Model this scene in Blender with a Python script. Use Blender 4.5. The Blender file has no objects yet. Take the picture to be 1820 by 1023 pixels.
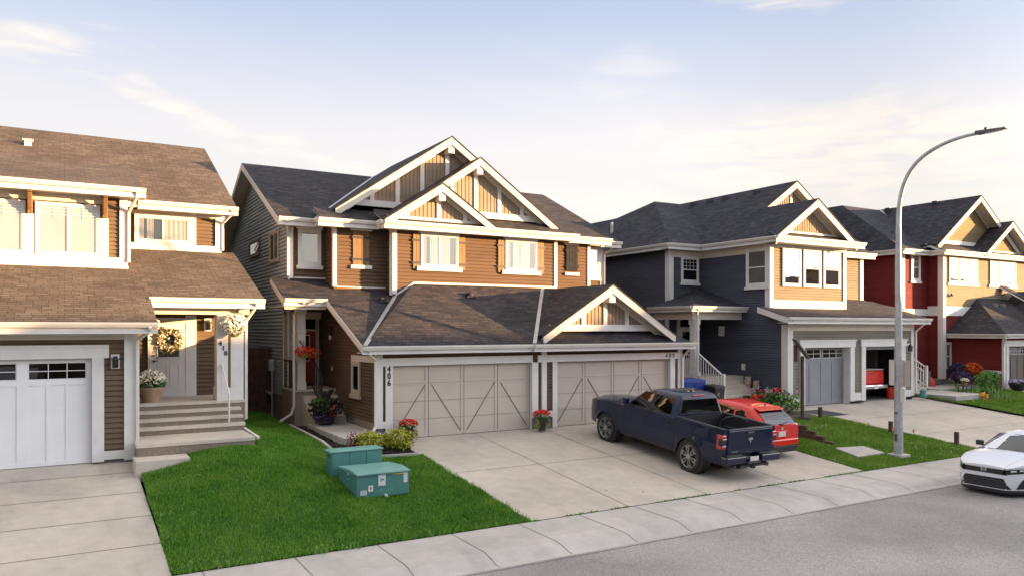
import bpy, bmesh, math, random
import numpy as np
from mathutils import Vector, Matrix
random.seed(7); rng = np.random.default_rng(7)
S = bpy.context.scene
COL = S.collection
R = math.radians

# ------------------------------------------------------------------ camera
cam = bpy.data.objects.new('camera', bpy.data.cameras.new('camera')); COL.objects.link(cam)
cam.location = (0, 0, 3.24); cam.rotation_euler = (R(90), 0, R(-30.43))
cam.data.sensor_width = 36; cam.data.lens = 26.78; cam.data.shift_y = 0.0393
cam.data.clip_start = .1; cam.data.clip_end = 3000
S.camera = cam
S.render.resolution_x, S.render.resolution_y = 1024, 575

# ------------------------------------------------------------------ sky, sun, exposure
SUNV = Vector((1.6, -1.0, .171)).normalized()          # towards the sun
W = bpy.data.worlds.new('World'); S.world = W; W.use_nodes = True
def build_world():
    nt = W.node_tree; n = nt.nodes; l = nt.links; n.clear()
    out = n.new('ShaderNodeOutputWorld')
    sky = n.new('ShaderNodeTexSky'); sky.sky_type = 'NISHITA'; sky.sun_disc = False
    sky.sun_elevation = math.asin(SUNV.z); sky.sun_rotation = math.atan2(SUNV.x, SUNV.y)
    sky.altitude = 1000; sky.air_density = 1.0; sky.dust_density = .8; sky.ozone_density = 2.5
    bg = n.new('ShaderNodeBackground'); bg.inputs[1].default_value = .09
    l.new(sky.outputs[0], bg.inputs[0])
    tc = n.new('ShaderNodeTexCoord')
    sep = n.new('ShaderNodeSeparateXYZ'); l.new(tc.outputs['Generated'], sep.inputs[0])
    def math_(op, a, b=None, clamp=False):
        m = n.new('ShaderNodeMath'); m.operation = op; m.use_clamp = clamp
        for i, v in enumerate((a, b)):
            if v is None: continue
            if isinstance(v, (int, float)): m.inputs[i].default_value = v
            else: l.new(v, m.inputs[i])
        return m.outputs[0]
    zc = math_('MAXIMUM', sep.outputs[2], 0.0)
    zp = math_('ADD', zc, .13)
    # project the view direction on a high layer of cirrus
    u = math_('DIVIDE', sep.outputs[0], zp); v = math_('DIVIDE', sep.outputs[1], zp)
    cb = n.new('ShaderNodeCombineXYZ'); l.new(u, cb.inputs[0]); l.new(v, cb.inputs[1])
    mp = n.new('ShaderNodeMapping'); l.new(cb.outputs[0], mp.inputs[0])
    mp.inputs['Rotation'].default_value = (0, 0, R(28)); mp.inputs['Scale'].default_value = (.42, 1.25, 1); mp.inputs['Location'].default_value = (3.1, 1.7, 0)
    ns = n.new('ShaderNodeTexNoise'); ns.inputs['Scale'].default_value = 1.15; ns.inputs['Detail'].default_value = 9
    ns.inputs['Roughness'].default_value = .56; ns.inputs['Distortion'].default_value = .9
    l.new(mp.outputs[0], ns.inputs['Vector'])
    rp = n.new('ShaderNodeValToRGB'); rp.color_ramp.elements[0].position = .50; rp.color_ramp.elements[1].position = .74
    l.new(ns.outputs[0], rp.inputs[0])
    # cloud banks at fixed bearings (azimuth from +Y, elevation), broken up by the noise
    az = math_('ARCTAN2', sep.outputs[0], sep.outputs[1]); el = math_('ARCSINE', zc)
    def bank(a0, e0, ra, re, tilt, amp):
        da = math_('SUBTRACT', az, R(a0)); de = math_('SUBTRACT', el, R(e0)); de = math_('SUBTRACT', de, math_('MULTIPLY', da, tilt))
        de = math_('ADD', de, math_('MULTIPLY', math_('SUBTRACT', wn.outputs[0], .5), .10))
        qq = math_('ADD', math_('POWER', math_('ABSOLUTE', math_('DIVIDE', da, R(ra))), 2.0), math_('POWER', math_('ABSOLUTE', math_('DIVIDE', de, R(re))), 2.0))
        return math_('MULTIPLY', math_('SUBTRACT', 1.0, qq, True), amp)
    wn = n.new('ShaderNodeTexNoise'); wn.inputs['Scale'].default_value = 7; wn.inputs['Detail'].default_value = 5; l.new(tc.outputs['Generated'], wn.inputs['Vector'])
    st = n.new('ShaderNodeMapping'); st.inputs['Scale'].default_value = (11, 11, 70); l.new(tc.outputs['Generated'], st.inputs[0])
    sn = n.new('ShaderNodeTexNoise'); sn.inputs['Scale'].default_value = 1; sn.inputs['Detail'].default_value = 7; sn.inputs['Distortion'].default_value = .7; l.new(st.outputs[0], sn.inputs['Vector'])
    tot = None
    for bk in ((55, 11.8, 18, 3.8, -.10, 1.2), (-1, 17.5, 8, 1.1, .05, .8), (4, 15.4, 17, 1.2, -.26, .9), (24, 10.5, 14, 1.0, -.20, .8), (49, 22.3, 6.5, 1.2, -.12, .8), (39, 18.3, 5, 2.0, .25, .35), (30, 9.0, 34, 1.4, -.02, .5), (52, 6.5, 24, 2.4, .0, .6)):
        v_ = bank(*bk); tot = v_ if tot is None else math_('MAXIMUM', tot, v_)
    sr = n.new('ShaderNodeMapRange'); sr.inputs[1].default_value = .36; sr.inputs[2].default_value = .64; sr.inputs[3].default_value = .08; sr.inputs[4].default_value = 1.0; l.new(sn.outputs[0], sr.inputs[0])
    banks = math_('MULTIPLY', tot, sr.outputs[0])
    cirrus = math_('MAXIMUM', math_('MULTIPLY', rp.outputs[0], .25), banks, True)
    # thin veil getting denser to the horizon
    veil = n.new('ShaderNodeValToRGB'); l.new(zc, veil.inputs[0])
    e = veil.color_ramp.elements; e[0].position = 0; e[0].color = (.96,)*3+(1,); e[1].position = .8; e[1].color = (.85,)*3+(1,)
    k = e.new(.25); k.color = (.93,)*3+(1,); k = e.new(.42); k.color = (.66,)*3+(1,)
    inv = math_('SUBTRACT', 1.0, cirrus); inv2 = math_('SUBTRACT', 1.0, veil.outputs[0])
    mask = math_('SUBTRACT', 1.0, math_('MULTIPLY', inv, inv2), True)
    # the veil is warm low down, cool higher up; unseen zenith warmed for ambient light
    cr = n.new('ShaderNodeValToRGB'); l.new(zc, cr.inputs[0])
    e = cr.color_ramp.elements; e[0].position = 0; e[0].color = (.94, .81, .66, 1); e[1].position = .75; e[1].color = (.70, .65, .60, 1)
    k = e.new(.12); k.color = (1.0, .92, .84, 1); k = e.new(.24); k.color = (.97, .92, .91, 1); k = e.new(.42); k.color = (.60, .63, .78, 1)
    # brighter and warmer towards the sun
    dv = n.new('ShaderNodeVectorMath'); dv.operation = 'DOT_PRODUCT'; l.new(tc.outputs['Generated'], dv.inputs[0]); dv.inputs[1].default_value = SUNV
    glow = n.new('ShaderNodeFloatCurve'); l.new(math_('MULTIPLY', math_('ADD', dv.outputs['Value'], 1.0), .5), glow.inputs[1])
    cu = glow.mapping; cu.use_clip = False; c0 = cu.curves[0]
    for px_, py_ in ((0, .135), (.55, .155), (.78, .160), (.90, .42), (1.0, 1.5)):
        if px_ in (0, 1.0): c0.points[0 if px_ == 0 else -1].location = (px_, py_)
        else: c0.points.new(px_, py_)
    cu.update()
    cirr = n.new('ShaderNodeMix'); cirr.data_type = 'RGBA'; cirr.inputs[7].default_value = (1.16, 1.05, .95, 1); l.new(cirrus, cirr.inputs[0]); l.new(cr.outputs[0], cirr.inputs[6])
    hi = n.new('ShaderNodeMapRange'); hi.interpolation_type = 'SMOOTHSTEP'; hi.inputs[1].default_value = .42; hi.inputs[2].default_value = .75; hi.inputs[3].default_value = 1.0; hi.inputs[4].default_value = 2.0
    l.new(zc, hi.inputs[0])                         # unseen sky overhead boosted to lift the light in the shade
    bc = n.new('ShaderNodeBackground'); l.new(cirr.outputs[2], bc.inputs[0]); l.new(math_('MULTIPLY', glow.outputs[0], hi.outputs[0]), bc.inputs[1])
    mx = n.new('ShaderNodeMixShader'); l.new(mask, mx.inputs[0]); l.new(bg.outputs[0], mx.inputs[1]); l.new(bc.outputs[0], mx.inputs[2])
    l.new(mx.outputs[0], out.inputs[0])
build_world()
sun = bpy.data.objects.new('sun', bpy.data.lights.new('sun', 'SUN')); COL.objects.link(sun)
sun.data.energy = 3.3; sun.data.angle = R(.5); sun.data.color = (1.0, .59, .27)
sun.rotation_euler = (-SUNV).to_track_quat('-Z', 'Y').to_euler()
S.view_settings.view_transform = 'Standard'; S.view_settings.look = 'None'
S.view_settings.exposure = 2.74; S.view_settings.gamma = 1.0; S.view_settings.use_curve_mapping = False
S.render.engine = 'CYCLES'

# ------------------------------------------------------------------ materials
def mat(name, color, rough=.6, **kw):
    m = bpy.data.materials.new(name); m.use_nodes = True
    b = m.node_tree.nodes['Principled BSDF']
    b.inputs['Base Color'].default_value = (*color, 1); b.inputs['Roughness'].default_value = rough
    for k, v in kw.items():
        if k == 'metal': b.inputs['Metallic'].default_value = v
        elif k == 'coat': b.inputs['Coat Weight'].default_value = v; b.inputs['Coat Roughness'].default_value = .04
        elif k == 'spec': b.inputs['Specular IOR Level'].default_value = v
    return m
def nodes(m): return m.node_tree.nodes, m.node_tree.links, m.node_tree.nodes['Principled BSDF']
def noisy(name, c1, c2, scale=3, rough=.7, detail=6, bump=0, bscale=60, c3=None, coord='Object', stretch=(1, 1, 1), **kw):
    """two (three) tone procedural surface"""
    m = mat(name, c1, rough, **kw); n, l, b = nodes(m)
    tc = n.new('ShaderNodeTexCoord'); mp = n.new('ShaderNodeMapping'); mp.inputs['Scale'].default_value = stretch
    l.new(tc.outputs[coord], mp.inputs[0])
    ns = n.new('ShaderNodeTexNoise'); ns.inputs['Scale'].default_value = scale; ns.inputs['Detail'].default_value = detail
    ns.inputs['Roughness'].default_value = .62
    l.new(mp.outputs[0], ns.inputs['Vector'])
    rp = n.new('ShaderNodeValToRGB'); e = rp.color_ramp.elements
    e[0].position = .33; e[0].color = (*c1, 1); e[1].position = .68; e[1].color = (*c2, 1)
    if c3: k = e.new(.5); k.color = (*c3, 1)
    l.new(ns.outputs[0], rp.inputs[0]); l.new(rp.outputs[0], b.inputs['Base Color'])
    if bump:
        n2 = n.new('ShaderNodeTexNoise'); n2.inputs['Scale'].default_value = bscale; n2.inputs['Detail'].default_value = 4
        l.new(mp.outputs[0], n2.inputs['Vector'])
        bp = n.new('ShaderNodeBump'); bp.inputs['Strength'].default_value = bump; bp.inputs['Distance'].default_value = .02
        l.new(n2.outputs[0], bp.inputs['Height']); l.new(bp.outputs[0], b.inputs['Normal'])
    return m
def shade(c, f): return tuple(min(1, x*f) for x in c)
def siding_mat(name, c): return noisy(name, shade(c, .86), shade(c, 1.12), 1.3, .8, 5, stretch=(.35, .35, 2.2), spec=.15)
def island(name, cols, rough=.7, trans=0):
    """leaf material: every leaf its own tone"""
    m = mat(name, cols[0], rough); n, l, b = nodes(m)
    g = n.new('ShaderNodeNewGeometry'); rp = n.new('ShaderNodeValToRGB'); e = rp.color_ramp.elements
    e[0].color = (*cols[0], 1); e[1].color = (*cols[-1], 1)
    for i, c in enumerate(cols[1:-1]): k = e.new((i+1)/(len(cols)-1)); k.color = (*c, 1)
    tc = n.new('ShaderNodeTexCoord'); ns = n.new('ShaderNodeTexNoise'); ns.inputs['Scale'].default_value = 1.1; ns.inputs['Detail'].default_value = 5; l.new(tc.outputs['Object'], ns.inputs['Vector'])
    ad = n.new('ShaderNodeMath'); ad.operation = 'MULTIPLY_ADD'; ad.inputs[1].default_value = 1.1; ad.inputs[2].default_value = -.55; l.new(ns.outputs[0], ad.inputs[0])
    a2 = n.new('ShaderNodeMath'); a2.operation = 'ADD'; a2.use_clamp = True; l.new(g.outputs['Random Per Island'], a2.inputs[0]); l.new(ad.outputs[0], a2.inputs[1])
    l.new(a2.outputs[0], rp.inputs[0])
    l.new(rp.outputs[0], b.inputs['Base Color']); b.inputs['Specular IOR Level'].default_value = .25
    return m
def shingle_mat(name, cols, sx=.32, sy=.145):
    m = mat(name, cols[0], .9); n, l, b = nodes(m); b.inputs['Specular IOR Level'].default_value = .25
    tc = n.new('ShaderNodeTexCoord')
    br = n.new('ShaderNodeTexBrick'); br.offset = .43; br.offset_frequency = 2; br.squash = .8; br.squash_frequency = 3
    l.new(tc.outputs['UV'], br.inputs['Vector'])
    br.inputs['Scale'].default_value = 1; br.inputs['Brick Width'].default_value = sx; br.inputs['Row Height'].default_value = sy
    br.inputs['Mortar Size'].default_value = .009; br.inputs['Mortar Smooth'].default_value = .25; br.inputs['Bias'].default_value = 0
    br.inputs['Color1'].default_value = (0, 0, 0, 1); br.inputs['Color2'].default_value = (1, 1, 1, 1); br.inputs['Mortar'].default_value = (.25, .25, .25, 1)
    ns = n.new('ShaderNodeTexNoise'); ns.inputs['Scale'].default_value = 5.5; ns.inputs['Detail'].default_value = 8; l.new(tc.outputs['UV'], ns.inputs['Vector'])
    mx = n.new('ShaderNodeMix'); mx.data_type = 'FLOAT'; mx.inputs[0].default_value = .5
    l.new(br.outputs['Color'], mx.inputs[2]); l.new(ns.outputs[0], mx.inputs[3])
    rp = n.new('ShaderNodeValToRGB'); e = rp.color_ramp.elements
    e[0].position = .2; e[0].color = (*cols[0], 1); e[1].position = .8; e[1].color = (*cols[2], 1); k = e.new(.5); k.color = (*cols[1], 1)
    l.new(mx.outputs[0], rp.inputs[0])
    mm = n.new('ShaderNodeMix'); mm.data_type = 'RGBA'; mm.inputs[7].default_value = (*shade(cols[0], .45), 1)
    l.new(br.outputs['Fac'], mm.inputs[0]); l.new(rp.outputs[0], mm.inputs[6])
    # broad weathering
    n3 = n.new('ShaderNodeTexNoise'); n3.inputs['Scale'].default_value = .55; n3.inputs['Detail'].default_value = 5; l.new(tc.outputs['UV'], n3.inputs['Vector'])
    mr = n.new('ShaderNodeMapRange'); mr.inputs[1].default_value = .3; mr.inputs[2].default_value = .7; mr.inputs[3].default_value = .8; mr.inputs[4].default_value = 1.22; l.new(n3.outputs[0], mr.inputs[0])
    vm = n.new('ShaderNodeVectorMath'); vm.operation = 'SCALE'; l.new(mm.outputs[2], vm.inputs[0]); l.new(mr.outputs[0], vm.inputs['Scale'])
    l.new(vm.outputs[0], b.inputs['Base Color'])
    # each course steps down towards its lower edge
    sp = n.new('ShaderNodeSeparateXYZ'); l.new(tc.outputs['UV'], sp.inputs[0])
    dv = n.new('ShaderNodeMath'); dv.operation = 'DIVIDE'; l.new(sp.outputs[1], dv.inputs[0]); dv.inputs[1].default_value = sy
    fr = n.new('ShaderNodeMath'); fr.operation = 'FRACT'; l.new(dv.outputs[0], fr.inputs[0])
    iv = n.new('ShaderNodeMath'); iv.operation = 'SUBTRACT'; iv.inputs[0].default_value = 1; l.new(fr.outputs[0], iv.inputs[1])
    ad = n.new('ShaderNodeMath'); ad.operation = 'MULTIPLY_ADD'; l.new(br.outputs['Color'], ad.inputs[0]); ad.inputs[1].default_value = .5; l.new(iv.outputs[0], ad.inputs[2])
    bp = n.new('ShaderNodeBump'); bp.inputs['Strength'].default_value = .55; bp.inputs['Distance'].default_value = .012
    l.new(ad.outputs[0], bp.inputs['Height']); l.new(bp.outputs[0], b.inputs['Normal'])
    return m
def concrete_mat(name, c, spots=1.0):
    m = mat(name, c, .85); n, l, b = nodes(m); b.inputs['Specular IOR Level'].default_value = .3
    tc = n.new('ShaderNodeTexCoord')
    def nz(sc, d=6, st=(1, 1, 1)):
        mp = n.new('ShaderNodeMapping'); mp.inputs['Scale'].default_value = st; l.new(tc.outputs['Object'], mp.inputs[0])
        t = n.new('ShaderNodeTexNoise'); t.inputs['Scale'].default_value = sc; t.inputs['Detail'].default_value = d; t.inputs['Roughness'].default_value = .6
        l.new(mp.outputs[0], t.inputs['Vector']); return t.outputs[0]
    def rng_(o, a, b_, lo, hi):
        r = n.new('ShaderNodeMapRange'); r.inputs[1].default_value = a; r.inputs[2].default_value = b_; r.inputs[3].default_value = lo; r.inputs[4].default_value = hi
        l.new(o, r.inputs[0]); return r.outputs[0]
    a1 = rng_(nz(.45), .3, .7, .80, 1.12); a2 = rng_(nz(3.2, 8), .3, .75, .88, 1.08); a3 = rng_(nz(90, 3), .3, .7, .86, 1.12)
    a4 = rng_(nz(1.6, 4, (1.1, .10, 1)), .54, .74, 1, .86)       # tyre tracks and run-off down the slope
    cur = a1
    for a in (a2, a3, a4):
        mm = n.new('ShaderNodeMath'); mm.operation = 'MULTIPLY'; l.new(cur, mm.inputs[0]); l.new(a, mm.inputs[1]); cur = mm.outputs[0]
    vm = n.new('ShaderNodeVectorMath'); vm.operation = 'SCALE'; vm.inputs[0].default_value = c; l.new(cur, vm.inputs['Scale'])
    # faint warm staining
    mx = n.new('ShaderNodeMix'); mx.data_type = 'RGBA'; mx.inputs[7].default_value = (c[0]*.95, c[1]*.86, c[2]*.76, 1)
    l.new(rng_(nz(.9, 5), .45, .8, 0, .5*spots), mx.inputs[0]); l.new(vm.outputs[0], mx.inputs[6]); l.new(mx.outputs[2], b.inputs['Base Color'])
    bp = n.new('ShaderNodeBump'); bp.inputs['Strength'].default_value = .12; bp.inputs['Distance'].default_value = .01
    l.new(nz(120, 3), bp.inputs['Height']); l.new(bp.outputs[0], b.inputs['Normal'])
    return m
def asphalt_mat():
    m = mat('asphalt', (.1, .1, .1), .9); n, l, b = nodes(m); b.inputs['Specular IOR Level'].default_value = .3
    tc = n.new('ShaderNodeTexCoord')
    v = n.new('ShaderNodeTexVoronoi'); v.inputs['Scale'].default_value = 55; l.new(tc.outputs['Object'], v.inputs['Vector'])
    rp = n.new('ShaderNodeValToRGB'); e = rp.color_ramp.elements; e[0].color = (.19, .178, .172, 1); e[1].color = (.43, .40, .385, 1)
    l.new(v.outputs['Color'], rp.inputs[0])
    ns = n.new('ShaderNodeTexNoise'); ns.inputs['Scale'].default_value = .35; ns.inputs['Detail'].default_value = 7; l.new(tc.outputs['Object'], ns.inputs['Vector'])
    mr = n.new('ShaderNodeMapRange'); mr.inputs[1].default_value = .3; mr.inputs[2].default_value = .7; mr.inputs[3].default_value = .72; mr.inputs[4].default_value = 1.2; l.new(ns.outputs[0], mr.inputs[0])
    vm = n.new('ShaderNodeVectorMath'); vm.operation = 'SCALE'; l.new(rp.outputs[0], vm.inputs[0]); l.new(mr.outputs[0], vm.inputs['Scale'])
    l.new(vm.outputs[0], b.inputs['Base Color'])
    bp = n.new('ShaderNodeBump'); bp.inputs['Strength'].default_value = .4; bp.inputs['Distance'].default_value = .01
    l.new(v.outputs['Distance'], bp.inputs['Height']); l.new(bp.outputs[0], b.inputs['Normal'])
    return m
def glass_mat(name, tint=(.55, .6, .62), lo=.22, hi=.85):
    m = bpy.data.materials.new(name); m.use_nodes = True; nt = m.node_tree; n = nt.nodes; l = nt.links; n.clear()
    out = n.new('ShaderNodeOutputMaterial'); tr = n.new('ShaderNodeBsdfTransparent'); tr.inputs[0].default_value = (*tint, 1)
    gl = n.new('ShaderNodeBsdfGlossy'); gl.inputs['Roughness'].default_value = .015
    lw = n.new('ShaderNodeLayerWeight'); lw.inputs[0].default_value = .5
    pw = n.new('ShaderNodeMath'); pw.operation = 'POWER'; pw.inputs[1].default_value = 3.5; l.new(lw.outputs['Facing'], pw.inputs[0])
    mr = n.new('ShaderNodeMapRange'); mr.inputs[1].default_value = 0; mr.inputs[2].default_value = 1; mr.inputs[3].default_value = lo; mr.inputs[4].default_value = hi
    l.new(pw.outputs[0], mr.inputs[0])
    ns = n.new('ShaderNodeTexNoise'); ns.inputs['Scale'].default_value = .8; bp = n.new('ShaderNodeBump'); bp.inputs['Strength'].default_value = .06; bp.inputs['Distance'].default_value = .05
    l.new(ns.outputs[0], bp.inputs['Height']); l.new(bp.outputs[0], gl.inputs['Normal'])
    mx = n.new('ShaderNodeMixShader'); l.new(mr.outputs[0], mx.inputs[0]); l.new(tr.outputs[0], mx.inputs[1]); l.new(gl.outputs[0], mx.inputs[2])
    l.new(mx.outputs[0], out.inputs[0]); return m
M = {}
M['white'] = noisy('white_trim', (.62, .61, .59), (.70, .69, .67), 2, .75, 4, spec=.2)
M['cream'] = noisy('cream_trim', (.56, .515, .44), (.63, .585, .51), 2, .75, 4, spec=.2)
M['tantrim'] = noisy('tan_trim', (.42, .36, .30), (.50, .43, .36), 2, .6, 4)
M['soffit'] = noisy('soffit', (.50, .47, .41), (.58, .55, .49), 2, .7, 4)
M['gutter'] = noisy('gutter_white', (.60, .575, .53), (.67, .645, .60), 1.5, .6, 4, spec=.25)
M['sid_left'] = siding_mat('siding_taupe', (.14, .100, .066))
M['sid_c'] = siding_mat('siding_brown', (.122, .078, .051))
M['sid_cs'] = siding_mat('siding_brown_skylit', (.38, .43, .45))  # brown siding on the side wall, its grey sky sheen put into the colour
M['batten'] = siding_mat('batten_tan', (.27, .215, .16))
M['sid_navy'] = siding_mat('siding_navy', (.078, .086, .112))
M['sid_greige'] = siding_mat('siding_greige', (.215, .195, .16))
M['sid_beige'] = siding_mat('siding_beige', (.21, .18, .13))
M['sid_red'] = siding_mat('siding_red', (.165, .026, .024))
M['sid_cream'] = siding_mat('siding_cream', (.23, .20, .145))
M['shake'] = siding_mat('shake_tan', (.21, .165, .095))
M['sh_left'] = shingle_mat('shingle_brown', ((.078, .059, .045), (.108, .083, .065), (.142, .111, .088)))
M['sh_c'] = shingle_mat('shingle_dark', ((.020, .021, .027), (.036, .034, .040), (.064, .054, .053)))
M['sh_n'] = shingle_mat('shingle_charcoal', ((.018, .020, .028), (.031, .032, .043), (.052, .052, .062)))
M['gdoor_c'] = noisy('door_greige', (.47, .42, .355), (.52, .46, .39), 1.2, .5, 5)
M['gdoor_w'] = noisy('door_white', (.74, .75, .76), (.80, .81, .82), 1.2, .45, 5)
M['gdoor_g'] = noisy('door_grey', (.20, .215, .235), (.24, .255, .275), 1.2, .5, 5)
M['gdoor_d'] = noisy('door_umber', (.075, .06, .05), (.10, .08, .065), 2, .6, 5)
M['wood'] = noisy('stained_wood', (.12, .062, .022), (.26, .145, .052), 6, .6, 8, stretch=(6, 6, .6))
M['wood_dk'] = noisy('dark_timber', (.045, .026, .018), (.10, .055, .038), 5, .8, 8, .4, 30)
M['wood_grey'] = noisy('weathered_board', (.13, .12, .12), (.24, .22, .22), 5, .8, 8)
M['stump'] = noisy('birch_log', (.22, .17, .12), (.42, .35, .26), 9, .85, 8, .5, 40)
M['iron'] = noisy('black_iron', (.012, .012, .013), (.03, .03, .032), 8, .5)
M['iron2'] = noisy('charcoal_paint', (.035, .035, .04), (.06, .06, .066), 8, .5)
M['conc'] = concrete_mat('concrete_drive', (.51, .465, .40))
M['conc2'] = concrete_mat('concrete_walk', (.48, .455, .425), .4)
M['found'] = concrete_mat('foundation_tan', (.30, .255, .21), .6)
M['foundg'] = concrete_mat('foundation_grey', (.24, .24, .245), .2)
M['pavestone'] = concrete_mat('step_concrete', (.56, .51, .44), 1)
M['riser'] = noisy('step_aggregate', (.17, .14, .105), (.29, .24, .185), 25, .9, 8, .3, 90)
M['asph'] = asphalt_mat()
M['joint'] = noisy('joint_dark', (.09, .08, .072), (.16, .145, .13), 10, .9)
M['soil'] = noisy('soil', (.05, .038, .028), (.10, .08, .055), 6, .95, 8, .6, 25)
M['mulch'] = noisy('mulch', (.006, .005, .005), (.03, .025, .024), 30, .9, 8, 1, 60)
M['lawnbase'] = noisy('turf_base', (.012, .045, .006), (.03, .09, .012), 4, .95, 6)
M['ground'] = noisy('field', (.06, .07, .03), (.10, .10, .05), .2, .95, 6)
M['blade'] = island('grass_blade', [(.024, .095, .007), (.058, .195, .011), (.10, .28, .017), (.16, .35, .03), (.26, .36, .07)])
M['blade2'] = island('grass_blade_dry', [(.06, .16, .013), (.12, .26, .018), (.21, .35, .035), (.33, .40, .09)])
M['leaf'] = island('leaf_green', [(.02, .06, .012), (.045, .12, .02), (.09, .19, .035)])
M['leaf_y'] = island('leaf_golden', [(.14, .17, .012), (.30, .33, .02), (.46, .44, .04)])
M['leaf_lt'] = island('leaf_light', [(.05, .14, .02), (.12, .26, .04), (.22, .36, .09)])
M['leaf_sage'] = island('leaf_sage', [(.13, .14, .06), (.24, .23, .12), (.40, .35, .22)])
M['leaf_dk'] = island('leaf_dark', [(.012, .016, .014), (.03, .035, .03), (.05, .04, .055)])
M['leaf_red'] = island('leaf_barberry', [(.10, .02, .02), (.22, .06, .05), (.32, .14, .10)])
M['leaf_pur'] = island('leaf_purple', [(.018, .012, .03), (.04, .025, .07), (.07, .05, .11)])
M['fl_red'] = island('petal_red', [(.45, .01, .008), (.75, .025, .015), (.85, .10, .06)])
M['fl_orange'] = island('petal_orange', [(.35, .03, .008), (.50, .08, .012), (.60, .17, .03)])
M['fl_white'] = island('petal_white', [(.70, .62, .42), (.80, .74, .60), (.82, .80, .74)])
M['fl_yel'] = island('petal_yellow', [(.55, .28, .03), (.75, .42, .05), (.8, .55, .1)])
M['fl_pink'] = island('petal_pink', [(.45, .2, .28), (.6, .35, .42), (.65, .55, .6)])
M['fl_viol'] = island('petal_violet', [(.18, .10, .35), (.45, .4, .6), (.7, .68, .75)])
M['terra'] = noisy('clay_pot', (.30, .20, .13), (.40, .28, .19), 6, .7)
M['blackpot'] = noisy('black_pot', (.02, .02, .022), (.05, .05, .055), 6, .45)
M['olive'] = noisy('olive_pot', (.22, .24, .08), (.34, .36, .12), 6, .6)
M['transf'] = noisy('green_enamel', (.055, .185, .165), (.075, .225, .20), 1.6, .5, 6)
M['transf_t'] = noisy('green_enamel_faded', (.10, .27, .24), (.16, .34, .31), 2.2, .55, 7)
M['galv'] = noisy('galvanised', (.34, .36, .38), (.50, .52, .54), 5, .45, 6, metal=.35)
M['steel_dk'] = noisy('lamp_head', (.06, .065, .075), (.10, .105, .12), 5, .5)
M['glass'] = glass_mat('window_glass')
M['glass_dk'] = glass_mat('window_glass_dark', (.25, .27, .30), .12, .8)
M['glass_sky'] = glass_mat('window_glass_mirror', (.6, .6, .6), .55, .9)
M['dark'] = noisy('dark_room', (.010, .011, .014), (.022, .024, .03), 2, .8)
M['blind'] = noisy('blind', (.58, .58, .56), (.64, .64, .62), 1, .7)
M['glass_cl'] = glass_mat('window_glass_clear', (.80, .84, .88), .20, .85)
M['blindg'] = noisy('roller_blind', (.50, .52, .44), (.58, .60, .50), 1, .7)
M['curtain'] = noisy('curtain', (.42, .38, .31), (.52, .48, .40), 1.2, .9, 2)
M['frame_dk'] = noisy('frame_grey', (.11, .105, .10), (.15, .14, .135), 3, .55)
M['shut_dk'] = noisy('shutter_shaded', (.030, .030, .032), (.045, .045, .048), 4, .95, spec=.03)  # shade at the duplex's right end, put into the shutter colour
M['doorred'] = noisy('door_red', (.20, .018, .014), (.26, .025, .018), 2, .45)
M['rubber'] = noisy('tyre', (.014, .014, .015), (.03, .03, .031), 12, .8)
M['plastic'] = noisy('black_plastic', (.012, .012, .014), (.028, .028, .03), 10, .55)
M['chrome'] = mat('chrome', (.72, .72, .73), .12, metal=1)
M['alloy'] = mat('alloy', (.50, .51, .53), .3, metal=.9)
M['alloy_dk'] = noisy('alloy_black', (.012, .012, .014), (.02, .02, .022), 8, .3)
def paint(name, c, co=.9):
    m = noisy(name, shade(c, .93), shade(c, 1.07), 1.5, .5, 3, coat=co, spec=.12)
    return m
M['p_navy'] = paint('paint_navy', (.003, .009, .034), .75); M['p_red'] = paint('paint_red', (.62, .018, .012)); M['p_white'] = mat('paint_white', (.74, .76, .80), .3, coat=1.0)
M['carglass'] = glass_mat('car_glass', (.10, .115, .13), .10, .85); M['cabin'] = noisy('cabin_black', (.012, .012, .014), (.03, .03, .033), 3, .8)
M['lens_red'] = mat('lens_red', (.40, .012, .015), .15, coat=1); M['lens_clear'] = mat('lens_clear', (.55, .57, .6), .12, coat=1)
M['plate'] = noisy('plate', (.62, .58, .56), (.72, .69, .67), 20, .4)
M['blue'] = noisy('bin_blue', (.010, .03, .22), (.016, .045, .30), 3, .45); M['binblack'] = noisy('bin_black', (.014, .014, .016), (.03, .03, .033), 3, .5)
M['redp'] = noisy('red_plastic', (.45, .02, .015), (.55, .04, .02), 3, .5)
M['stk_w'] = noisy('label_white', (.62, .64, .64), (.72, .74, .74), 6, .5); M['stk_y'] = noisy('label_yellow', (.70, .52, .06), (.78, .60, .10), 6, .5)
M['stk_b'] = mat('label_blue', (.03, .28, .34), .5); M['stk_r'] = mat('label_redmark', (.35, .06, .05), .5); M['stk_k'] = mat('label_ink', (.03, .03, .03), .5)
M['flagy'] = mat('flag_yellow', (.8, .55, .05), .6); M['flago'] = mat('flag_orange', (.85, .12, .03), .6)
def stone_mat():
    m = mat('ledgestone', (.3, .25, .2), .9); n, l, b = nodes(m); tc = n.new('ShaderNodeTexCoord')
    br = n.new('ShaderNodeTexBrick'); l.new(tc.outputs['UV'], br.inputs['Vector']); br.inputs['Scale'].default_value = 1; br.inputs['Brick Width'].default_value = .30; br.inputs['Row Height'].default_value = .11
    br.inputs['Mortar Size'].default_value = .008; br.inputs['Color1'].default_value = (.14, .11, .09, 1); br.inputs['Color2'].default_value = (.38, .31, .24, 1); br.inputs['Mortar'].default_value = (.07, .06, .05, 1)
    l.new(br.outputs['Color'], b.inputs['Base Color']); bp = n.new('ShaderNodeBump'); bp.inputs['Distance'].default_value = .02; bp.invert = True; l.new(br.outputs['Fac'], bp.inputs['Height']); l.new(bp.outputs[0], b.inputs['Normal'])
    return m
M['stone'] = stone_mat()

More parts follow.
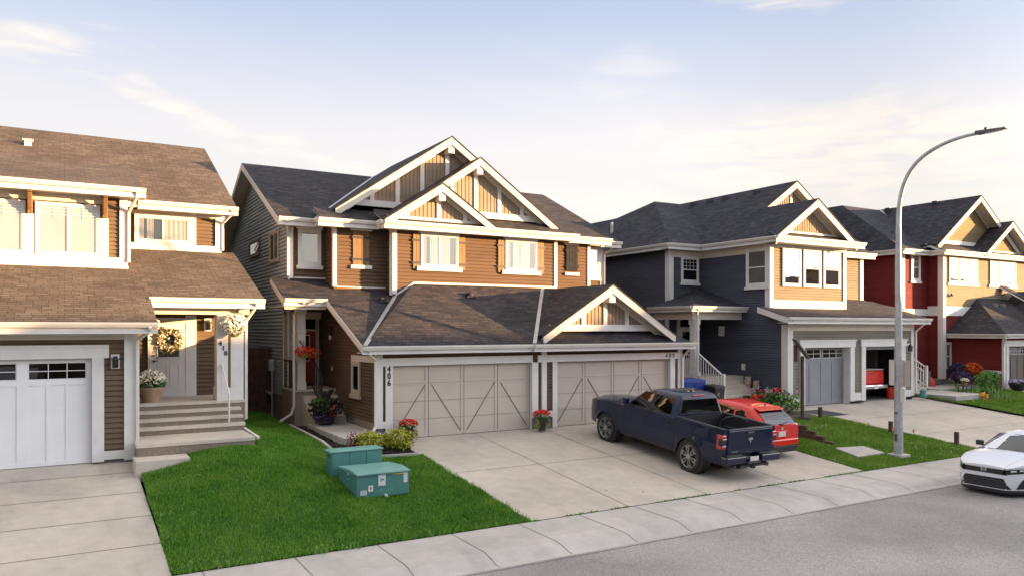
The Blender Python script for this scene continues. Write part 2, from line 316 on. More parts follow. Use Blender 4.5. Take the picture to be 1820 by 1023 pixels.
# ------------------------------------------------------------------ mesh helpers
ORG = {}
def thing(name, label, cat, loc=(0, 0, 0), rot=(0, 0, 0), group=None):
    o = bpy.data.objects.new(name, None); COL.objects.link(o); o.empty_display_size = .3
    o.location = loc; o.rotation_euler = rot; o['label'] = label; o['category'] = cat
    if group: o['group'] = group
    ORG[o.name] = Vector(loc) if tuple(rot) == (0, 0, 0) else Vector((0, 0, 0))
    return o
def tag(o, label, cat, group=None, kind=None):
    o['label'] = label; o['category'] = cat
    if group: o['group'] = group
    if kind: o['kind'] = kind
    return o
def struct(o, kind='structure'):
    o['kind'] = kind; return o
class MB:
    def __init__(s): s.v = []; s.f = []
    def vs(s, pts):
        i = len(s.v); s.v += [tuple(p) for p in pts]; return list(range(i, i+len(pts)))
    def poly(s, pts): s.f.append(s.vs(pts)); return s
    def hexa(s, p):                        # 8 points: bottom loop 0-3, top loop 4-7
        i = s.vs(p)
        for q in ((3, 2, 1, 0), (4, 5, 6, 7), (0, 1, 5, 4), (1, 2, 6, 5), (2, 3, 7, 6), (3, 0, 4, 7)): s.f.append([i[k] for k in q])
        return s
    def box(s, x0, x1, y0, y1, z0, z1):
        return s.hexa([(x0, y0, z0), (x1, y0, z0), (x1, y1, z0), (x0, y1, z0), (x0, y0, z1), (x1, y0, z1), (x1, y1, z1), (x0, y1, z1)])
    def beam(s, p, q, w, h, up=(0, 0, 1), dz=0):
        p = Vector(p); q = Vector(q); d = (q-p).normalized(); sd = d.cross(Vector(up)).normalized(); u = sd.cross(d).normalized()
        p = p+u*dz; q = q+u*dz; a = sd*w/2; b = u*h/2
        return s.hexa([p-a-b, p+a-b, q+a-b, q-a-b, p-a+b, p+a+b, q+a+b, q-a+b])
    def prism(s, pts, off):                # polygon + its copy moved by off
        n = len(pts); a = s.vs(pts); b = s.vs([Vector(p)+Vector(off) for p in pts])
        s.f.append(a); s.f.append(b[::-1])
        for i in range(n): s.f.append([a[i], b[i], b[(i+1) % n], a[(i+1) % n]])
        return s
    def tube(s, pts, r, n=8, cap=True):
        pts = [Vector(p) for p in pts]; rr = r if isinstance(r, (list, tuple)) else [r]*len(pts); rings = []
        prev = None
        for k, p in enumerate(pts):
            d = (pts[min(k+1, len(pts)-1)]-pts[max(k-1, 0)]).normalized()
            a = (prev-d*prev.dot(d)) if prev is not None else d.orthogonal()
            a.normalize(); prev = a; b = d.cross(a)
            rings.append(s.vs([p+(a*math.cos(2*math.pi*i/n)+b*math.sin(2*math.pi*i/n))*rr[k] for i in range(n)]))
        for A, B in zip(rings, rings[1:]):
            for i in range(n): s.f.append([A[i], A[(i+1) % n], B[(i+1) % n], B[i]])
        if cap: s.f.append(rings[0][::-1]); s.f.append(rings[-1])
        return s
    def lathe(s, c, prof, n=20, axis='z'):
        c = Vector(c); rings = []
        for r, h in prof:
            ring = []
            for i in range(n):
                a = 2*math.pi*i/n; x, y = r*math.cos(a), r*math.sin(a)
                ring.append(c+(Vector((x, y, h)) if axis == 'z' else Vector((x, h, y)) if axis == 'y' else Vector((h, x, y))))
            rings.append(s.vs(ring))
        for A, B in zip(rings, rings[1:]):
            for i in range(n): s.f.append([A[i], A[(i+1) % n], B[(i+1) % n], B[i]])
        s.f.append(rings[0][::-1]); s.f.append(rings[-1]); return s
    def grid(s, fn, nu, nv):
        idx = [s.vs([fn(i/nu, j/nv) for j in range(nv+1)]) for i in range(nu+1)]
        for i in range(nu):
            for j in range(nv): s.f.append([idx[i][j], idx[i+1][j], idx[i+1][j+1], idx[i][j+1]])
        return s
    def mirror_y(s):
        n = len(s.v); m = len(s.f); s.v += [(x, -y, z) for x, y, z in s.v]; s.f += [[k+n for k in f][::-1] for f in s.f[:m]]; return s
    def lap(s, poly, O, U, N, step=.102, vertical=False, out=.034, solid=.10, gap=.25):
        """clapboard (or vertical board) wall over a convex polygon given in (u,z)"""
        O = Vector(O); U = Vector(U); N = Vector(N); Z = Vector((0, 0, 1)); ax = 0 if vertical else 1
        P = lambda p, o: O+U*p[0]+Z*p[1]+N*o
        a0 = min(p[ax] for p in poly); a1 = max(p[ax] for p in poly); k0 = math.floor(a0/step)
        def clip(pl, lim, keep_gt):
            r = []
            for i in range(len(pl)):
                p, q = pl[i], pl[(i+1) % len(pl)]; ip = (p[ax] >= lim) == keep_gt or p[ax] == lim; iq = (q[ax] >= lim) == keep_gt or q[ax] == lim
                if ip: r.append(p)
                if ip != iq:
                    t = (lim-p[ax])/(q[ax]-p[ax]); r.append((p[0]+t*(q[0]-p[0]), p[1]+t*(q[1]-p[1])))
            return r
        k = k0
        while k*step < a1:
            lo, hi = k*step, (k+1)*step; c = clip(clip(poly, lo, True), hi, False); k += 1
            if len(c) < 3: continue
            g = lo+gap*step; c = clip(c, g, True)          # open shadow gap under every board
            if len(c) < 3: continue
            s.poly([P(p, out-(out-.006)*(p[ax]-g)/step) for p in c])
            lows = [p for p in c if abs(p[ax]-g) < 1e-6]
            if len(lows) >= 2:
                a, b = lows[0], lows[-1]; s.poly([P(a, out), P(b, out), P(b, .001), P(a, .001)])
        if solid: s.prism([P(p, 0) for p in poly], -N*solid)
        return s
    def islands(s, gap=.02):
        # groups of touching pieces, each returned as its own MB
        n = len(s.v); par = list(range(n))
        def fd(a):
            while par[a] != a: par[a] = par[par[a]]; a = par[a]
            return a
        for f in s.f:
            for k in f[1:]: par[fd(k)] = fd(f[0])
        isl = {}
        for i in range(n): isl.setdefault(fd(i), []).append(i)
        keys = list(isl); bb = []
        for k in keys:
            P = np.array([s.v[i] for i in isl[k]]); bb.append((P.min(0)-gap, P.max(0)+gap))
        q = list(range(len(keys)))
        def fq(a):
            while q[a] != a: a = q[a]
            return a
        for i in range(len(keys)):
            for j in range(i):
                if (bb[i][0] <= bb[j][1]).all() and (bb[j][0] <= bb[i][1]).all(): q[fq(i)] = fq(j)
        kid = {k: fq(i) for i, k in enumerate(keys)}; out = {}
        vid = {}
        for i in range(n):
            m = out.setdefault(kid[fd(i)], MB()); vid[i] = len(m.v); m.v.append(s.v[i])
        for f in s.f: out[kid[fd(f[0])]].f.append([vid[i] for i in f])
        return list(out.values())
    def build(s, name, m, parent=None, local=False, smooth=None, bevel=0):
        me = bpy.data.meshes.new(name); o = bpy.data.objects.new(name, me); COL.objects.link(o)
        off = Vector((0, 0, 0))
        if parent is not None:
            root = parent
            while root.parent: root = root.parent
            o.parent = parent; off = ORG.get(root.name, Vector((0, 0, 0)))
            if local: off = Vector((0, 0, 0))
        me.from_pydata([(x-off.x, y-off.y, z-off.z) for x, y, z in s.v], [], s.f)
        ms = m if isinstance(m, (list, tuple)) else [m]
        for q in ms: me.materials.append(q)
        me.update()
        bm = bmesh.new(); bm.from_mesh(me); bmesh.ops.recalc_face_normals(bm, faces=bm.faces)
        uv = bm.loops.layers.uv.new('UVMap')
        for f in bm.faces:
            nrm = f.normal; u = Vector((0, 0, 1)).cross(nrm)
            if u.length < .02: u = Vector((1, 0, 0))
            u.normalize(); v = nrm.cross(u)
            if u.x < -.5 or (abs(u.x) < .5 and u.y < 0): u = -u
            if v.z < 0: v = -v
            for lp in f.loops:
                co = lp.vert.co+off; lp[uv].uv = (co.dot(u), co.dot(v))
        bm.to_mesh(me); bm.free()
        if smooth is not None:
            me.shade_smooth(); me.set_sharp_from_angle(angle=R(smooth))
        if bevel:
            b = o.modifiers.new('bevel', 'BEVEL'); b.width = bevel; b.segments = 2; b.limit_method = 'ANGLE'
        return o
def box(name, m, parent, *a, bevel=0): return MB().box(*a).build(name, m, parent, bevel=bevel)
def text(name, body, size, m, parent, loc, rot, depth=.008, align='CENTER', xs=1.0):
    cu = bpy.data.curves.new('t', 'FONT'); cu.body = body; cu.size = size; cu.extrude = depth; cu.align_x = align; cu.align_y = 'CENTER'; cu.offset = size*.03
    t = bpy.data.objects.new('t', cu); me = bpy.data.meshes.new_from_object(t); me.name = name
    o = bpy.data.objects.new(name, me); COL.objects.link(o); me.materials.clear(); me.materials.append(m); o.parent = parent
    root = parent
    while root.parent: root = root.parent
    o.location = Vector(loc)-ORG.get(root.name, Vector((0, 0, 0))); o.rotation_euler = rot; o.scale = (xs, 1, 1)
    bpy.data.objects.remove(t); bpy.data.curves.remove(cu); return o
FRONT = (R(90), 0, 0)
def rpoly(xy, zf): return [(x, y, zf(x, y)) for x, y in xy]
class House:
    """collects roofs, gutters, trims into parts of one house"""
    def __init__(h, root, shingle): h.r = root; h.sh = shingle; h.roof = MB(); h.rim = MB(); h.gut = MB(); h.trim = MB(); h.ctrim = MB(); h.sof = MB(); h.flash = MB()
    def plane(h, pts, rim=.17):
        h.roof.prism(pts, (0, 0, -.045)); c = sum((Vector(p) for p in pts), Vector())/len(pts)
        inner = [Vector(p)+(c-Vector(p)).normalized()*.03+Vector((0, 0, -.047)) for p in pts]
        h.rim.prism(inner, (0, 0, -rim))
    def gutter(h, p, q, out, soff=0, drop=.2):
        """K-style gutter along the eave from p to q; out = outward unit; soff = soffit depth"""
        p = Vector(p); q = Vector(q); o = Vector(out); d = (q-p).normalized(); Z = Vector((0, 0, 1))
        prof = [(0, .0), (.115, .0), (.115, -.035), (.075, -.12), (0, -.12)]
        h.gut.prism([p+o*a+Z*(b+.01) for a, b in prof], q-p)
        h.rim.prism([p-o*.005+Z*.0-Z*.12, p+o*.012-Z*.12, p+o*.012-Z*(drop+.05), p-o*.005-Z*(drop+.05)], q-p)
        if soff: h.sof.prism([p-Z*drop, p-o*soff-Z*drop, p-o*soff-Z*(drop+.02), p-Z*(drop+.02)], q-p)
    def gable(h, xc, za, half, sl, yr, yb, yf, face=None, fm=None, posts=(), band=True, lfrom=None, rfrom=None, kp=True, bh=.26, left_yb=None, right_yb=None, zbase=None, vert=True, step=.15):
        zf = za-sl*half
        for sgn, st, ybk in ((-1, lfrom, left_yb), (1, rfrom, right_yb)):
            yk = ybk or yb
            h.roof.prism([(xc, yr-.03, za), (xc, yk, za), (xc+sgn*half, yk, zf), (xc+sgn*half, yr-.03, zf)], (0, 0, -.045))
            h.sof.prism([(xc, yr+.05, za-.16), (xc, yk, za-.16), (xc+sgn*(half-.05), yk, zf-.16+sl*.05), (xc+sgn*(half-.05), yr+.05, zf-.16+sl*.05)], (0, 0, -.03))
            hx = half if st is None else st; zl = za-sl*hx
            h.ctrim.prism([(xc, yr-.01, za-.045), (xc+sgn*hx, yr-.01, zl-.045), (xc+sgn*hx, yr-.01, zl-.045-bh), (xc, yr-.01, za-.045-bh*1.05)], (0, .05, 0))
            # frieze board on the face under the soffit
            h.ctrim.prism([(xc, yf-.03, za-.2), (xc+sgn*hx*.93, yf-.03, za-sl*hx*.93-.2), (xc+sgn*hx*.93, yf-.03, za-sl*hx*.93-.36), (xc, yf-.03, za-.38)], (0, .035, 0))
        zb = zf if zbase is None else zbase
        hb = (za-.15-zb)/sl
        if fm:
            mb = MB().lap([(-hb, zb), (hb, zb), (0, za-.15)], (xc, yf, 0), (1, 0, 0), (0, -1, 0), step, vert, .015 if vert else .02)
            mb.build('gable_siding', fm, h.r)
        if band: h.trim.box(xc-hb*.985, xc+hb*.985, yf-.055, yf-.012, zb-.02, zb+.2)
        for px in posts:
            zt = za-.22-sl*abs(px)
            if zt > zb+.2: h.trim.box(xc+px-.075, xc+px+.075, yf-.05, yf-.01, zb+.2, zt)
        if kp: h.trim.box(xc-.12, xc+.12, yr+.04, yf, za-.62, za-.2)
    def finish(h, trim, ctrim, rim=None):
        for mb, nm, mt in ((h.roof, 'roof', h.sh), (h.rim, 'fascia', rim or trim), (h.gut, 'gutter', M['gutter']), (h.trim, 'trim', trim), (h.ctrim, 'rake_board', ctrim), (h.sof, 'soffit', M['soffit']), (h.flash, 'valley_flashing', M['galv'])):
            for q in mb.islands(): q.build(nm, mt, h.r)
def downspout(parent, pts, m=None): 
    mb = MB()
    pts = [Vector(p) for p in pts]
    for a, b in zip(pts, pts[1:]): 
        d = (b-a).normalized(); mb.beam(a-d*.02, b+d*.02, .075, .06, up=(0, 1, 0) if abs(d.z) > .7 else (0, 0, 1))
    return mb.build('downspout', m or M['gutter'], parent, bevel=.008)
def window(parent, O, U, N, w, hgt, tw=.09, trim='white', sashes=1, sash='white', behind='dark', glass='glass', head=0, sill=0, cross=None, dh=False, split=None, out=.05):
    """window with casing on a wall. O lower-left outer corner; U along wall; N outward."""
    O = Vector(O)+Vector(N)*.022; U = Vector(U); N = Vector(N); Z = Vector((0, 0, 1))
    def bx(mb, u0, u1, z0, z1, n0, n1): mb.hexa([O+U*u+Z*z+N*n for u, z, n in ((u0, z0, n0), (u1, z0, n0), (u1, z0, n1), (u0, z0, n1), (u0, z1, n0), (u1, z1, n0), (u1, z1, n1), (u0, z1, n1))])
    f = MB(); a, b, c, d = tw, w-tw, tw, hgt-tw
    bx(f, 0, a, 0, hgt, .0, out); bx(f, b, w, 0, hgt, .0, out); bx(f, a, b, 0, c, 0, out); bx(f, a, b, d, hgt, 0, out)
    fo = f.build('window', M[trim], parent, bevel=.006)
    if head or sill:
        k = MB()
        if head: bx(k, -head, w+head, hgt, hgt+.11, 0, out+.03)
        if sill: bx(k, -sill, w+sill, -.12, 0, 0, out+.035)
        k.build('sill', M[trim], fo, bevel=.006)
    s = MB(); t = .035
    bx(s, a, a+t, c, d, .002, out-.015); bx(s, b-t, b, c, d, .002, out-.015); bx(s, a+t, b-t, c, c+t, .002, out-.015); bx(s, a+t, b-t, d-t, d, .002, out-.015)
    for i in range(1, sashes): u = a+(b-a)*i/sashes; bx(s, u-.03, u+.03, c+t, d-t, .002, out-.012)
    if dh: zz = c+(d-c)*.5; bx(s, a+t, b-t, zz-.025, zz+.025, .002, out-.012)
    if cross:
        nu, nz, z0, z1 = cross; z0 = c+(d-c)*z0; z1 = c+(d-c)*z1
        for i in range(1, nu): u = a+(b-a)*i/nu; bx(s, u-.009, u+.009, z0, z1, .02, out-.022)
        for i in range(1, nz): z = z0+(z1-z0)*i/nz; bx(s, a+t, b-t, z-.009, z+.009, .02, out-.022)
    s.build('frame', M[sash], fo)
    g = MB(); g.poly([O+U*(a+t)+Z*(c+t)+N*.025, O+U*(b-t)+Z*(c+t)+N*.025, O+U*(b-t)+Z*(d-t)+N*.025, O+U*(a+t)+Z*(d-t)+N*.025]); g.build('pane', M[glass], fo)
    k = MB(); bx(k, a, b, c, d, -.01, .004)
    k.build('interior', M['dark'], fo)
    if behind != 'dark':
        k = MB()
        if behind == 'slats':
            k.poly([O+U*(a+t)+Z*c+N*.006, O+U*(b-t)+Z*c+N*.006, O+U*(b-t)+Z*d+N*.006, O+U*(a+t)+Z*d+N*.006]); n = int((d-c)*(.74 if cross else 1)/.05)
            for i in range(n): z = c+.01+(d-c)*i/n; k.poly([O+U*(a+t)+Z*z+N*.014, O+U*(b-t)+Z*z+N*.014, O+U*(b-t)+Z*(z+.052)+N*.008, O+U*(a+t)+Z*(z+.052)+N*.008])
            k.build('blind', M['blind'], fo)
        elif behind == 'curtain':
            n = 40; z0 = c; U0 = a+t; U1 = b-t
            sp = split or ((0, .42), (.55, 1))
            for s0, s1 in sp:
                pts = [(U0+(U1-U0)*(s0+(s1-s0)*i/n), .011+.006*math.sin(i*.75)) for i in range(n+1)]
                for p, q in zip(pts, pts[1:]): k.poly([O+U*p[0]+Z*c+N*p[1], O+U*q[0]+Z*c+N*q[1], O+U*q[0]+Z*d+N*q[1], O+U*p[0]+Z*d+N*p[1]])
            k.build('curtain', M['curtain'], fo)
        else:
            bx(k, a+t, b-t, c+t+(d-c)*.0, d, .008, .012); k.build('blind', M[behind], fo)
    return fo
def garage_door(parent, x0, x1, y, z0, z1, style, m):
    mb = MB(); W_ = x1-x0; H_ = z1-z0
    mb.box(x0, x1, y, y+.05, z0, z1)
    d = mb.build('garage_door', m, parent)
    k = MB(); t = .018
    if style == 'barn':            # four bays with X braces
        st = .10
        for i in range(5): u = x0+W_*i/4; k.box(max(x0, u-st), min(x1, u-.012), y-t, y+.001, z0, z1); k.box(max(x0, u+.012), min(x1, u+st), y-t, y+.001, z0, z1)
        for i in range(4):
            a = x0+W_*i/4+st; b = x0+W_*(i+1)/4-st; c = z0+.10; e = z0+H_*.76
            k.box(a, b, y-t, y+.001, z0, c); k.box(a, b, y-t, y+.001, e-.07, e+.03); k.box(a, b, y-t, y+.001, z1-.07, z1)
            for zz in (.25, .5): k.box(a, b, y-.004, y, z0+H_*zz-.005, z0+H_*zz+.005)
        k.build('stile', m, d)
        g = MB()
        for i in range(4):
            a = x0+W_*i/4+st; b = x0+W_*(i+1)/4-st; c = z0+.10; e = z0+H_*.76-.07
            p, q = ((b, e), (a, c)) if i % 2 == 0 else ((a, e), (b, c))
            g.beam((p[0], y-.006, p[1]), (q[0], y-.006, q[1]), .012, .03, up=(0, 1, 0))
        for i in (1, 2, 3):
            u = x0+W_*i/4; g.box(u-.011, u+.011, y-.012, y-.002, z0+.1, z1-.06)
        g.build('groove', M['frame_dk'], d)
        s = MB()
        for zz in (.25, .5, .75): s.box(x0, x1, y-.0195, y-.0185, z0+H_*zz-.004, z0+H_*zz+.004)
        s.build('panel_seam', M['frame_dk'], d)
    elif style == 'white':
        n = 4; st = .11
        for i in range(n+1): u = x0+W_*i/n; k.box(max(x0, u-st), min(x1, u+st), y-t, y+.001, z0, z1)
        for i in range(n):
            a = x0+W_*i/n+st; b = x0+W_*(i+1)/n-st
            k.box(a, b, y-t, y+.001, z0, z0+.1); k.box(a, b, y-t, y+.001, z0+H_*.80-.12, z0+H_*.80); k.box(a, b, y-t, y+.001, z1-.08, z1)
            for q in (1, 2): u = a+(b-a)*q/3; k.box(u-.035, u+.035, y-t, y+.001, z0+.1, z0+H_*.80-.12)
            for zz in (.27, .53): k.box(a, b, y-.006, y, z0+H_*zz-.006, z0+H_*zz+.006)
        k.build('stile', m, d)
        for i in range(n):
            a = x0+W_*i/n+st+.02; b = x0+W_*(i+1)/n-st-.02; c = z0+H_*.80+.03; e = z1-.11
            p = box('pane', M['glass_dk'], d, a, b, y-.010, y-.006, c, e)
            box('interior', M['dark'], d, a, b, y-.005, y-.001, c, e)
            g = MB()
            for q in (1, 2): u = a+(b-a)*q/3; g.box(u-.008, u+.008, y-.018, y-.009, c, e)
            g.box(a, b, y-.018, y-.009, (c+e)/2-.008, (c+e)/2+.008); g.build('muntin', m, d)
    elif style == 'plank':
        n = 8; c = z0+H_*.78
        for i in range(5): u = x0+W_*i/4; k.box(max(x0, u-.055), min(x1, u+.055), y-t, y+.001, z0+.1, c)
        k.box(x0, x1, y-t-.002, y+.001, z0, z0+.12); k.box(x0, x1, y-t-.002, y+.001, c-.08, c+.06)
        k.build('stile', m, d)
        for a, b in ((x0+.06, x0+W_/2-.08), (x0+W_/2+.08, x1-.06)):
            box('pane', M['glass'], d, a, b, y-.010, y-.006, c+.08, z1-.09); box('interior', M['dark'], d, a, b, y-.005, y-.001, c+.08, z1-.09)
            g = MB()
            for q in (0, 1, 2, 3): u = a+(b-a)*q/3; g.box(u-.012, u+.012, y-.02, y-.009, c+.08, z1-.09)
            for e in (c+.08, (c+z1)/2, z1-.09): g.box(a, b, y-.02, y-.009, e-.012, e+.012)
            g.build('muntin', M['white'], d)
    return d
def lantern(parent, x, y, z, s=1.0):
    """black wall lantern on a white block"""
    b = box('wall_lamp', M['white'], parent, x-.09*s, x+.09*s, y-.03, y, z-.17*s, z+.17*s, bevel=.006)
    k = MB().box(x-.055*s, x+.055*s, y-.17, y-.06, z-.12*s, z+.06*s); k.build('lamp_glass', M['glass_dk'], b)
    k = MB().prism([(x-.08*s, y-.2, z+.06*s), (x+.08*s, y-.2, z+.06*s), (x+.08*s, y-.03, z+.06*s), (x-.08*s, y-.03, z+.06*s)], (0, 0, .02))
    k.box(x-.045*s, x+.045*s, y-.16, y-.07, z+.08*s, z+.13*s); k.box(x-.06*s, x+.06*s, y-.175, y-.055, z-.14*s, z-.12*s)
    for u in (-.055, .055):
        for v in (-.17, -.06): k.box(x+u*s-.006, x+u*s+.006, y+v-.006, y+v+.006, z-.12*s, z+.06*s)
    k.box(x-.012, x+.012, y-.07, y-.025, z-.02, z+.01); k.build('lamp_cage', M['iron'], b); return b
def leaves(c, r, n, size, mb=None, shell=.5, up=0, flat=1.0, elong=1.6):
    """leaf-sized faces spread through an uneven ellipsoid"""
    mb = mb or MB(); c = np.array(c, float); r = np.array(r if hasattr(r, '__len__') else (r,)*3, float)
    lobes = rng.normal(size=(7, 3)); lobes /= np.linalg.norm(lobes, axis=1)[:, None]; amp = rng.uniform(-.18, .25, 7)
    for i in range(n):
        d = rng.normal(size=3); d /= np.linalg.norm(d)
        if up and d[2] < -.2: d[2] *= -1
        k = 1+sum(a*max(0, d@L)**3 for a, L in zip(amp, lobes))
        rad = (shell+(1-shell)*rng.random()**.6)*k; p = c+d*r*rad
        nrm = d*.8+rng.normal(size=3)*.6; nrm /= np.linalg.norm(nrm); a = np.cross(nrm, rng.normal(size=3)); a /= np.linalg.norm(a)+1e-9; b = np.cross(nrm, a)*flat
        s = size*rng.uniform(.6, 1.3); mb.poly([p-a*s*elong*.5, p+b*s*.5, p+a*s*elong*.5, p-b*s*.5])
    return mb
def plane_z(z0, y0, m): return lambda x, y: z0+m*(y-y0)

# ------------------------------------------------------------------ the ground and the street
def smooth(t): t = max(0, min(1, t)); return t*t*(3-2*t)
def gz(x, y):
    """height of the lots"""
    if y < 13.45: return -.77
    base = -.77+.104*(y-13.45) if y < 20.85 else .0+.03*min(y-20.85, 8)
    mound = .50*math.exp(-((x-3.5)/1.9)**2)*smooth((y-13.6)/5.6) * (1-.6*smooth((y-21)/5))
    if 34 < x: base = min(base+.05, .12)
    return base+mound
def sheet(name, x0, x1, y0, y1, nx, ny, zf, m, d=0):
    mb = MB(); mb.grid(lambda u, v: (x0+(x1-x0)*u, y0+(y1-y0)*v, zf(x0+(x1-x0)*u, y0+(y1-y0)*v)+d), nx, ny); return mb.build(name, m, smooth=60)
mb = MB()
ys = [(-900, -1.3), (-30, -1.25), (2, -1.12), (13.4, -1.12), (20.8, -.25), (60, -.2), (400, -.5), (1500, -1.5)]
for (a, za), (b, zb) in zip(ys, ys[1:]): mb.poly([(-1500, a, za), (1500, a, za), (1500, b, zb), (-1500, b, zb)])
struct(mb.build('ground', M['ground']))
struct(sheet('road', -60, 160, 2.4, 11.62, 44, 4, lambda x, y: -.945+.03*smooth((y-2.4)/3)*smooth((11.6-y)/3), M['asph']))
# monolithic sidewalk with rolled kerb
prof = [(11.5, -.96), (11.62, -.938), (11.72, -.925), (11.86, -.86), (11.98, -.815), (12.15, -.80), (13.45, -.775), (13.45, -1.1)]
mb = MB()
for (a, za), (b, zb) in zip(prof, prof[1:]): mb.poly([(-60, a, za), (160, a, za), (160, b, zb), (-60, b, zb)])
walk = struct(mb.build('sidewalk', M['conc2']))
prof2 = [(2.5, -.96), (2.4, -.938), (2.28, -.90), (2.1, -.81), (.7, -.78), (.7, -1.15)]
mb = MB()
for (a, za), (b, zb) in zip(prof2, prof2[1:]): mb.poly([(-60, a, za), (160, a, za), (160, b, zb), (-60, b, zb)])
struct(mb.build('sidewalk', M['conc2']))
mb = MB(); x = -10.2
while x < 60:
    w = .008; k = random.uniform(-.05, .05)
    pts = [(13.44, -.771, 0), (12.15, -.796, .02), (11.98, -.811, .03+k*.5), (11.86, -.856, .06+k), (11.72, -.921, .08+k), (11.62, -.934, .09+k)]
    for (a, za, xa), (b, zb, xb) in zip(pts, pts[1:]): mb.poly([(x+xa-w, a, za), (x+xa+w, a, za), (x+xb+w, b, zb), (x+xb-w, b, zb)])
    x += 1.52
mb.build('control_joint', M['joint'], walk)
# gutter seam between asphalt and concrete
mb = MB(); pts = [(-12+i*.25, 11.47+random.uniform(-.018, .018)) for i in range(300)]
for p, q in zip(pts, pts[1:]): mb.poly([(p[0], p[1], -.9405), (q[0], q[1], -.9405), (q[0], q[1]+.035, -.9405), (p[0], p[1]+.035, -.9405)])
mb.build('edge_seam', M['joint'], walk)
# cracks in the road
def crack(p0, dirv, n, w=.009, z=-.90):
    mb = MB(); p = Vector(p0)
    d = Vector(dirv).normalized(); pr = p.copy()
    for i in range(n):
        d2 = (d+Vector((random.uniform(-.8, .8), random.uniform(-.8, .8), 0))).normalized(); q = pr+d2*random.uniform(.12, .3); s = Vector((-d2.y, d2.x, 0))*w*random.uniform(.3, .8)
        zz = lambda v: -.945+.03*smooth((v.y-2.4)/3)*smooth((11.6-v.y)/3)+.004
        mb.poly([(pr.x-s.x, pr.y-s.y, zz(pr)), (pr.x+s.x, pr.y+s.y, zz(pr)), (q.x+s.x, q.y+s.y, zz(q)), (q.x-s.x, q.y-s.y, zz(q))]); pr = q
    return mb
road = bpy.data.objects['road']
for a, b, n in (((8.2, 11.2, 0), (.6, -1, 0), 7), ((17, 11.3, 0), (.3, -1, 0), 4)): crack(a, b, n).build('crack', M['joint'], road)
def oil(name, spots, parent, zf, m):
    mb = MB()
    for x, y, r in spots:
        k = [r*random.uniform(.6, 1.2) for _ in range(12)]
        mb.poly([(x+k[i]*math.cos(i*math.pi/6), y+k[i]*.7*math.sin(i*math.pi/6), zf(x, y)+.004) for i in range(12)])
    mb.build(name, m, parent)
# driveways
def drive(name, xs0, xs1, y0, y1, z0, z1, joints_x, joints_y, m=M['conc']):
    f = lambda y: z0+(z1-z0)*(y-y0)/(y1-y0)
    X0 = lambda y: xs0[0]+(xs0[1]-xs0[0])*(y-y0)/(y1-y0); X1 = lambda y: xs1[0]+(xs1[1]-xs1[0])*(y-y0)/(y1-y0)
    mb = MB(); mb.grid(lambda u, v: (X0(y0+(y1-y0)*v)*(1-u)+X1(y0+(y1-y0)*v)*u, y0+(y1-y0)*v, f(y0+(y1-y0)*v)), 6, 6)
    for sx in (X0, X1): mb.poly([(sx(y0), y0, f(y0)), (sx(y1), y1, f(y1)), (sx(y1), y1, f(y1)-.3), (sx(y0), y0, f(y0)-.3)])
    o = struct(mb.build(name, m)); k = MB(); w = .009
    for x in joints_x: k.poly([(x-w, y0, f(y0)+.004), (x+w, y0, f(y0)+.004), (x+w, y1, f(y1)+.004), (x-w, y1, f(y1)+.004)])
    for y in joints_y: k.poly([(X0(y), y-w, f(y-w)+.004), (X1(y), y-w, f(y-w)+.004), (X1(y), y+w, f(y+w)+.004), (X0(y), y+w, f(y+w)+.004)])
    k.build('control_joint', M['joint'], o); return o, f
dl, fl = drive('driveway', (-7, -7), (1.50, 1.42), 13.46, 20.55, -.765, .10, (-3.0,), (14.9, 16.4, 17.9, 19.4))
dc, fc = drive('driveway', (8.37, 8.30), (19.42, 19.42), 13.46, 20.95, -.765, .0, (10.95, 13.4, 16.3), (17.2,))
dn, fn = drive('driveway', (26.0, 25.2), (34.6, 34.9), 13.46, 21.3, -.765, .0, (29.7,), (16, 18.6))
drive('driveway', (42.2, 42.2), (50, 50), 13.46, 21.4, -.765, .1, (46,), (16, 18.6))
oil('oil_stain', [(11.2, 14.6, .05), (12.3, 14.9, .04), (12.0, 14.2, .045), (13.1, 14.3, .035)], dc, lambda x, y: fc(y), M['joint'])
# weeds growing in the joint between the driveway and the sidewalk
mb = MB()
for i in range(1500):
    x = random.uniform(8.3, 19.6); 
    if math.sin(x*2.1)+math.sin(x*5.3+1) < -.2: continue
    y = 13.455+random.gauss(0, .012); h = random.uniform(.008, .045); a = random.uniform(0, 3.14); s = .016
    mb.poly([(x-s*math.cos(a), y-s*math.sin(a), -.772), (x+s*math.cos(a), y+s*math.sin(a), -.772), (x+random.gauss(0, .02), y+random.gauss(0, .02), -.77+h)])
o = mb.build('weeds', M['blade']); struct(o, 'stuff')
mb = MB(); mb.box(8.37, 19.42, 13.44, 13.465, -.79, -.769); mb.build('expansion_joint', M['joint'], dc)

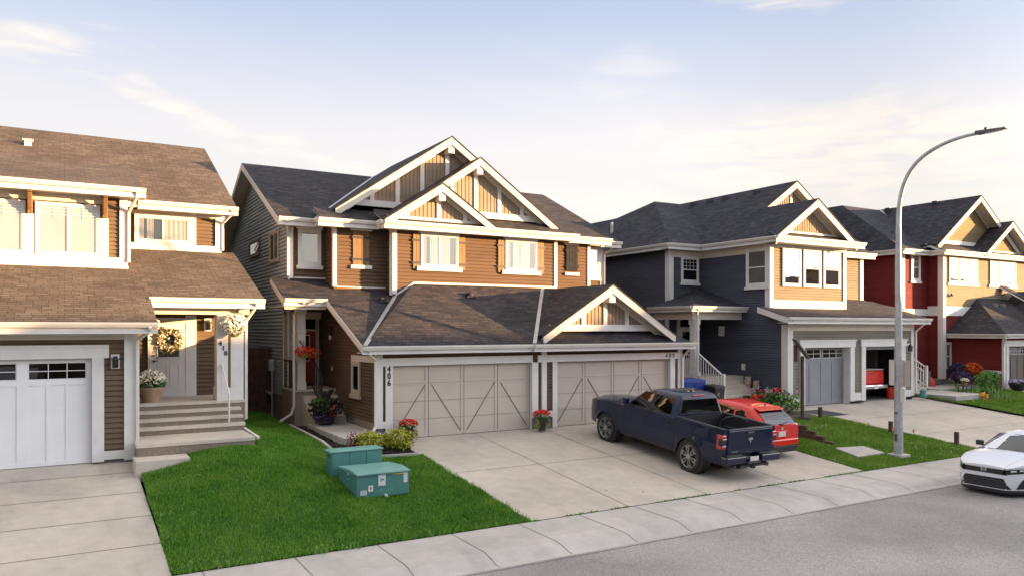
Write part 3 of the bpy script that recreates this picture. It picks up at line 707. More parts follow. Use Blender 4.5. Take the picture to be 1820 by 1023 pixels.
def lawn(name, regions, dens, hmin, hmax, m, wid=.008, base=True, clump=None):
    bm_ = MB(); V = []; 
    for (x0, x1, y0, y1) in regions:
        fx0 = x0 if callable(x0) else (lambda y, v=x0: v); fx1 = x1 if callable(x1) else (lambda y, v=x1: v)
        xa, xb = min(fx0(y0), fx0(y1)), max(fx1(y0), fx1(y1))
        nx = max(2, int((xb-xa)/.4)); ny = max(2, int((y1-y0)/.4))
        bm_.grid(lambda u, v: ((lambda y: (fx0(y)+(fx1(y)-fx0(y))*u, y, gz(fx0(y)+(fx1(y)-fx0(y))*u, y)+.01))(y0+(y1-y0)*v)), nx, ny)
        n = int((xb-xa)*(y1-y0)*dens); Y_ = rng.uniform(y0-.02, y1+.02, n); X_ = rng.uniform(xa, xb, n)
        ok = np.array([fx0(y)-.03 <= x <= fx1(y)+.03 for x, y in zip(X_, Y_)]); X_ = X_[ok]; Y_ = Y_[ok]
        Zb = np.array([gz(x, y) for x, y in zip(X_, Y_)])+.008
        patch = .5+.5*np.sin(X_*2.3+1.3*np.sin(Y_*1.7))*np.sin(Y_*2.9+.8*np.sin(X_*1.9))
        H_ = rng.uniform(hmin, hmax, len(X_))*(.75+.45*patch); A = rng.uniform(0, math.pi, len(X_)); 
        dx = np.cos(A)*wid; dy = np.sin(A)*wid; lx = rng.normal(0, .35, len(X_))*H_; ly = rng.normal(0, .35, len(X_))*H_
        t = np.stack([np.stack([X_-dx, Y_-dy, Zb], 1), np.stack([X_+dx, Y_+dy, Zb], 1), np.stack([X_+lx, Y_+ly, Zb+H_], 1)], 1); V.append(t)
    V = np.concatenate(V); n = len(V); me = bpy.data.meshes.new(name)
    me.vertices.add(n*3); me.vertices.foreach_set('co', V.reshape(-1).astype(np.float32)); me.loops.add(n*3); me.loops.foreach_set('vertex_index', np.arange(n*3, dtype=np.int32))
    me.polygons.add(n); me.polygons.foreach_set('loop_start', np.arange(0, n*3, 3, dtype=np.int32)); me.update(calc_edges=True); me.materials.append(m)
    o = bpy.data.objects.new(name, me); COL.objects.link(o); struct(o, 'stuff')
    if base: struct(bm_.build('lawn_soil', M['lawnbase'], smooth=60))
    return o
wob = lambda y: .05*math.sin(y*2.1)+.03*math.sin(y*5.7+1)
eL = lambda y: 1.52-.01*(y-13.46)+.5*wob(y)
eR = lambda y: 8.36-.01*(y-13.46)+wob(y)
lawn('grass', [(eL, eR, 13.47, 19.06), (1.50, 4.12, 19.06, 19.5), (4.10, 6.12, 19.06, 29)], 3600, .035, .075, M['blade'], .006)
lawn('grass', [(lambda y: 19.46+wob(y), lambda y: 26.0-.1*(y-13.46)+wob(y), 13.47, 19.3)], 2600, .03, .08, M['blade2'], .008)
lawn('grass', [(lambda y: 34.7+wob(y), 42.1, 13.47, 23.8)], 800, .04, .09, M['blade2'], .014)
lawn('grass', [(6.2, 8.3, 19.0, 19.05), (50, 64, 13.5, 23)], 300, .04, .09, M['blade2'], .02)
for a in ((4.3, 6.4, 29, 40), (19.4, 25.2, 19.3, 36), (34.9, 38.6, 19, 40)): struct(sheet('garden_soil', a[0], a[1], a[2], a[3], 6, 20, gz, M['soil'], .004))
for nm, reg, dn, mm in (('grass_fringe', [(1.6, 8.3, 13.42, 13.56), (1.51, 1.62, 13.5, 18.8), (8.26, 8.40, 13.5, 19)], 700, 'blade'), ('grass_fringe', [(19.5, 25.9, 13.42, 13.56), (19.38, 19.55, 13.5, 19.2)], 600, 'blade2')): lawn(nm, reg, dn, .05, .12, M[mm], .006, base=False)
mb = MB()
for wx_, wy_, r_ in ((1.75, 13.56, .10), (2.3, 13.5, .08), (3.95, 13.47, .07), (4.55, 13.47, .09), (6.1, 13.48, .05), (1.6, 14.9, .06), (1.58, 16.1, .05)):
    for i in range(26):
        a = random.uniform(0, 6.28); h_ = random.uniform(.05, .14); x = wx_+random.gauss(0, r_); y = wy_+random.gauss(0, r_*.5); z = gz(x, max(y, 13.46)); q = .012
        mb.poly([(x-q, y, z), (x+q, y, z), (x+math.cos(a)*h_*.6+q, y+math.sin(a)*h_*.4, z+h_), (x+math.cos(a)*h_*.6-q, y+math.sin(a)*h_*.4, z+h_*.9)])
struct(mb.build('weeds', M['leaf_lt']), 'stuff')
# clover flowers in the right hand lawn
mb = MB()
for cx, cy, s, n in ((22.6, 18.2, .7, 46), (23.6, 14.3, .8, 22), (25.0, 14.2, .5, 16)):
    for i in range(n):
        x, y = random.gauss(cx, s), random.gauss(cy, s*.5)
        if not (19.6 < x < 25.8 and 13.6 < y < 19.1): continue
        z = gz(x, y)+.075; r = random.uniform(.008, .015)
        for k in range(3): a = random.uniform(0, 3); mb.poly([(x-r*math.cos(a), y-r*math.sin(a), z-r), (x+r*math.cos(a), y+r*math.sin(a), z-r), (x+r*math.cos(a), y+r*math.sin(a), z+r), (x-r*math.cos(a), y-r*math.sin(a), z+r)])
struct(mb.build('clover_flowers', M['fl_white']), 'stuff')

# ================================================================== LEFT HOUSE (number 410)
def left_house():
    r = thing('house', 'brown-roofed house with a white garage door, number 410 on its porch post', 'house', (-1, 20.3, .1))
    h = House(r, M['sh_left']); sd = M['sid_left']; X = (1, 0, 0); N = (0, -1, 0)
    zl = plane_z(3.37, 19.7, .368)
    # walls
    w = MB(); w.lap([(-6.4, 2.55), (1.46, 2.55), (1.46, 3.3), (-6.4, 3.3)], (0, 20.3, 0), X, N, .125)
    w.lap([(.55, .12), (1.46, .12), (1.46, 2.55), (.55, 2.55)], (0, 20.3, 0), X, N, .125)
    w.lap([(1.46, 1.26), (4.3, 1.26), (4.3, 4.6), (1.46, 4.6)], (0, 24.1, 0), X, N, .125)
    w.lap([(-6.4, 4.7), (1.5, 4.7), (1.5, 7.05), (-6.4, 7.05)], (0, 24.0, 0), X, N, .115)
    w.lap([(1.5, 5.4), (4.3, 5.4), (4.3, 7.02), (1.5, 7.02)], (0, 26.0, 0), X, N, .115)
    w.lap([(20.3, .1), (24.1, .1), (24.1, 4.7), (20.3, 3.4)], (1.46, 0, 0), (0, 1, 0), (1, 0, 0), .125)
    w.lap([(26.05, .3), (37.6, .3), (37.6, 7.0), (26.05, 7.0)], (4.3, 0, 0), (0, 1, 0), (1, 0, 0), .125)
    w.lap([(24.1, .3), (26.05, .3), (26.05, 5.5), (24.1, 4.75)], (4.3, 0, 0), (0, 1, 0), (1, 0, 0), .125)
    w.lap([(26, 7.0), (37.6, 7.0), (32, 10.0)], (4.3, 0, 0), (0, 1, 0), (1, 0, 0), .125)
    w.lap([(24.0, 4.8), (26.0, 5.5), (26, 7.1), (24.0, 7.1)], (1.5, 0, 0), (0, 1, 0), (1, 0, 0), .125)
    w.box(-6.4, -6.3, 20.3, 37, -.8, 7); w.build('wall', sd, r)
    box('foundation', M['foundg'], r, .62, 1.45, 20.315, 20.38, -.3, .2)
    # roofs
    h.plane(rpoly([(-6.6, 19.7), (1.89, 19.7), (1.89, 21.5), (4.75, 21.5), (4.75, 26.0), (-6.6, 26.0)], zl), .14)
    zm = plane_z(7.07, 25.4, .49)
    h.plane(rpoly([(-6.6, 25.4), (4.75, 25.4), (4.75, 32), (-6.6, 32)], zm)); h.plane(rpoly([(-6.6, 32), (4.75, 32), (4.75, 38.6), (-6.6, 38.6)], lambda x, y: 10.304-.49*(y-32)))
    zs = plane_z(7.09, 23.4, .30); h.plane(rpoly([(-6.6, 23.4), (1.92, 23.4), (1.92, 28.5), (-6.6, 28.5)], zs), .15)
    h.trim.prism([(1.86, 23.5, 7.0), (1.86, 26.4, 7.3), (1.86, 26.4, 7.8), ], (.03, 0, 0))
    h.gutter((-6.6, 19.7, 3.37), (1.89, 19.7, 3.37), N, .6); h.gutter((1.86, 21.5, 4.03), (4.75, 21.5, 4.03), N, .7)
    h.gutter((-6.6, 23.4, 7.09), (1.95, 23.4, 7.09), N, .6); h.gutter((1.9, 25.4, 7.07), (4.78, 25.4, 7.07), N, .6)
    # garage trim
    h.trim.box(-5.2, .62, 20.22, 20.28, 2.62, 2.86); h.trim.box(-5.25, .90, 20.20, 20.282, 2.80, 2.86); h.trim.box(-5.2, .90, 20.23, 20.281, 2.55, 2.63); h.trim.box(.62, .90, 20.222, 20.28, 2.62, 2.80)
    h.trim.box(.55, .80, 20.24, 20.30, .12, 2.56); h.trim.box(.55, .60, 20.30, 20.44, .12, 2.56)
    h.trim.box(1.22, 1.50, 20.235, 20.281, .12, 3.17); h.trim.box(.80, 1.22, 20.245, 20.28, .16, .36); h.trim.box(1.455, 1.5, 20.28, 20.5, .12, 3.17)
    h.ctrim.box(-6.4, 1.22, 20.25, 20.281, 2.98, 3.17)
    # upper bay trims
    h.trim.box(-6.4, 1.52, 23.93, 23.98, 4.97, 5.20); h.trim.box(1.33, 1.53, 23.925, 23.981, 5.20, 6.93); h.trim.box(1.48, 1.53, 23.98, 24.2, 4.97, 6.93)
    h.ctrim.box(-6.4, 1.04, 23.935, 23.98, 6.66, 6.93); h.trim.box(-6.4, 1.55, 23.86, 23.95, 4.90, 4.97)
    for a, b in ((-.88, -.70), (.86, 1.05)): h.trim.box(a, b, 23.91, 23.981, 5.20, 6.28)
    for a in (-.85, .905, -3.4):
        k = MB(); k.box(a, a+.12, 23.80, 23.92, 6.28, 6.93); k.beam((a+.06, 23.45, 6.86), (a+.06, 23.92, 6.86), .12, .12); k.beam((a+.06, 23.55, 6.80), (a+.06, 23.86, 6.35), .10, .10); k.build('bracket', M['wood'], r, bevel=.01)
    window(r, (-.68, 23.98, 5.20), X, N, 1.53, 1.42, .07, 'white', 2, behind='slats', glass='glass_cl', cross=(4, 4, .74, 1))
    window(r, (-2.75, 23.98, 5.20), X, N, 1.86, 1.42, .07, 'white', 2, behind='slats', glass='glass_cl', cross=(4, 4, .74, 1))
    # recessed wall trims and window
    h.trim.box(1.5, 4.36, 25.93, 25.981, 5.66, 5.86); h.trim.box(4.18, 4.36, 25.925, 25.98, 5.86, 6.87); h.ctrim.box(1.5, 4.18, 25.935, 25.982, 6.74, 6.87)
    h.trim.box(3.42, 3.60, 25.92, 25.983, 5.86, 6.87)
    window(r, (1.84, 25.98, 5.86), X, N, 1.62, .88, .09, 'white', 2, behind='curtain', glass='glass_cl', split=((0, .10), (.16, .30), (.52, 1)))
    # porch
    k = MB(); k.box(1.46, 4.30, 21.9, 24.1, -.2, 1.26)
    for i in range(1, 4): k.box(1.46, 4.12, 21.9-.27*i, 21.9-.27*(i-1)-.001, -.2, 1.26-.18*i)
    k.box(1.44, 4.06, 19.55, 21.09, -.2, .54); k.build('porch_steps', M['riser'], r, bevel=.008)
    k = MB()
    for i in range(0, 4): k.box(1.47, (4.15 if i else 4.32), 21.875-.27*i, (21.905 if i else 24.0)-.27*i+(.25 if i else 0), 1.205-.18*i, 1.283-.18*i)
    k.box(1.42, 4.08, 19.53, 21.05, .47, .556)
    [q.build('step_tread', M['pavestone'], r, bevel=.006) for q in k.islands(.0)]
    box('stoop_slab', M['pavestone'], r, 1.36, 2.5, 18.9, 19.7, -.2, .27, bevel=.015)
    p = MB(); p.box(3.60, 4.24, 21.95, 22.5, 1.26, 3.62); po = p.build('porch_post', M['white'], r)
    k = MB(); k.box(3.57, 4.27, 21.92, 22.53, 1.27, 1.62); k.box(3.57, 3.86, 21.925, 22.0, 1.62, 3.62); k.box(3.93, 4.27, 21.925, 22.0, 1.62, 3.62); k.build('post_board', M['white'], po, bevel=.006)
    box('post_recess', M['sid_left'], po, 3.86, 3.93, 21.928, 21.96, 1.62, 3.5)
    h.ctrim.box(1.9, 4.42, 21.90, 22.3, 3.62, 3.84); h.ctrim.box(1.9, 4.36, 21.96, 22.2, 3.84, 3.95); h.ctrim.box(4.16, 4.42, 22.3, 24.1, 3.62, 3.84)
    h.sof.box(1.9, 4.36, 22.2, 24.1, 3.86, 3.88)
    for ch, x, z in (('4', 3.66, 2.83), ('1', 3.74, 2.70), ('0', 3.80, 2.56)): text('house_number', ch, .17, M['iron'], po, (x, 21.915, z), FRONT)
    text('house_number', '7', .20, M['iron'], r, (4.12, 21.89, 3.73), FRONT)
    k = MB(); k.tube([(3.70, 21.93, 2.28), (3.76, 21.2, 1.52), (3.76, 21.2, .76)], .025, 8); k.tube([(3.70, 21.93, 2.20), (3.70, 21.93, 1.32)], .018, 8); k.build('handrail', M['white'], r)
    # entry door
    d = box('front_door', M['white'], r, 2.13, 3.05, 24.0, 24.06, 1.36, 3.40)
    h.trim.box(3.05, 3.34, 23.985, 24.09, 1.26, 3.62); h.trim.box(1.62, 2.13, 24.02, 24.09, 3.40, 3.5); h.trim.box(2.05, 2.13, 23.985, 24.09, 1.30, 3.40); h.trim.box(2.05, 3.34, 23.975, 24.08, 3.41, 3.55); h.trim.box(1.95, 3.3, 23.93, 24.08, 1.26, 1.36)
    box('pane', M['glass'], d, 2.30, 2.88, 23.985, 23.99, 2.42, 3.22); k = MB()
    for a in (2.28, 2.87): k.box(a, a+.03, 23.975, 24.0, 2.39, 3.25)
    k.box(2.28, 2.9, 23.975, 24.0, 2.39, 2.42); k.box(2.28, 2.9, 23.975, 24.0, 3.22, 3.25)
    for a in (2.30, 2.62):
        for (u0, u1, z0, z1) in ((a, a+.26, 1.55, 1.57), (a, a+.26, 2.2, 2.22), (a, a+.02, 1.57, 2.2), (a+.24, a+.26, 1.57, 2.2)): k.box(u0, u1, 23.988, 24.0, z0, z1)
    k.build('molding', M['white'], d)
    k = MB(); k.box(2.31, 2.87, 23.992, 23.996, 2.43, 3.21); k.build('curtain', M['curtain'], d)
    k = MB(); k.lathe((2.2, 23.96, 2.30), [(.001, -.02), (.03, -.02), (.03, .04), (.02, .05)], 10, 'y'); k.lathe((2.2, 23.96, 2.46), [(.001, -.01), (.028, -.01), (.028, .04)], 10, 'y'); k.box(2.2, 2.3, 23.93, 23.95, 2.29, 2.31); k.build('handle', M['iron'], d)
    garage_door(r, -4.93, .55, 20.42, .10, 2.55, 'white', M['gdoor_w'])
    lantern(r, 1.03, 20.28, 2.46); lantern(r, 3.66, 24.08, 3.35, 1.1)
    downspout(r, [(1.72, 19.62, 3.26), (1.70, 19.75, 3.14), (1.50, 20.18, 2.98), (1.50, 20.18, .30)]); box('downspout_outlet', M['plastic'], r, 1.45, 1.55, 20.12, 20.22, .22, .30)
    downspout(r, [(4.52, 21.42, 3.92), (4.52, 21.5, 3.84), (4.34, 21.95, 3.45), (4.34, 21.95, .75)])
    downspout(r, [(1.74, 23.34, 6.98), (1.72, 23.4, 6.85), (1.56, 23.9, 6.5), (1.56, 23.9, 5.1)]); downspout(r, [(4.6, 25.34, 6.98), (4.56, 25.5, 6.82), (4.40, 25.92, 6.6), (4.40, 25.92, 5.75)])
    k = MB(); k.box(-1.15, -.95, 29.9, 30.1, 9.0, 9.45); k.box(-1.2, -.9, 29.85, 30.15, 9.45, 9.5); k.build('roof_vent', M['gutter'], r)
    k = MB(); k.beam((4.14, 21.2, .58), (4.20, 19.7, .50), .07, .05); k.build('drain_pipe', M['gutter'], r)
    h.finish(M['white'], M['cream'])
left_house()

# ================================================================== CENTRE DUPLEX (406 / 402)
def centre_house():
    r = thing('duplex_house', 'brown sided duplex with orange wooden shutters and two greige garage doors, numbers 406 and 402', 'house', (13, 20.85, 0))
    h = House(r, M['sh_c']); X = (1, 0, 0); N = (0, -1, 0); Y = (0, 1, 0); NX = (-1, 0, 0); sd = M['sid_c']
    zP = plane_z(2.73, 20.4, .412); zF = plane_z(2.73, 20.4, .525)
    w = MB()
    for x0, x1, y in ((6.45, 7.70, 25.6), (7.70, 9.58, 24.80), (9.58, 16.2, 24.25), (16.2, 18.16, 24.80), (18.16, 19.4, 25.6)): w.lap([(x0, 3.9), (x1, 3.9), (x1, 6.72), (x0, 6.72)], (0, y, 0), X, N, .122)
    for x, a, b in ((7.70, 24.8, 25.6), (9.58, 24.25, 24.8)): w.lap([(a, 3.9), (b, 3.9), (b, 6.72), (a, 6.72)], (x, 0, 0), Y, NX, .122)
    for x, a, b in ((16.2, 24.25, 24.8), (18.16, 24.8, 25.6)): w.lap([(a, 3.9), (b, 3.9), (b, 6.72), (a, 6.72)], (x, 0, 0), Y, X, .122)
    w.lap([(25.6, .2), (36.2, .2), (36.2, 6.7), (25.6, 6.7)], (19.4, 0, 0), Y, X, .122)
    w.lap([(25.6, 6.7), (36.2, 6.7), (30.9, 9.4)], (19.4, 0, 0), Y, X, .122)
    # garage: front and left side, porch back wall
    for x0, x1, z0, z1 in ((7.75, 19.3, 2.14, 2.62), (7.75, 8.21, .45, 2.14), (12.97, 13.94, .45, 2.14), (18.84, 19.3, .45, 2.14)): w.lap([(x0, z0), (x1, z0), (x1, z1), (x0, z1)], (0, 20.85, 0), X, N, .10)
    w.lap([(20.86, .50), (26.3, .50), (26.3, 4.9), (20.86, 2.72)], (7.75, 0, 0), Y, NX, .10)
    w.lap([(6.45, 1.25), (7.75, 1.25), (7.75, 4.6), (6.45, 4.6)], (0, 26.3, 0), X, N, .10)
    w.lap([(20.86, .2), (25.7, .2), (25.7, 2.7), (20.86, 2.7)], (19.3, 0, 0), Y, X, .10)
    w.box(6.5, 19.35, 36.1, 36.2, .2, 6.7); w.build('wall', sd, r)
    k = MB().lap([(25.6, .95), (36.2, .95), (36.2, 6.72), (25.6, 6.72)], (6.45, 0, 0), Y, NX, .128)
    k.lap([(25.6, 6.72), (36.2, 6.72), (30.9, 9.35)], (6.45, 0, 0), Y, NX, .128); k.build('side_wall', M['sid_cs'], r)
    k = MB().box(6.47, 6.6, 25.65, 36.2, -.3, .95).box(7.77, 7.9, 20.9, 26.3, -.3, .50); k.build('foundation', M['found'], r)
    k = MB()
    for a, b in ((7.77, 8.14), (13.02, 13.90), (18.9, 19.28)): box('foundation', M['foundg'], r, a, b, 20.87, 20.98, -.2, .36)
    # roofs
    apx = (10.3, 24.25, 4.75)
    h.plane([(7.2, 20.4, 2.73), (19.6, 20.4, 2.73), (16.5, 24.25, 4.75), apx], .13)
    h.plane([(7.2, 20.4, 2.73), apx, (9.66, 24.25, 4.30)], .05)
    h.plane([(19.6, 20.4, 2.73), (19.6, 25.6, 2.73), (16.5, 25.6, 4.75), (16.5, 24.25, 4.75)], .1)
    h.plane([(16.1, 24.2, 4.72), (16.5, 24.2, 4.75), (16.5, 24.9, 4.75), (16.1, 24.9, 4.75)], .03)
    h.plane([(5.86, 23.9, zP(0, 23.9)), (7.2, 23.9, zP(0, 23.9)), (7.2, 20.4, 2.73), (9.66, 24.25, 4.30)] + rpoly([(9.66, 24.9), (7.8, 24.9), (7.8, 25.7), (5.86, 25.7)], zP), .15)
    h.flash.beam((7.24, 20.42, 2.765), (9.64, 24.2, 4.335), .13, .012); h.flash.beam((12.83, 20.42, 2.775), (15.55, 24.2, 4.735), .12, .02)
    h.trim.beam((9.66, 24.21, 4.36), (10.33, 24.21, 4.80), .03, .06); h.trim.box(10.33, 16.2, 24.19, 24.235, 4.76, 4.83); h.trim.beam((9.53, 24.3, 4.36), (9.53, 24.3, 6.6), .09, .11, up=(0, 1, 0))
    h.trim.box(7.8, 9.5, 24.755, 24.79, 4.60, 4.64); h.trim.box(6.6, 7.66, 25.555, 25.59, 4.91, 4.95)
    zM = plane_z(6.83, 25.0, .48)
    h.plane(rpoly([(5.95, 25.0), (19.9, 25.0), (19.9, 30.9), (5.95, 30.9)], zM), .2); h.plane(rpoly([(5.95, 30.9), (19.9, 30.9), (19.9, 36.8), (5.95, 36.8)], lambda x, y: 9.662-.48*(y-30.9)), .2)
    h.plane(rpoly([(7.15, 24.35), (9.7, 24.35), (9.7, 25.42), (7.15, 25.42)], plane_z(6.80, 24.35, .48)), .05)
    h.plane(rpoly([(9.05, 23.7), (16.85, 23.7), (16.85, 24.75), (9.05, 24.75)], plane_z(6.78, 23.7, .48)), .05)
    h.plane(rpoly([(15.9, 24.35), (18.9, 24.35), (18.9, 27.7), (15.9, 27.7)], plane_z(6.80, 24.35, .405)), .12)
    h.flash.beam((7.15, 25.02, 6.88), (11.35, 30.85, 9.70), .08, .012)
    G = h.gutter
    G((5.95, 25.0, 6.83), (7.15, 25.0, 6.83), N, .6); G((7.15, 25.0, 6.83), (7.15, 24.35, 6.80), NX); G((7.05, 24.35, 6.80), (9.1, 24.35, 6.80), N, .45)
    G((9.05, 24.35, 6.80), (9.05, 23.7, 6.78), NX, 0); G((9.05, 23.7, 6.78), (16.85, 23.7, 6.78), N, .55); G((16.85, 24.35, 6.8), (18.92, 24.35, 6.80), N, .45); G((18.9, 25.0, 6.80), (19.95, 25.0, 6.80), N, .6)
    G((7.15, 20.4, 2.73), (12.85, 20.4, 2.73), N, .45, .17); G((12.75, 20.32, 2.73), (19.62, 20.32, 2.73), N, .5, .17); G((5.86, 23.9, 4.16), (7.2, 23.9, 4.16), N, .3, .17)
    # rakes of the main roof and porch roof
    for x in (5.93,): h.ctrim.prism([(x, 25.0, 6.80), (x, 30.9, 9.63), (x, 36.8, 6.80), (x, 36.8, 6.57), (x, 30.9, 9.40), (x, 25.0, 6.57)], (.035, 0, 0))
    h.ctrim.prism([(7.17, 20.4, 2.71), (7.17, 23.9, 4.15), (7.17, 23.9, 3.95), (7.17, 20.4, 2.51)], (.04, 0, 0)); h.ctrim.prism([(5.84, 23.9, 4.14), (5.84, 25.7, 4.88), (5.84, 25.7, 4.70), (5.84, 23.9, 3.93)], (.035, 0, 0))
    h.sof.prism([(5.98, 25.1, 6.62), (6.43, 25.1, 6.62), (6.43, 30.9, 9.42), (5.98, 30.9, 9.42)], (0, 0, -.02)); h.sof.prism([(5.98, 30.9, 9.42), (6.43, 30.9, 9.42), (6.43, 36.7, 6.64), (5.98, 36.7, 6.64)], (0, 0, -.02))
    h.sof.prism([(7.22, 20.5, 2.55), (7.73, 20.5, 2.55), (7.73, 23.9, 3.95), (7.22, 23.9, 3.95)], (0, 0, -.02)); h.sof.prism([(5.9, 23.95, 3.94), (7.73, 23.95, 3.94), (7.73, 26.25, 3.94), (5.9, 26.25, 3.94)], (0, 0, -.02))
    # gables
    h.gable(12.15, 10.22, 4.33, .68, 24.98, 31.0, 25.42, fm=M['batten'], posts=(-2.9, -1.95, -1.0, 0, 1.0), zbase=7.50)
    h.gable(12.92, 9.40, 3.42, .684, 24.22, 29.5, 24.62, fm=M['batten'], posts=(-1.9, -.95, 0, .98, 1.95), zbase=7.28)
    h.gable(11.17, 8.22, 2.12, .65, 23.68, 26.2, 24.05, fm=M['batten'], posts=(-1.15, -.0, 1.02), zbase=6.82, kp=True)
    h.gable(16.02, 4.74, 2.80, .61, 20.50, 24.9, 20.98, fm=M['batten'], posts=(-.92, 0, .95), zbase=3.17)
    # corner boards and bands
    T = h.trim.box
    T(6.41, 6.56, 25.54, 25.58, 4.9, 6.6); T(6.405, 6.445, 25.56, 25.74, .95, 6.6); T(7.66, 7.79, 24.745, 24.785, 4.62, 6.6); T(7.655, 7.695, 24.765, 24.86, 4.62, 6.6); T(9.54, 9.70, 24.195, 24.235, 4.40, 6.58); T(16.08, 16.22, 24.195, 24.235, 4.8, 6.58)
    T(18.05, 18.18, 24.745, 24.785, 4.6, 6.6); T(19.27, 19.43, 25.545, 25.585, 4.8, 6.6)
    h.ctrim.box(9.0, 13.35, 23.98, 24.20, 6.56, 6.84)
    # garage trims
    T(7.72, 12.99, 20.79, 20.835, 2.15, 2.38); T(13.18, 19.33, 20.76, 20.832, 2.15, 2.38)
    T(7.71, 7.90, 20.785, 20.833, .55, 2.58); T(7.71, 7.75, 20.833, 20.98, .55, 2.58); T(7.99, 8.21, 20.79, 20.833, .0, 2.15); T(7.90, 7.99, 20.795, 20.833, .36, .56); T(7.71, 7.90, 20.787, 20.834, .36, .55)
    T(12.97, 13.20, 20.79, 20.833, .36, 2.15); T(13.32, 13.50, 20.75, 20.833, .36, 2.58); T(13.76, 13.94, 20.79, 20.833, .0, 2.15); T(13.20, 13.32, 20.795, 20.833, .36, .56); T(13.50, 13.76, 20.795, 20.833, .36, .56)
    T(18.84, 19.06, 20.79, 20.833, .0, 2.15); T(19.2, 19.33, 20.785, 20.833, .2, 2.58)
    T(12.96, 12.985, 20.835, 20.98, 0, 2.15); T(18.83, 18.86, 20.835, 20.98, 0, 2.15)
    garage_door(r, 8.21, 12.96, 20.96, .015, 2.15, 'barn', M['gdoor_c']); garage_door(r, 13.94, 18.83, 20.96, .015, 2.15, 'barn', M['gdoor_c'])
    for ch, z in (('4', 2.06), ('0', 1.86), ('6', 1.66)): text('house_number', ch, .24, M['iron'], r, (8.09, 20.783, z), FRONT, xs=.85)
    for ch, x in (('4', 18.62), ('0', 18.79), ('2', 18.96)): text('house_number', ch, .19, M['frame_dk'], r, (x, 20.752, 2.265), FRONT)
    # windows and shutters
    def shutter(x0, x1, z0, z1, y, m, straps=True):
        k = MB(); n = max(2, round((x1-x0)/.13)); wd = (x1-x0)/n
        for i in range(n): k.box(x0+i*wd+.004, x0+(i+1)*wd-.004, y-.045, y-.0, z0, z1)
        s = k.build('shutter', m, r, bevel=.004)
        k = MB()
        for z in (z0+(z1-z0)*.17, z0+(z1-z0)*.80): MB().box(x0-.04, x1+.05, y-.06, y-.044, z-.035, z+.035).build('strap_hinge', M['iron'] if m is M['wood'] else M['shut_dk'], s)
    def win(x0, x1, z0, z1, y): 
        window(r, (x0, y-.005, z0), X, N, x1-x0, z1-z0, .06, 'white', 2, behind='curtain', glass='glass_cl', split=((.0, .10), (.20, .47), (.53, .82)))
    win(10.56, 12.0, 5.36, 6.50, 24.23); win(13.92, 15.28, 5.36, 6.50, 24.23)
    for a, b in ((10.42, 12.14), (13.78, 15.46)): T(a, b, 24.13, 24.23, 5.22, 5.37)
    T(10.50, 12.06, 24.16, 24.228, 6.50, 6.57); T(13.86, 15.34, 24.16, 24.228, 6.50, 6.57)
    for a, b in ((10.28, 10.54), (12.02, 12.28), (13.62, 13.90), (15.30, 15.60)): shutter(a, b, 5.28, 6.50, 24.225, M['wood'])
    shutter(8.34, 8.92, 5.36, 6.52, 24.78, M['wood']); T(8.27, 9.0, 24.70, 24.785, 6.52, 6.64); T(8.27, 9.0, 24.70, 24.785, 5.24, 5.36)
    shutter(17.0, 17.55, 5.50, 6.50, 24.765, M['shut_dk']); T(16.95, 17.62, 24.70, 24.785, 6.50, 6.62); T(16.95, 17.62, 24.70, 24.785, 5.32, 5.43)
    window(r, (6.72, 25.59, 5.34), X, N, .78, 1.22, .09, 'white', 1, behind='blindg', glass='glass', head=.05, sill=.05); window(r, (18.62, 25.59, 5.34), X, N, .62, 1.26, .09, 'white', 1, glass='glass_sky', dh=True, sill=.04)
    window(r, (6.44, 31.7, 6.02), (0, -1, 0), NX, 1.85, .66, .10, 'frame_dk', 1, 'frame_dk', behind='blind', glass='glass')
    window(r, (6.44, 28.2, 5.55), (0, -1, 0), NX, 1.35, 1.12, .10, 'tantrim', 2, 'tantrim', behind='curtain', glass='glass', split=((.5, .95),))
    window(r, (7.74, 22.95, 1.22), (0, -1, 0), NX, .78, 1.02, .12, 'tantrim', 1, 'tantrim', behind='dark', glass='glass_dk', sill=.06)
    h.ctrim.box(7.70, 7.745, 20.9, 23.02, 2.24, 2.42)
    # porch
    k = MB().box(6.38, 7.74, 24.7, 26.3, -.2, 1.25); k.build('porch_block', M['found'], r)
    k = MB()
    for i in range(1, 5): k.box(6.62, 7.74, 24.7-.28*i, 24.7-.28*(i-1)-.001, -.1, 1.25-.194*i)
    k.box(6.36, 7.74, 24.66, 26.3, 1.19, 1.262); k.build('porch_steps', M['pavestone'], r, bevel=.01)
    k = MB().box(6.50, 6.76, 24.76, 25.02, 1.26, 3.95); k.box(6.48, 6.78, 24.74, 25.04, 3.1, 3.16); k.box(6.47, 6.79, 24.73, 25.05, 3.72, 3.95); k.box(6.48, 6.78, 24.74, 25.04, 1.262, 1.5)
    po = k.build('porch_post', M['white'], r, bevel=.006)
    for ch, x, z in (('4', 6.57, 2.82), ('0', 6.62, 2.75), ('6', 6.67, 2.67)): text('house_number', ch, .12, M['iron'], po, (x, 24.755, z), FRONT)
    T(6.40, 6.55, 26.22, 26.28, 1.25, 3.95); h.ctrim.box(6.45, 7.7, 26.20, 26.275, 3.56, 3.8); h.ctrim.box(5.9, 7.2, 24.0, 24.06, 3.84, 4.0)
    d = box('front_door', M['doorred'], r, 6.66, 7.50, 26.22, 26.27, 1.36, 3.15)
    k = MB(); k.box(6.56, 6.66, 26.19, 26.27, 1.26, 3.56); k.box(7.50, 7.62, 26.19, 26.27, 1.26, 3.56); k.box(6.66, 7.5, 26.19, 26.27, 3.15, 3.22); k.build('door_frame', M['tantrim'], d)
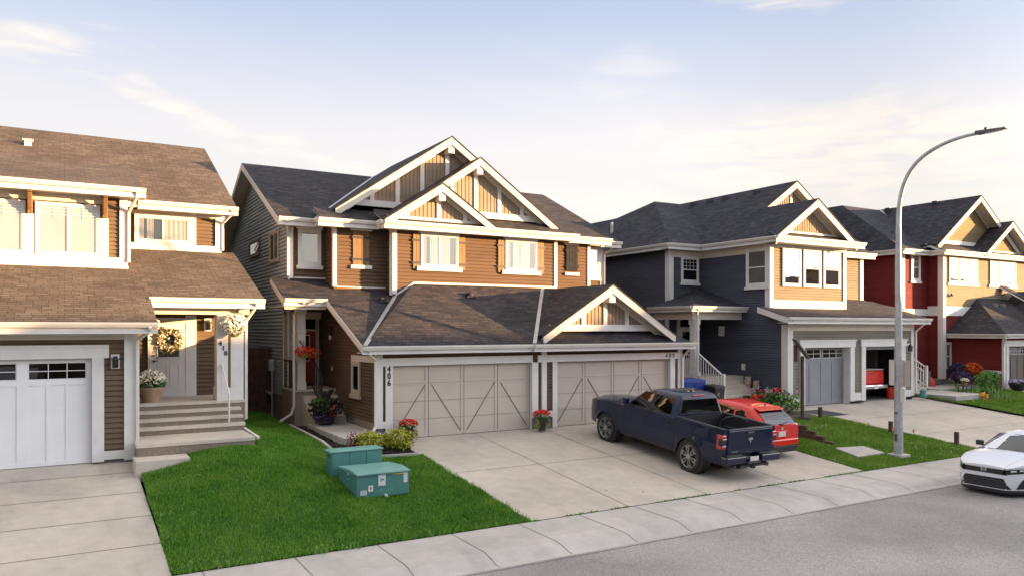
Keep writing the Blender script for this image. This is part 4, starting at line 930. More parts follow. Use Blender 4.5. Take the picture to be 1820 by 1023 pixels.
    box('transom', M['glass_dk'], d, 6.66, 7.5, 26.225, 26.23, 3.22, 3.56); box('interior', M['dark'], d, 6.66, 7.5, 26.24, 26.25, 3.22, 3.56)
    k = MB(); 
    for a in (6.86, 7.27): k.box(a, a+.03, 26.20, 26.219, 2.15, 3.0)
    k.box(6.86, 7.3, 26.20, 26.219, 2.12, 2.15); k.box(6.86, 7.3, 26.20, 26.219, 3.0, 3.03); k.build('molding', M['white'], d)
    box('pane', M['glass_dk'], d, 6.89, 7.27, 26.205, 26.21, 2.15, 3.0); k = MB().box(6.70, 6.74, 26.15, 26.22, 2.1, 2.2); k.build('handle', M['iron'], d)
    k = MB()
    for y in np.linspace(24.8, 26.1, 12): k.box(6.41, 6.43, y-.01, y+.01, 1.30, 2.16)
    k.box(6.40, 6.44, 24.75, 26.2, 2.16, 2.2); k.box(6.40, 6.44, 24.75, 26.2, 1.29, 1.32); k.build('railing', M['iron'], r)
    k = MB(); k.beam((6.95, 24.75, 2.3), (7.05, 23.95, 1.72), .04, .03); k.beam((6.95, 24.75, 1.45), (7.05, 23.95, .80), .03, .03)
    for i in range(7): t = i/6; k.box(6.94+.1*t, 6.96+.1*t, 24.74-.8*t, 24.76-.8*t, 1.45-.65*t, 2.3-.58*t)
    k.box(7.03, 7.07, 23.92, 23.97, .55, 1.8); k.build('railing', M['iron'], r)
    b = box('wall_lamp', M['iron'], r, 7.64, 7.74, 25.0, 25.1, 3.0, 3.3, bevel=.01)
    k = MB(); k.lathe((7.66, 25.05, 2.95), [(.02, -.1), (.05, -.05), (.05, .05), (.02, .08)], 10); k.build('lamp_glass', M['lens_clear'], b)
    box('outlet_box', M['white'], r, 7.71, 7.74, 25.0, 25.08, 1.82, 1.98)
    downspout(r, [(6.22, 24.93, 6.72), (6.25, 25.1, 6.6), (6.38, 25.5, 6.3), (6.38, 25.5, 5.0)]); downspout(r, [(6.45, 23.82, 4.05), (6.40, 24.0, 3.95), (6.34, 24.6, 3.7), (6.34, 24.6, .75), (6.25, 24.6, .5), (5.9, 24.55, .30)])
    downspout(r, [(7.3, 20.35, 2.62), (7.35, 20.45, 2.52), (7.66, 20.74, 2.34), (7.66, 20.74, .42), (7.5, 20.5, .34)]); downspout(r, [(19.55, 20.35, 2.62), (19.5, 20.5, 2.5), (19.38, 20.74, 2.2), (19.38, 20.74, .1)])
    downspout(r, [(19.7, 24.95, 6.7), (19.65, 25.1, 6.6), (19.46, 25.5, 6.3), (19.46, 25.5, 5.0)])
    for x, y in ((12.1, 23.5), (9.0, 23.8)):
        z = (zF if x > 10 else zP)(0, y); k = MB(); k.lathe((x, y, z), [(.13, -.02), (.13, .08), (.10, .12)], 12); k.box(x-.17, x+.17, y-.17, y+.17, z-.06, z-.0); k.build('roof_vent', M['sh_c'], r)
    # gas meter on the side wall
    k = MB().box(6.18, 6.36, 27.3, 27.6, 1.75, 2.15); g = k.build('gas_meter', M['galv'], r, bevel=.02)
    k = MB(); k.tube([(6.30, 27.4, 1.75), (6.30, 27.4, .1)], .03); k.tube([(6.25, 27.4, .95), (6.25, 28.6, 1.0), (6.25, 29.3, 1.05)], .045); k.tube([(6.2, 29.3, 1.1), (6.2, 29.3, .5)], .07); k.tube([(6.3, 28.6, 1.05), (6.3, 28.6, .6)], .04); k.build('gas_pipe', M['galv'], g)
    h.finish(M['white'], M['cream'])
    # slab walk beside the garage
centre_house()
struct(MB().box(6.50, 7.73, 20.0, 23.62, -.3, .28).build('path', M['conc2'], bevel=.012))
struct(MB().box(6.85, 8.34, 19.75, 20.6, -.3, .06).build('path_footing', M['found']))

# ================================================================== NAVY DUPLEX
def navy_house():
    r = thing('duplex_house', 'navy sided duplex with beige bay, a small grey garage door and an open garage', 'house', (29.6, 21, 0))
    h = House(r, M['sh_n']); X = (1, 0, 0); N = (0, -1, 0); Y = (0, 1, 0); NX = (-1, 0, 0); T = h.trim.box; CT = h.ctrim.box
    w = MB(); w.lap([(21.0, .40), (22.0, .40), (22.0, 3.95), (21.0, 3.65)], (25.3, 0, 0), Y, NX, .105); w.lap([(22.0, .40), (25.8, .40), (25.8, 6.75), (22.0, 6.75)], (25.3, 0, 0), Y, NX, .105)
    w.lap([(23.3, 1.2), (25.3, 1.2), (25.3, 6.75), (23.3, 6.75)], (0, 25.8, 0), X, N, .105); w.lap([(25.8, .4), (46, .4), (46, 6.75), (25.8, 6.75)], (23.3, 0, 0), Y, NX, .105); w.build('wall', M['sid_navy'], r)
    box('foundation', M['foundg'], r, 25.32, 25.5, 21.05, 25.8, -.4, .40)
    w = MB()
    for a, b, z0, z1 in ((25.3, 26.28, .25, 2.45), (29.22, 30.27, .25, 2.45), (32.9, 33.8, .25, 2.45), (25.3, 33.8, 2.45, 3.6)): w.lap([(a, z0), (b, z0), (b, z1), (a, z1)], (0, 21, 0), X, N, .13)
    w.build('garage_wall', M['sid_greige'], r)
    w = MB(); w.lap([(25.3, 4.0), (30.15, 4.0), (30.15, 6.8), (25.3, 6.8)], (0, 21.9, 0), X, N, .115); w.lap([(30.15, 4.1), (33.8, 4.1), (33.8, 6.8), (30.15, 6.8)], (0, 23.6, 0), X, N, .115); w.lap([(33.8, .8), (35.9, .8), (35.9, 6.8), (33.8, 6.8)], (0, 25.8, 0), X, N, .115)
    w.lap([(21.9, 4.0), (23.6, 4.0), (23.6, 6.8), (21.9, 6.8)], (30.15, 0, 0), Y, X, .115); w.build('bay_wall', M['sid_beige'], r)
    w = MB(); w.box(33.75, 33.79, 21.0, 23.7, -.1, 3.6); w.box(33.75, 33.79, 23.7, 25.8, -.1, 6.7); w.box(35.85, 35.9, 25.8, 46, 0, 6.7); w.box(23.4, 35.8, 45.9, 46, 0, 6.7); w.build('side_wall', M['sid_navy'], r)
    # open garage interior
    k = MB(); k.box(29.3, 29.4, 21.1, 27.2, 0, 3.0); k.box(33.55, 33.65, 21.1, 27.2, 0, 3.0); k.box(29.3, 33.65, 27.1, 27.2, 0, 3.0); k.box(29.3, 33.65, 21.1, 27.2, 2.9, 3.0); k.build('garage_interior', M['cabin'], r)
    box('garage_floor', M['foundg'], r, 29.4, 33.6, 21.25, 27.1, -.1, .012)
    box('raised_door', M['gdoor_g'], r, 30.3, 32.88, 21.15, 21.2, 2.30, 2.47)
    # roofs
    zmX = lambda x, y: 6.97+.67*(x-24.8)
    h.plane([(24.8, 23.95, 6.97), (29.5, 23.95, 10.119), (29.5, 33, 10.119), (24.8, 33, 6.97)], .15); h.plane([(29.5, 23.95, 10.119), (29.5, 33, 10.119), (34.2, 33, 6.97), (34.2, 23.95, 6.97)], .15)
    h.gable(27.4, 8.71, 2.6, .67, 21.15, 23.94, 21.62, fm=M['batten'], posts=(), zbase=7.22, band=False, kp=False, bh=.30, right_yb=24.2)
    T(25.6, 29.2, 21.57, 21.61, 7.22, 7.30)
    h.gable(29.5, 10.119, 4.7, .67, 23.92, 23.97, 24.3, fm=M['batten'], posts=(0,), zbase=8.5, band=False, kp=False, lfrom=2.15, bh=.28)
    h.roof.prism([(24.8, 21.1, 6.97), (30.45, 21.1, 6.97), (30.45, 21.6, 7.2), (24.8, 21.6, 7.2)], (0, 0, -.05))
    h.plane([(22.9, 25.35, 6.97), (27, 31, 9.95), (26, 33, 9.223), (26, 46, 9.223), (22.9, 46, 6.97)], .15)
    h.plane([(22.9, 25.35, 6.97), (24.85, 25.35, 6.97), (29.25, 31, 9.95), (27, 31, 9.95)], .15); h.plane([(27, 31, 9.95), (29.3, 31, 9.95), (29.3, 36, 7.2), (26, 36, 7.2)], .1); h.plane([(26, 33, 9.22), (29.0, 33, 7.2), (29.0, 46, 7.2), (26, 46, 9.22)], .1)
    h.plane([(36.3, 25.35, 6.97), (34.3, 25.35, 6.97), (30.0, 31, 9.95), (32.2, 31, 9.95)], .15); h.plane([(36.3, 25.35, 6.97), (32.2, 31, 9.95), (33, 46, 9.2), (36.3, 46, 6.97)], .15)
    zg = plane_z(3.68, 20.5, .3)
    h.plane(rpoly([(24.75, 20.5), (34.4, 20.5), (34.4, 23.4), (30.1, 23.7), (30.1, 22.0), (24.75, 22.0)], zg), .14)
    h.plane(rpoly([(30.15, 22.6), (33.9, 22.6), (33.9, 23.7), (30.15, 23.7)], lambda x, y: 4.25+.4*(y-22.6)), .05)
    for x0, x1, xa in ((22.1, 25.32, 25.1), (37.1, 33.85, 34.1)):
        h.plane([(x0, 23.1, 4.15), (x1, 23.1, 4.15), (x1, 25.8, 5.05), (xa, 25.8, 5.05)], .12); h.plane([(x0, 23.1, 4.15), (xa, 25.8, 5.05), (x0, 25.8, 4.15)], .1)
        h.gutter((min(x0, x1)-.02, 23.1, 4.15), (max(x0, x1), 23.1, 4.15), N, .4, .17)
        if x0 < 30: h.gutter((x0, 25.8, 4.15), (x0, 23.1, 4.15), NX, .0, .17)
        sx = 1 if x0 < 30 else -1
        CT(min(x0, x1)+.3, max(x0, x1)-.02, 23.4, 23.6, 3.62, 3.95)
        if sx > 0: CT(22.4, 22.6, 23.6, 25.78, 3.62, 3.95)
        h.sof.box(min(x0, x1), max(x0, x1), 23.15, 25.8, 3.955, 3.97)
        cx = x0+sx*.52; k = MB().box(cx-.14, cx+.14, 23.36, 23.64, 1.2, 3.62); k.box(cx-.17, cx+.17, 23.33, 23.67, 3.40, 3.62); k.box(cx-.155, cx+.155, 23.345, 23.655, 3.2, 3.25); k.box(cx-.17, cx+.17, 23.33, 23.67, 1.2, 1.45)
        po = k.build('porch_post', M['white'], r, bevel=.008)
        if sx > 0:
            k = MB(); 
            for a, b, c, d in ((-.03, .0, 2.86, 3.10), (-.03, .03, 2.98, 3.0), (.0, .03, 2.75, 2.92), (-.03, .03, 2.83, 2.85)): k.box(cx+a, cx+b+.012, 23.345, 23.358, c, d)
            k.build('house_number', M['iron'], po)
        k = MB().box(min(cx-.1*sx, x1), max(cx-.1*sx, x1), 23.3, 25.8, -.2, 1.2)
        for i in range(1, 6): k.box(min(cx+.05*sx, x1-.25*sx), max(cx+.05*sx, x1-.25*sx), 23.3-.28*i, 23.3-.28*(i-1)-.001, -.2, 1.2-.17*i)
        k.build('porch_steps', M['pavestone'], r, bevel=.01)
        # white railings
        k = MB(); a = cx+.08*sx
        def rail(p, q, zb0, zt0, zb1, zt1, n):
            k.beam((p[0], p[1], zt0), (q[0], q[1], zt1), .06, .05); k.beam((p[0], p[1], zb0), (q[0], q[1], zb1), .05, .04)
            for i in range(n+1): t = i/n; x_ = p[0]+(q[0]-p[0])*t; y_ = p[1]+(q[1]-p[1])*t; k.box(x_-.012, x_+.012, y_-.012, y_+.012, zb0+(zb1-zb0)*t, zt0+(zt1-zt0)*t)
        rail((a, 23.35), (a, 21.95), 1.3, 2.2, .42, 1.32, 10); k.box(a-.05, a+.05, 21.9, 22.0, .2, 1.42)
        rail((cx-.1*sx, 25.7), (cx-.1*sx, 23.6), 1.3, 2.15, 1.3, 2.15, 16)
        if sx < 0: b = x1-.3*sx+1.2; rail((b+.3, 23.35), (b+.3, 21.6), 1.3, 2.2, .30, 1.20, 12)
        k.build('railing', M['white'], r)
    # gutters
    h.gutter((24.8, 25.35, 6.97), (24.8, 21.1, 6.97), NX, .0); h.gutter((24.75, 21.1, 6.97), (30.45, 21.1, 6.97), N, .75); h.gutter((22.9, 46, 6.97), (22.9, 25.35, 6.97), NX, 0); h.gutter((22.85, 25.35, 6.97), (24.8, 25.35, 6.97), N, .45)
    h.gutter((30.45, 23.2, 6.85), (34.3, 23.2, 6.85), N, .4); h.gutter((34.2, 25.35, 6.97), (36.35, 25.35, 6.97), N, .45); h.gutter((24.72, 20.5, 3.68), (34.42, 20.5, 3.68), N, .5)
    h.sof.box(24.82, 25.3, 21.1, 25.8, 6.75, 6.77); h.sof.box(22.95, 23.3, 25.4, 46, 6.75, 6.77)
    h.plane([(30.4, 23.2, 6.85), (34.3, 23.2, 6.85), (34.3, 24.2, 7.4), (30.4, 24.2, 7.4)], .12)
    h.trim.prism([(24.72, 20.5, 3.66), (24.72, 22.05, 4.125), (24.72, 22.05, 3.90), (24.72, 20.5, 3.43)], (.04, 0, 0)); h.sof.prism([(24.76, 20.55, 3.46), (25.28, 20.55, 3.46), (25.28, 22.0, 3.9), (24.76, 22.0, 3.9)], (0, 0, -.02))
    # trims
    CT(25.25, 33.85, 20.94, 20.98, 3.14, 3.44); T(25.24, 25.56, 20.93, 20.979, .15, 3.14); T(25.24, 25.29, 20.979, 21.25, .15, 3.4); T(33.62, 33.85, 20.93, 20.979, .15, 3.14)
    T(25.56, 26.0, 20.935, 20.978, .15, .42); T(29.26, 30.0, 20.935, 20.978, .12, .45); T(33.2, 33.62, 20.935, 20.978, .12, .42)
    for a, b in ((26.28, 29.22), (30.27, 32.9)):
        T(a-.28, a, 20.92, 20.977, .1, 2.44); T(b, b+.28, 20.92, 20.977, .1, 2.44); T(a-.33, b+.33, 20.90, 20.976, 2.44, 2.70); T(a-.38, b+.38, 20.87, 20.975, 2.70, 2.76); T(b-.02, b, 20.98, 21.3, .0, 2.44); T(a, a+.02, 20.98, 21.3, .0, 2.44)
    T(25.24, 25.46, 21.83, 21.879, 4.1, 6.72); T(25.24, 25.29, 21.879, 22.1, 3.98, 6.72); T(30.0, 30.2, 21.83, 21.879, 4.1, 6.72); T(25.46, 30.0, 21.835, 21.878, 4.09, 4.43); CT(25.46, 30.0, 21.835, 21.878, 6.60, 6.74)
    CT(25.25, 25.29, 22.1, 25.8, 6.42, 6.75); CT(23.25, 25.25, 25.74, 25.779, 6.42, 6.75); T(23.24, 23.5, 25.73, 25.778, 4.4, 6.42); T(23.24, 23.29, 25.778, 26.0, 1.5, 6.7)
    T(30.5, 30.75, 23.53, 23.579, 4.2, 6.7); T(33.6, 33.85, 23.53, 23.579, 4.2, 6.7); T(35.7, 35.95, 25.73, 25.779, 3, 6.7)
    for i in range(3): window(r, (26.0+1.31*i, 21.88, 5.0), X, N, 1.16, 1.62, .11, 'white', 1, dh=True, glass='glass_sky', behind='dark')
    window(r, (23.95, 25.78, 5.30), X, N, 1.08, 1.18, .10, 'white', 1, dh=True, glass='glass_dk', cross=(4, 3, .5, 1), sill=.05)
    window(r, (25.29, 23.12, 5.0), (0, -1, 0), NX, 1.18, 1.62, .12, 'white', 1, dh=True, glass='glass', behind='curtain', split=((0, 1),), sill=.06)
    garage_door(r, 26.3, 29.20, 21.28, .02, 2.44, 'plank', M['gdoor_g'])
    d = box('front_door', M['white'], r, 23.85, 24.75, 25.70, 25.76, 1.2, 3.3); box('pane', M['glass_dk'], d, 24.0, 24.6, 25.69, 25.695, 1.9, 3.1); box('transom', M['glass_dk'], d, 23.9, 24.7, 25.69, 25.696, 3.35, 3.6); T(23.7, 23.85, 25.68, 25.77, 1.2, 3.62); T(24.75, 24.9, 25.68, 25.77, 1.2, 3.62)
    lantern(r, 33.42, 20.97, 2.35, 1.2)
    k = MB().box(25.16, 25.29, 24.4, 24.65, 2.9, 3.35); k.build('wall_lamp', M['white'], r, bevel=.01); box('outlet_box', M['white'], r, 25.22, 25.29, 23.2, 23.36, 1.45, 1.72)
    downspout(r, [(22.95, 25.3, 6.88), (23.0, 25.45, 6.8), (23.2, 25.68, 6.5), (23.2, 25.68, 4.6)]); downspout(r, [(22.4, 23.05, 4.05), (22.45, 23.15, 3.9), (22.55, 23.25, 3.6), (22.55, 23.25, 1.3)]); downspout(r, [(34.2, 20.45, 3.55), (34.0, 20.6, 3.4), (33.9, 20.88, 3.1), (33.9, 20.88, .35)])
    downspout(r, [(25.0, 20.42, 3.6), (25.05, 20.6, 3.45), (25.2, 20.88, 3.3), (25.2, 20.88, 3.0)])
    downspout(r, [(36.2, 25.3, 6.88), (36.1, 25.5, 6.7), (36.0, 25.7, 6.4), (36.0, 25.7, 4.6)])
    for x, y in ((29.0, 30.2), (29.0, 27.9), (29.0, 25.9), (29.0, 29.0), (24.6, 33.5)):
        z = zmX(x, y) if x > 26 else 6.97+.727*(x-22.9); k = MB(); k.box(x-.12, x+.12, y-.13, y+.13, z-.1, z+.13); k.build('roof_vent', M['plastic'], r)
    k = MB(); k.tube([(24.6, 31.6, 8.1), (24.6, 31.6, 8.6), (24.55, 31.5, 8.68), (24.45, 31.4, 8.6), (24.45, 31.4, 8.5)], .07); k.build('roof_pipe', M['gutter'], r)
    h.finish(M['white'], M['cream'])
navy_house()
struct(MB().box(34.9, 37.4, 19.6, 22.2, -.5, .17).build('path', M['conc2'], bevel=.015)); struct(MB().box(22.5, 25.0, 20.4, 22.0, -.5, .20).build('path', M['conc2'], bevel=.015))
struct(MB().box(23.9, 25.22, 19.9, 20.9, -.5, -.10).build('path', M['conc'], bevel=.015))

# ================================================================== RED HOUSE
def red_house():
    r = thing('house', 'red and cream sided house with twin shake gables and stone base at the far right', 'house', (44.8, 23.9, .1))
    h = House(r, M['sh_n']); X = (1, 0, 0); N = (0, -1, 0); Y = (0, 1, 0); NX = (-1, 0, 0); T = h.trim.box; CT = h.ctrim.box
    w = MB(); w.lap([(38.6, .5), (41.2, .5), (41.2, 7.25), (38.6, 7.25)], (0, 24.7, 0), X, N, .12); w.lap([(24.7, .5), (45, .5), (45, 7.25), (24.7, 7.25)], (38.6, 0, 0), Y, NX, .12); w.lap([(23.9, .5), (24.7, .5), (24.7, 7.25), (23.9, 7.25)], (41.2, 0, 0), Y, NX, .12)
    w.lap([(41.2, .5), (52, .5), (52, 3.94), (41.2, 3.94)], (0, 23.9, 0), X, N, .12); w.lap([(21.25, 1.0), (23.9, 1.0), (23.9, 2.8), (21.25, 2.8)], (42, 0, 0), Y, NX, .12); w.lap([(42, 2.3), (50, 2.3), (50, 2.75), (42, 2.75)], (0, 21.25, 0), X, N, .12); w.lap([(42, 1.0), (42.5, 1.0), (42.5, 2.3), (42, 2.3)], (0, 21.25, 0), X, N, .12)
    w.lap([(45.5, 0.1), (50, 0.1), (50, 2.3), (45.5, 2.3)], (0, 21.25, 0), X, N, .12); w.box(51.9, 52, 23.9, 45, 0, 7.2); w.box(38.7, 52, 44.9, 45, 0, 7.2); w.build('wall', M['sid_red'], r)
    MB().lap([(41.2, 4.5), (52, 4.5), (52, 7.25), (41.2, 7.25)], (0, 23.9, 0), X, N, .12).build('upper_wall', M['sid_cream'], r)
    k = MB().box(41.98, 42.05, 21.22, 23.9, -.1, .88); k.box(41.98, 42.5, 21.2, 21.27, -.1, .88); k.build('stone_base', M['stone'], r); box('foundation', M['foundg'], r, 38.62, 41.9, 23.92, 45, -.3, .5)
    T(41.93, 42.06, 21.16, 23.9, .88, 1.04); T(42.0, 42.5, 21.17, 21.24, .88, 1.04); T(41.2, 52, 23.82, 23.88, 3.94, 4.46); T(41.14, 41.19, 23.9, 24.7, 3.94, 4.46); T(38.55, 41.2, 24.62, 24.68, 3.94, 4.3)
    T(41.13, 41.40, 23.80, 23.879, .5, 7.2); T(41.13, 41.18, 23.879, 24.1, .5, 7.2); T(38.52, 38.95, 24.60, 24.679, .5, 7.2); T(38.52, 38.58, 24.679, 24.9, .5, 7.2)
    T(41.95, 42.2, 21.15, 21.22, .0, 2.8); T(42.3, 42.55, 21.16, 21.23, 0, 2.3); T(42.2, 48, 21.14, 21.225, 2.3, 2.62); T(45.2, 45.5, 21.16, 21.23, 0, 2.3)
    garage_door(r, 42.55, 45.2, 21.4, .05, 2.3, 'plank', M['gdoor_d'])
    h.gable(44.8, 10.77, 4.2, .71, 23.75, 34, 24.4, fm=M['shake'], posts=(), zbase=7.95, band=True, kp=False, vert=False, step=.16, bh=.3)
    h.gable(47.25, 9.42, 2.7, .69, 23.28, 26, 23.86, fm=M['shake'], posts=(), zbase=7.5, band=True, kp=False, vert=False, step=.16, bh=.3)
    h.plane([(40.6, 23.4, 7.42), (52.5, 23.4, 7.42), (52.5, 24.5, 7.95), (40.6, 24.5, 7.95)], .15)
    h.plane([(38.2, 24.2, 7.42), (41.0, 24.2, 7.42), (44.79, 30, 10.75), (41.1, 30, 10.75)], .15); h.plane([(38.2, 24.2, 7.42), (41.1, 30, 10.75), (41.1, 40, 10.75), (38.2, 46, 7.42)], .15); h.plane([(41.1, 30.02, 10.74), (44.8, 30.02, 10.74), (44.8, 38, 7.4), (41.1, 38, 7.4)], .1)
    h.flash.beam((41.0, 24.25, 7.47), (44.7, 29.95, 10.77), .12, .02)
    h.gutter((40.6, 24.2, 7.42), (40.6, 23.4, 7.42), NX); h.gutter((40.55, 23.4, 7.42), (52.5, 23.4, 7.42), N, .5); h.gutter((38.15, 24.2, 7.42), (40.65, 24.2, 7.42), N, .5); h.gutter((38.2, 46, 7.42), (38.2, 24.2, 7.42), NX)
    h.plane([(41.5, 20.8, 2.95), (51.5, 20.8, 2.95), (47.6, 24.0, 5.0), (44.7, 24.0, 5.0)], .13); h.plane([(41.5, 20.8, 2.95), (44.7, 24.0, 5.0), (41.5, 24.0, 2.95)], .12)
    h.plane([(46.6, 24.0, 5.9), (47.3, 24.0, 5.9), (50.5, 20.78, 3.0), (50, 20.78, 3.0)], .1)
    h.gable(48.6, 5.4, 2.7, .75, 20.75, 24.0, 21.3, fm=M['shake'], posts=(), zbase=3.6, band=True, kp=False, vert=False)
    h.gutter((41.5, 24.0, 2.95), (41.5, 20.8, 2.95), NX, .0, .17); h.gutter((41.45, 20.8, 2.95), (51.5, 20.8, 2.95), N, .4, .17)
    for i in range(3): window(r, (41.75+.95*i, 23.88, 5.75), X, N, .95, 1.42, .08, 'cream', 1, 'white', dh=(i != 1), glass='glass_sky', behind='blind' if i == 1 else 'dark')
    for i in range(3): window(r, (45.85+.95*i, 23.88, 5.75), X, N, .95, 1.42, .08, 'cream', 1, 'white', dh=(i != 1), glass='glass_sky', behind='blind' if i == 1 else 'dark')
    T(41.65, 44.7, 23.80, 23.88, 5.58, 5.75); T(45.75, 48.8, 23.80, 23.88, 5.58, 5.75)
    window(r, (39.55, 24.68, 5.80), X, N, .85, 1.5, .12, 'white', 1, dh=True, glass='glass', cross=(3, 2, .5, 1), sill=.05); window(r, (41.36, 23.88, .95), X, N, .60, 1.55, .12, 'white', 1, dh=True, glass='glass', behind='curtain', split=((0, 1),))
    k = MB(); k.lathe((41.9, 23.78, 5.0), [(.12, 0), (.05, .1), (.03, .18)], 10); k.build('wall_lamp', M['iron2'], r)
    downspout(r, [(41.6, 20.74, 2.85), (41.7, 20.9, 2.7), (41.9, 21.1, 2.4), (41.9, 21.1, .1)])
    for x in (45.1, 45.9): k = MB(); k.lathe((x, 23.2, 4.45), [(.16, -.05), (.16, .12), (.12, .16)], 12); k.build('roof_vent', M['frame_dk'], r)
    for x, y in ((44.5, 29.2), (44.5, 26.2)): k = MB().box(x-.15, x+.15, y-.15, y+.15, 10.45, 10.75); k.build('roof_vent', M['plastic'], r)
    for y, z in ((27.4, 9.0), (26.4, 8.5)): k = MB(); k.lathe((40.6, y, z), [(.12, -.2), (.12, .2)], 10); k.build('roof_vent', M['plastic'], r)
    h.finish(M['white'], M['cream'])
red_house()
struct(MB().box(37.6, 42.0, 21.9, 23.6, -.5, .22).build('path', M['conc2'], bevel=.015))

# ================================================================== houses across the street (behind the camera)
def far_house(x, zr, lab):
    r = thing('house', lab, 'house', (x, 0, 0), group='houses across the street')
    w = MB(); w.box(x-4.4, x+4.4, -20, -8, -1.2, zr-4.1); w.prism([(x-4.4, -20, zr-4.1), (x-4.4, -8, zr-4.1), (x-4.4, -14, zr-.3)], (8.8, 0, 0)); w.build('wall', M['sid_beige'], r)
    MB().box(x-4.2, x+1.0, -8, -5, -1.2, 2.3).build('garage', M['sid_greige'], r)
    z0 = zr-4.3
    for a, b, z in ((-7.5, -14, z0), (-20.5, -14, z0)): MB().prism([(x-4.9, a, z), (x-4.9, b, zr), (x-4.9, b, zr-.2), (x-4.9, a, z-.2)], (9.8, 0, 0)).build('roof', M['sh_n'], r)
    MB().prism([(x-4.6, -4.6, 2.2), (x-4.6, -8, 3.5), (x-4.6, -8, 3.35), (x-4.6, -4.6, 2.05)], (6, 0, 0)).build('garage_roof', M['sh_n'], r)
    for a in (-3, .6): box('window', M['glass_dk'], r, x+a, x+a+1.6, -8.0, -7.95, zr-6.4, zr-5.0)
    box('garage_door', M['gdoor_w'], r, x-3.9, x+.7, -5.0, -4.95, -1.0, 1.3)
ORDW = ['first', 'second', 'third', 'fourth', 'fifth', 'sixth', 'seventh', 'eighth', 'ninth', 'tenth', 'eleventh', 'twelfth', 'thirteenth', 'fourteenth', 'fifteenth', 'sixteenth', 'seventeenth', 'eighteenth']
for i, x in enumerate(range(-22, 150, 10)):
    zr = (9.05 if 45 < x < 74 else 9.95 if x > 74 else 8.0)+[0, .25, -.15, .1, .3, -.1, .2, -.25, .15][i % 9]
    far_house(x+random.uniform(-.3, .3), zr, ORDW[i]+' beige house from the left in the row behind the viewpoint')

# ================================================================== VEHICLES (local x forwards, y left)
def lerpt(tab, z):
    for (a, va), (b, vb) in zip(tab, tab[1:]):
        if z <= b: return va+(vb-va)*max(0, (z-a))/(b-a)
    return tab[-1][1]
def shell(xs, sec):
    mb = MB(); rows = []
    for x in xs:
        h = sec(x); rows.append(mb.vs([(x, y, z) for y, z in h]+[(x, -y, z) for y, z in h[-2::-1]] if abs(h[-1][0]) < 1e-6 else [(x, y, z) for y, z in h]+[(x, -y, z) for y, z in h[::-1]]))
    n = len(rows[0])
    for A, B in zip(rows, rows[1:]):
        for i in range(n-1): mb.f.append([A[i], A[i+1], B[i+1], B[i]])
    mb.f.append(rows[0]); mb.f.append(rows[-1][::-1]); return mb
def house_rings(rings, rc=.16, k=5):
    """greenhouse from stacked rounded rectangles (z, x0, x1, half width)"""
    mb = MB(); idx = []
    for z, x0, x1, w in rings:
        pts = []
        r = min(rc, w*.6)
        for cx, cy, a0 in ((x1-r, w-r, 0), (x0+r, w-r, 90), (x0+r, -w+r, 180), (x1-r, -w+r, 270)):
            for i in range(k+1): a = R(a0+90*i/k); pts.append((cx+r*math.cos(a), cy+r*math.sin(a), z))
        idx.append(mb.vs(pts))
    n = len(idx[0])
    for A, B in zip(idx, idx[1:]):
        for i in range(n): mb.f.append([A[i], A[(i+1) % n], B[(i+1) % n], B[i]])
    mb.f.append(idx[-1]); return mb
def patch(mb, q, fn, nu=8, nv=6, flip=False):
    """bilinear quad q of 4 (a,b) pairs pushed through fn(a,b)->xyz"""
    def P(u, v):
        a = [(1-u)*(1-v)*q[0][i]+u*(1-v)*q[1][i]+u*v*q[2][i]+(1-u)*v*q[3][i] for i in (0, 1)]; return fn(*a)
    return mb.grid(P, nu, nv)
def wheel(car, x, y, r, w, rimr, style, spokes=5):
    s = 1 if y > 0 else -1
    mb = MB(); mb.lathe((x, y, r), [(rimr, -w/2), (r*.93, -w/2), (r*.985, -w*.40), (r, -w*.25), (r, w*.25), (r*.985, w*.40), (r*.93, w/2), (rimr, w/2), (rimr*.97, w*.3), (rimr*.97, -w*.3), (rimr, -w/2)], 40, 'y')
    t = mb.build('wheel', M['rubber'], car, True, smooth=35)
    d = MB(); d.lathe((x, y+s*w*.10, r), [(rimr*.98, -.02), (rimr*.98, .02)], 32, 'y'); d.build('rim_barrel', M['alloy_dk'], t, True)
    k = MB(); yo = y+s*(w/2-.02)
    ring = [(x+math.cos(a)*rimr*.96, yo, r+math.sin(a)*rimr*.96) for a in np.linspace(0, 2*math.pi, 41)]; k.tube(ring, .011, 6, False)
    k.lathe((x, yo, r), [(.001, -.03), (rimr*.2, -.03), (rimr*.2, .012), (.001, .014)], 16, 'y')
    for i in range(spokes):
        a = 2*math.pi*i/spokes+.3
        if style == 'split':
            for da in (-.20, .20):
                p0 = Vector((x+math.cos(a+da*1.2)*rimr*.18, yo-.0*s, r+math.sin(a+da*1.2)*rimr*.18)); p1 = Vector((x+math.cos(a+da)*rimr*.94, yo, r+math.sin(a+da)*rimr*.94)); k.beam(p0, p1, .03, rimr*.06, up=(-math.sin(a), 0, math.cos(a)))
            p0 = Vector((x+math.cos(a-.2)*rimr*.8, yo, r+math.sin(a-.2)*rimr*.8)); p1 = Vector((x+math.cos(a+.2)*rimr*.8, yo, r+math.sin(a+.2)*rimr*.8)); k.beam(p0, p1, .03, rimr*.1, up=(math.cos(a), 0, math.sin(a)))
        else:
            p0 = Vector((x+math.cos(a)*rimr*.1, yo, r+math.sin(a)*rimr*.1)); p1 = Vector((x+math.cos(a)*rimr*.94, yo, r+math.sin(a)*rimr*.94)); k.beam(p0, p1, .03, rimr*.2, up=(-math.sin(a), 0, math.cos(a)))
    k.build('rim', M['alloy'], t, True, smooth=40); return t
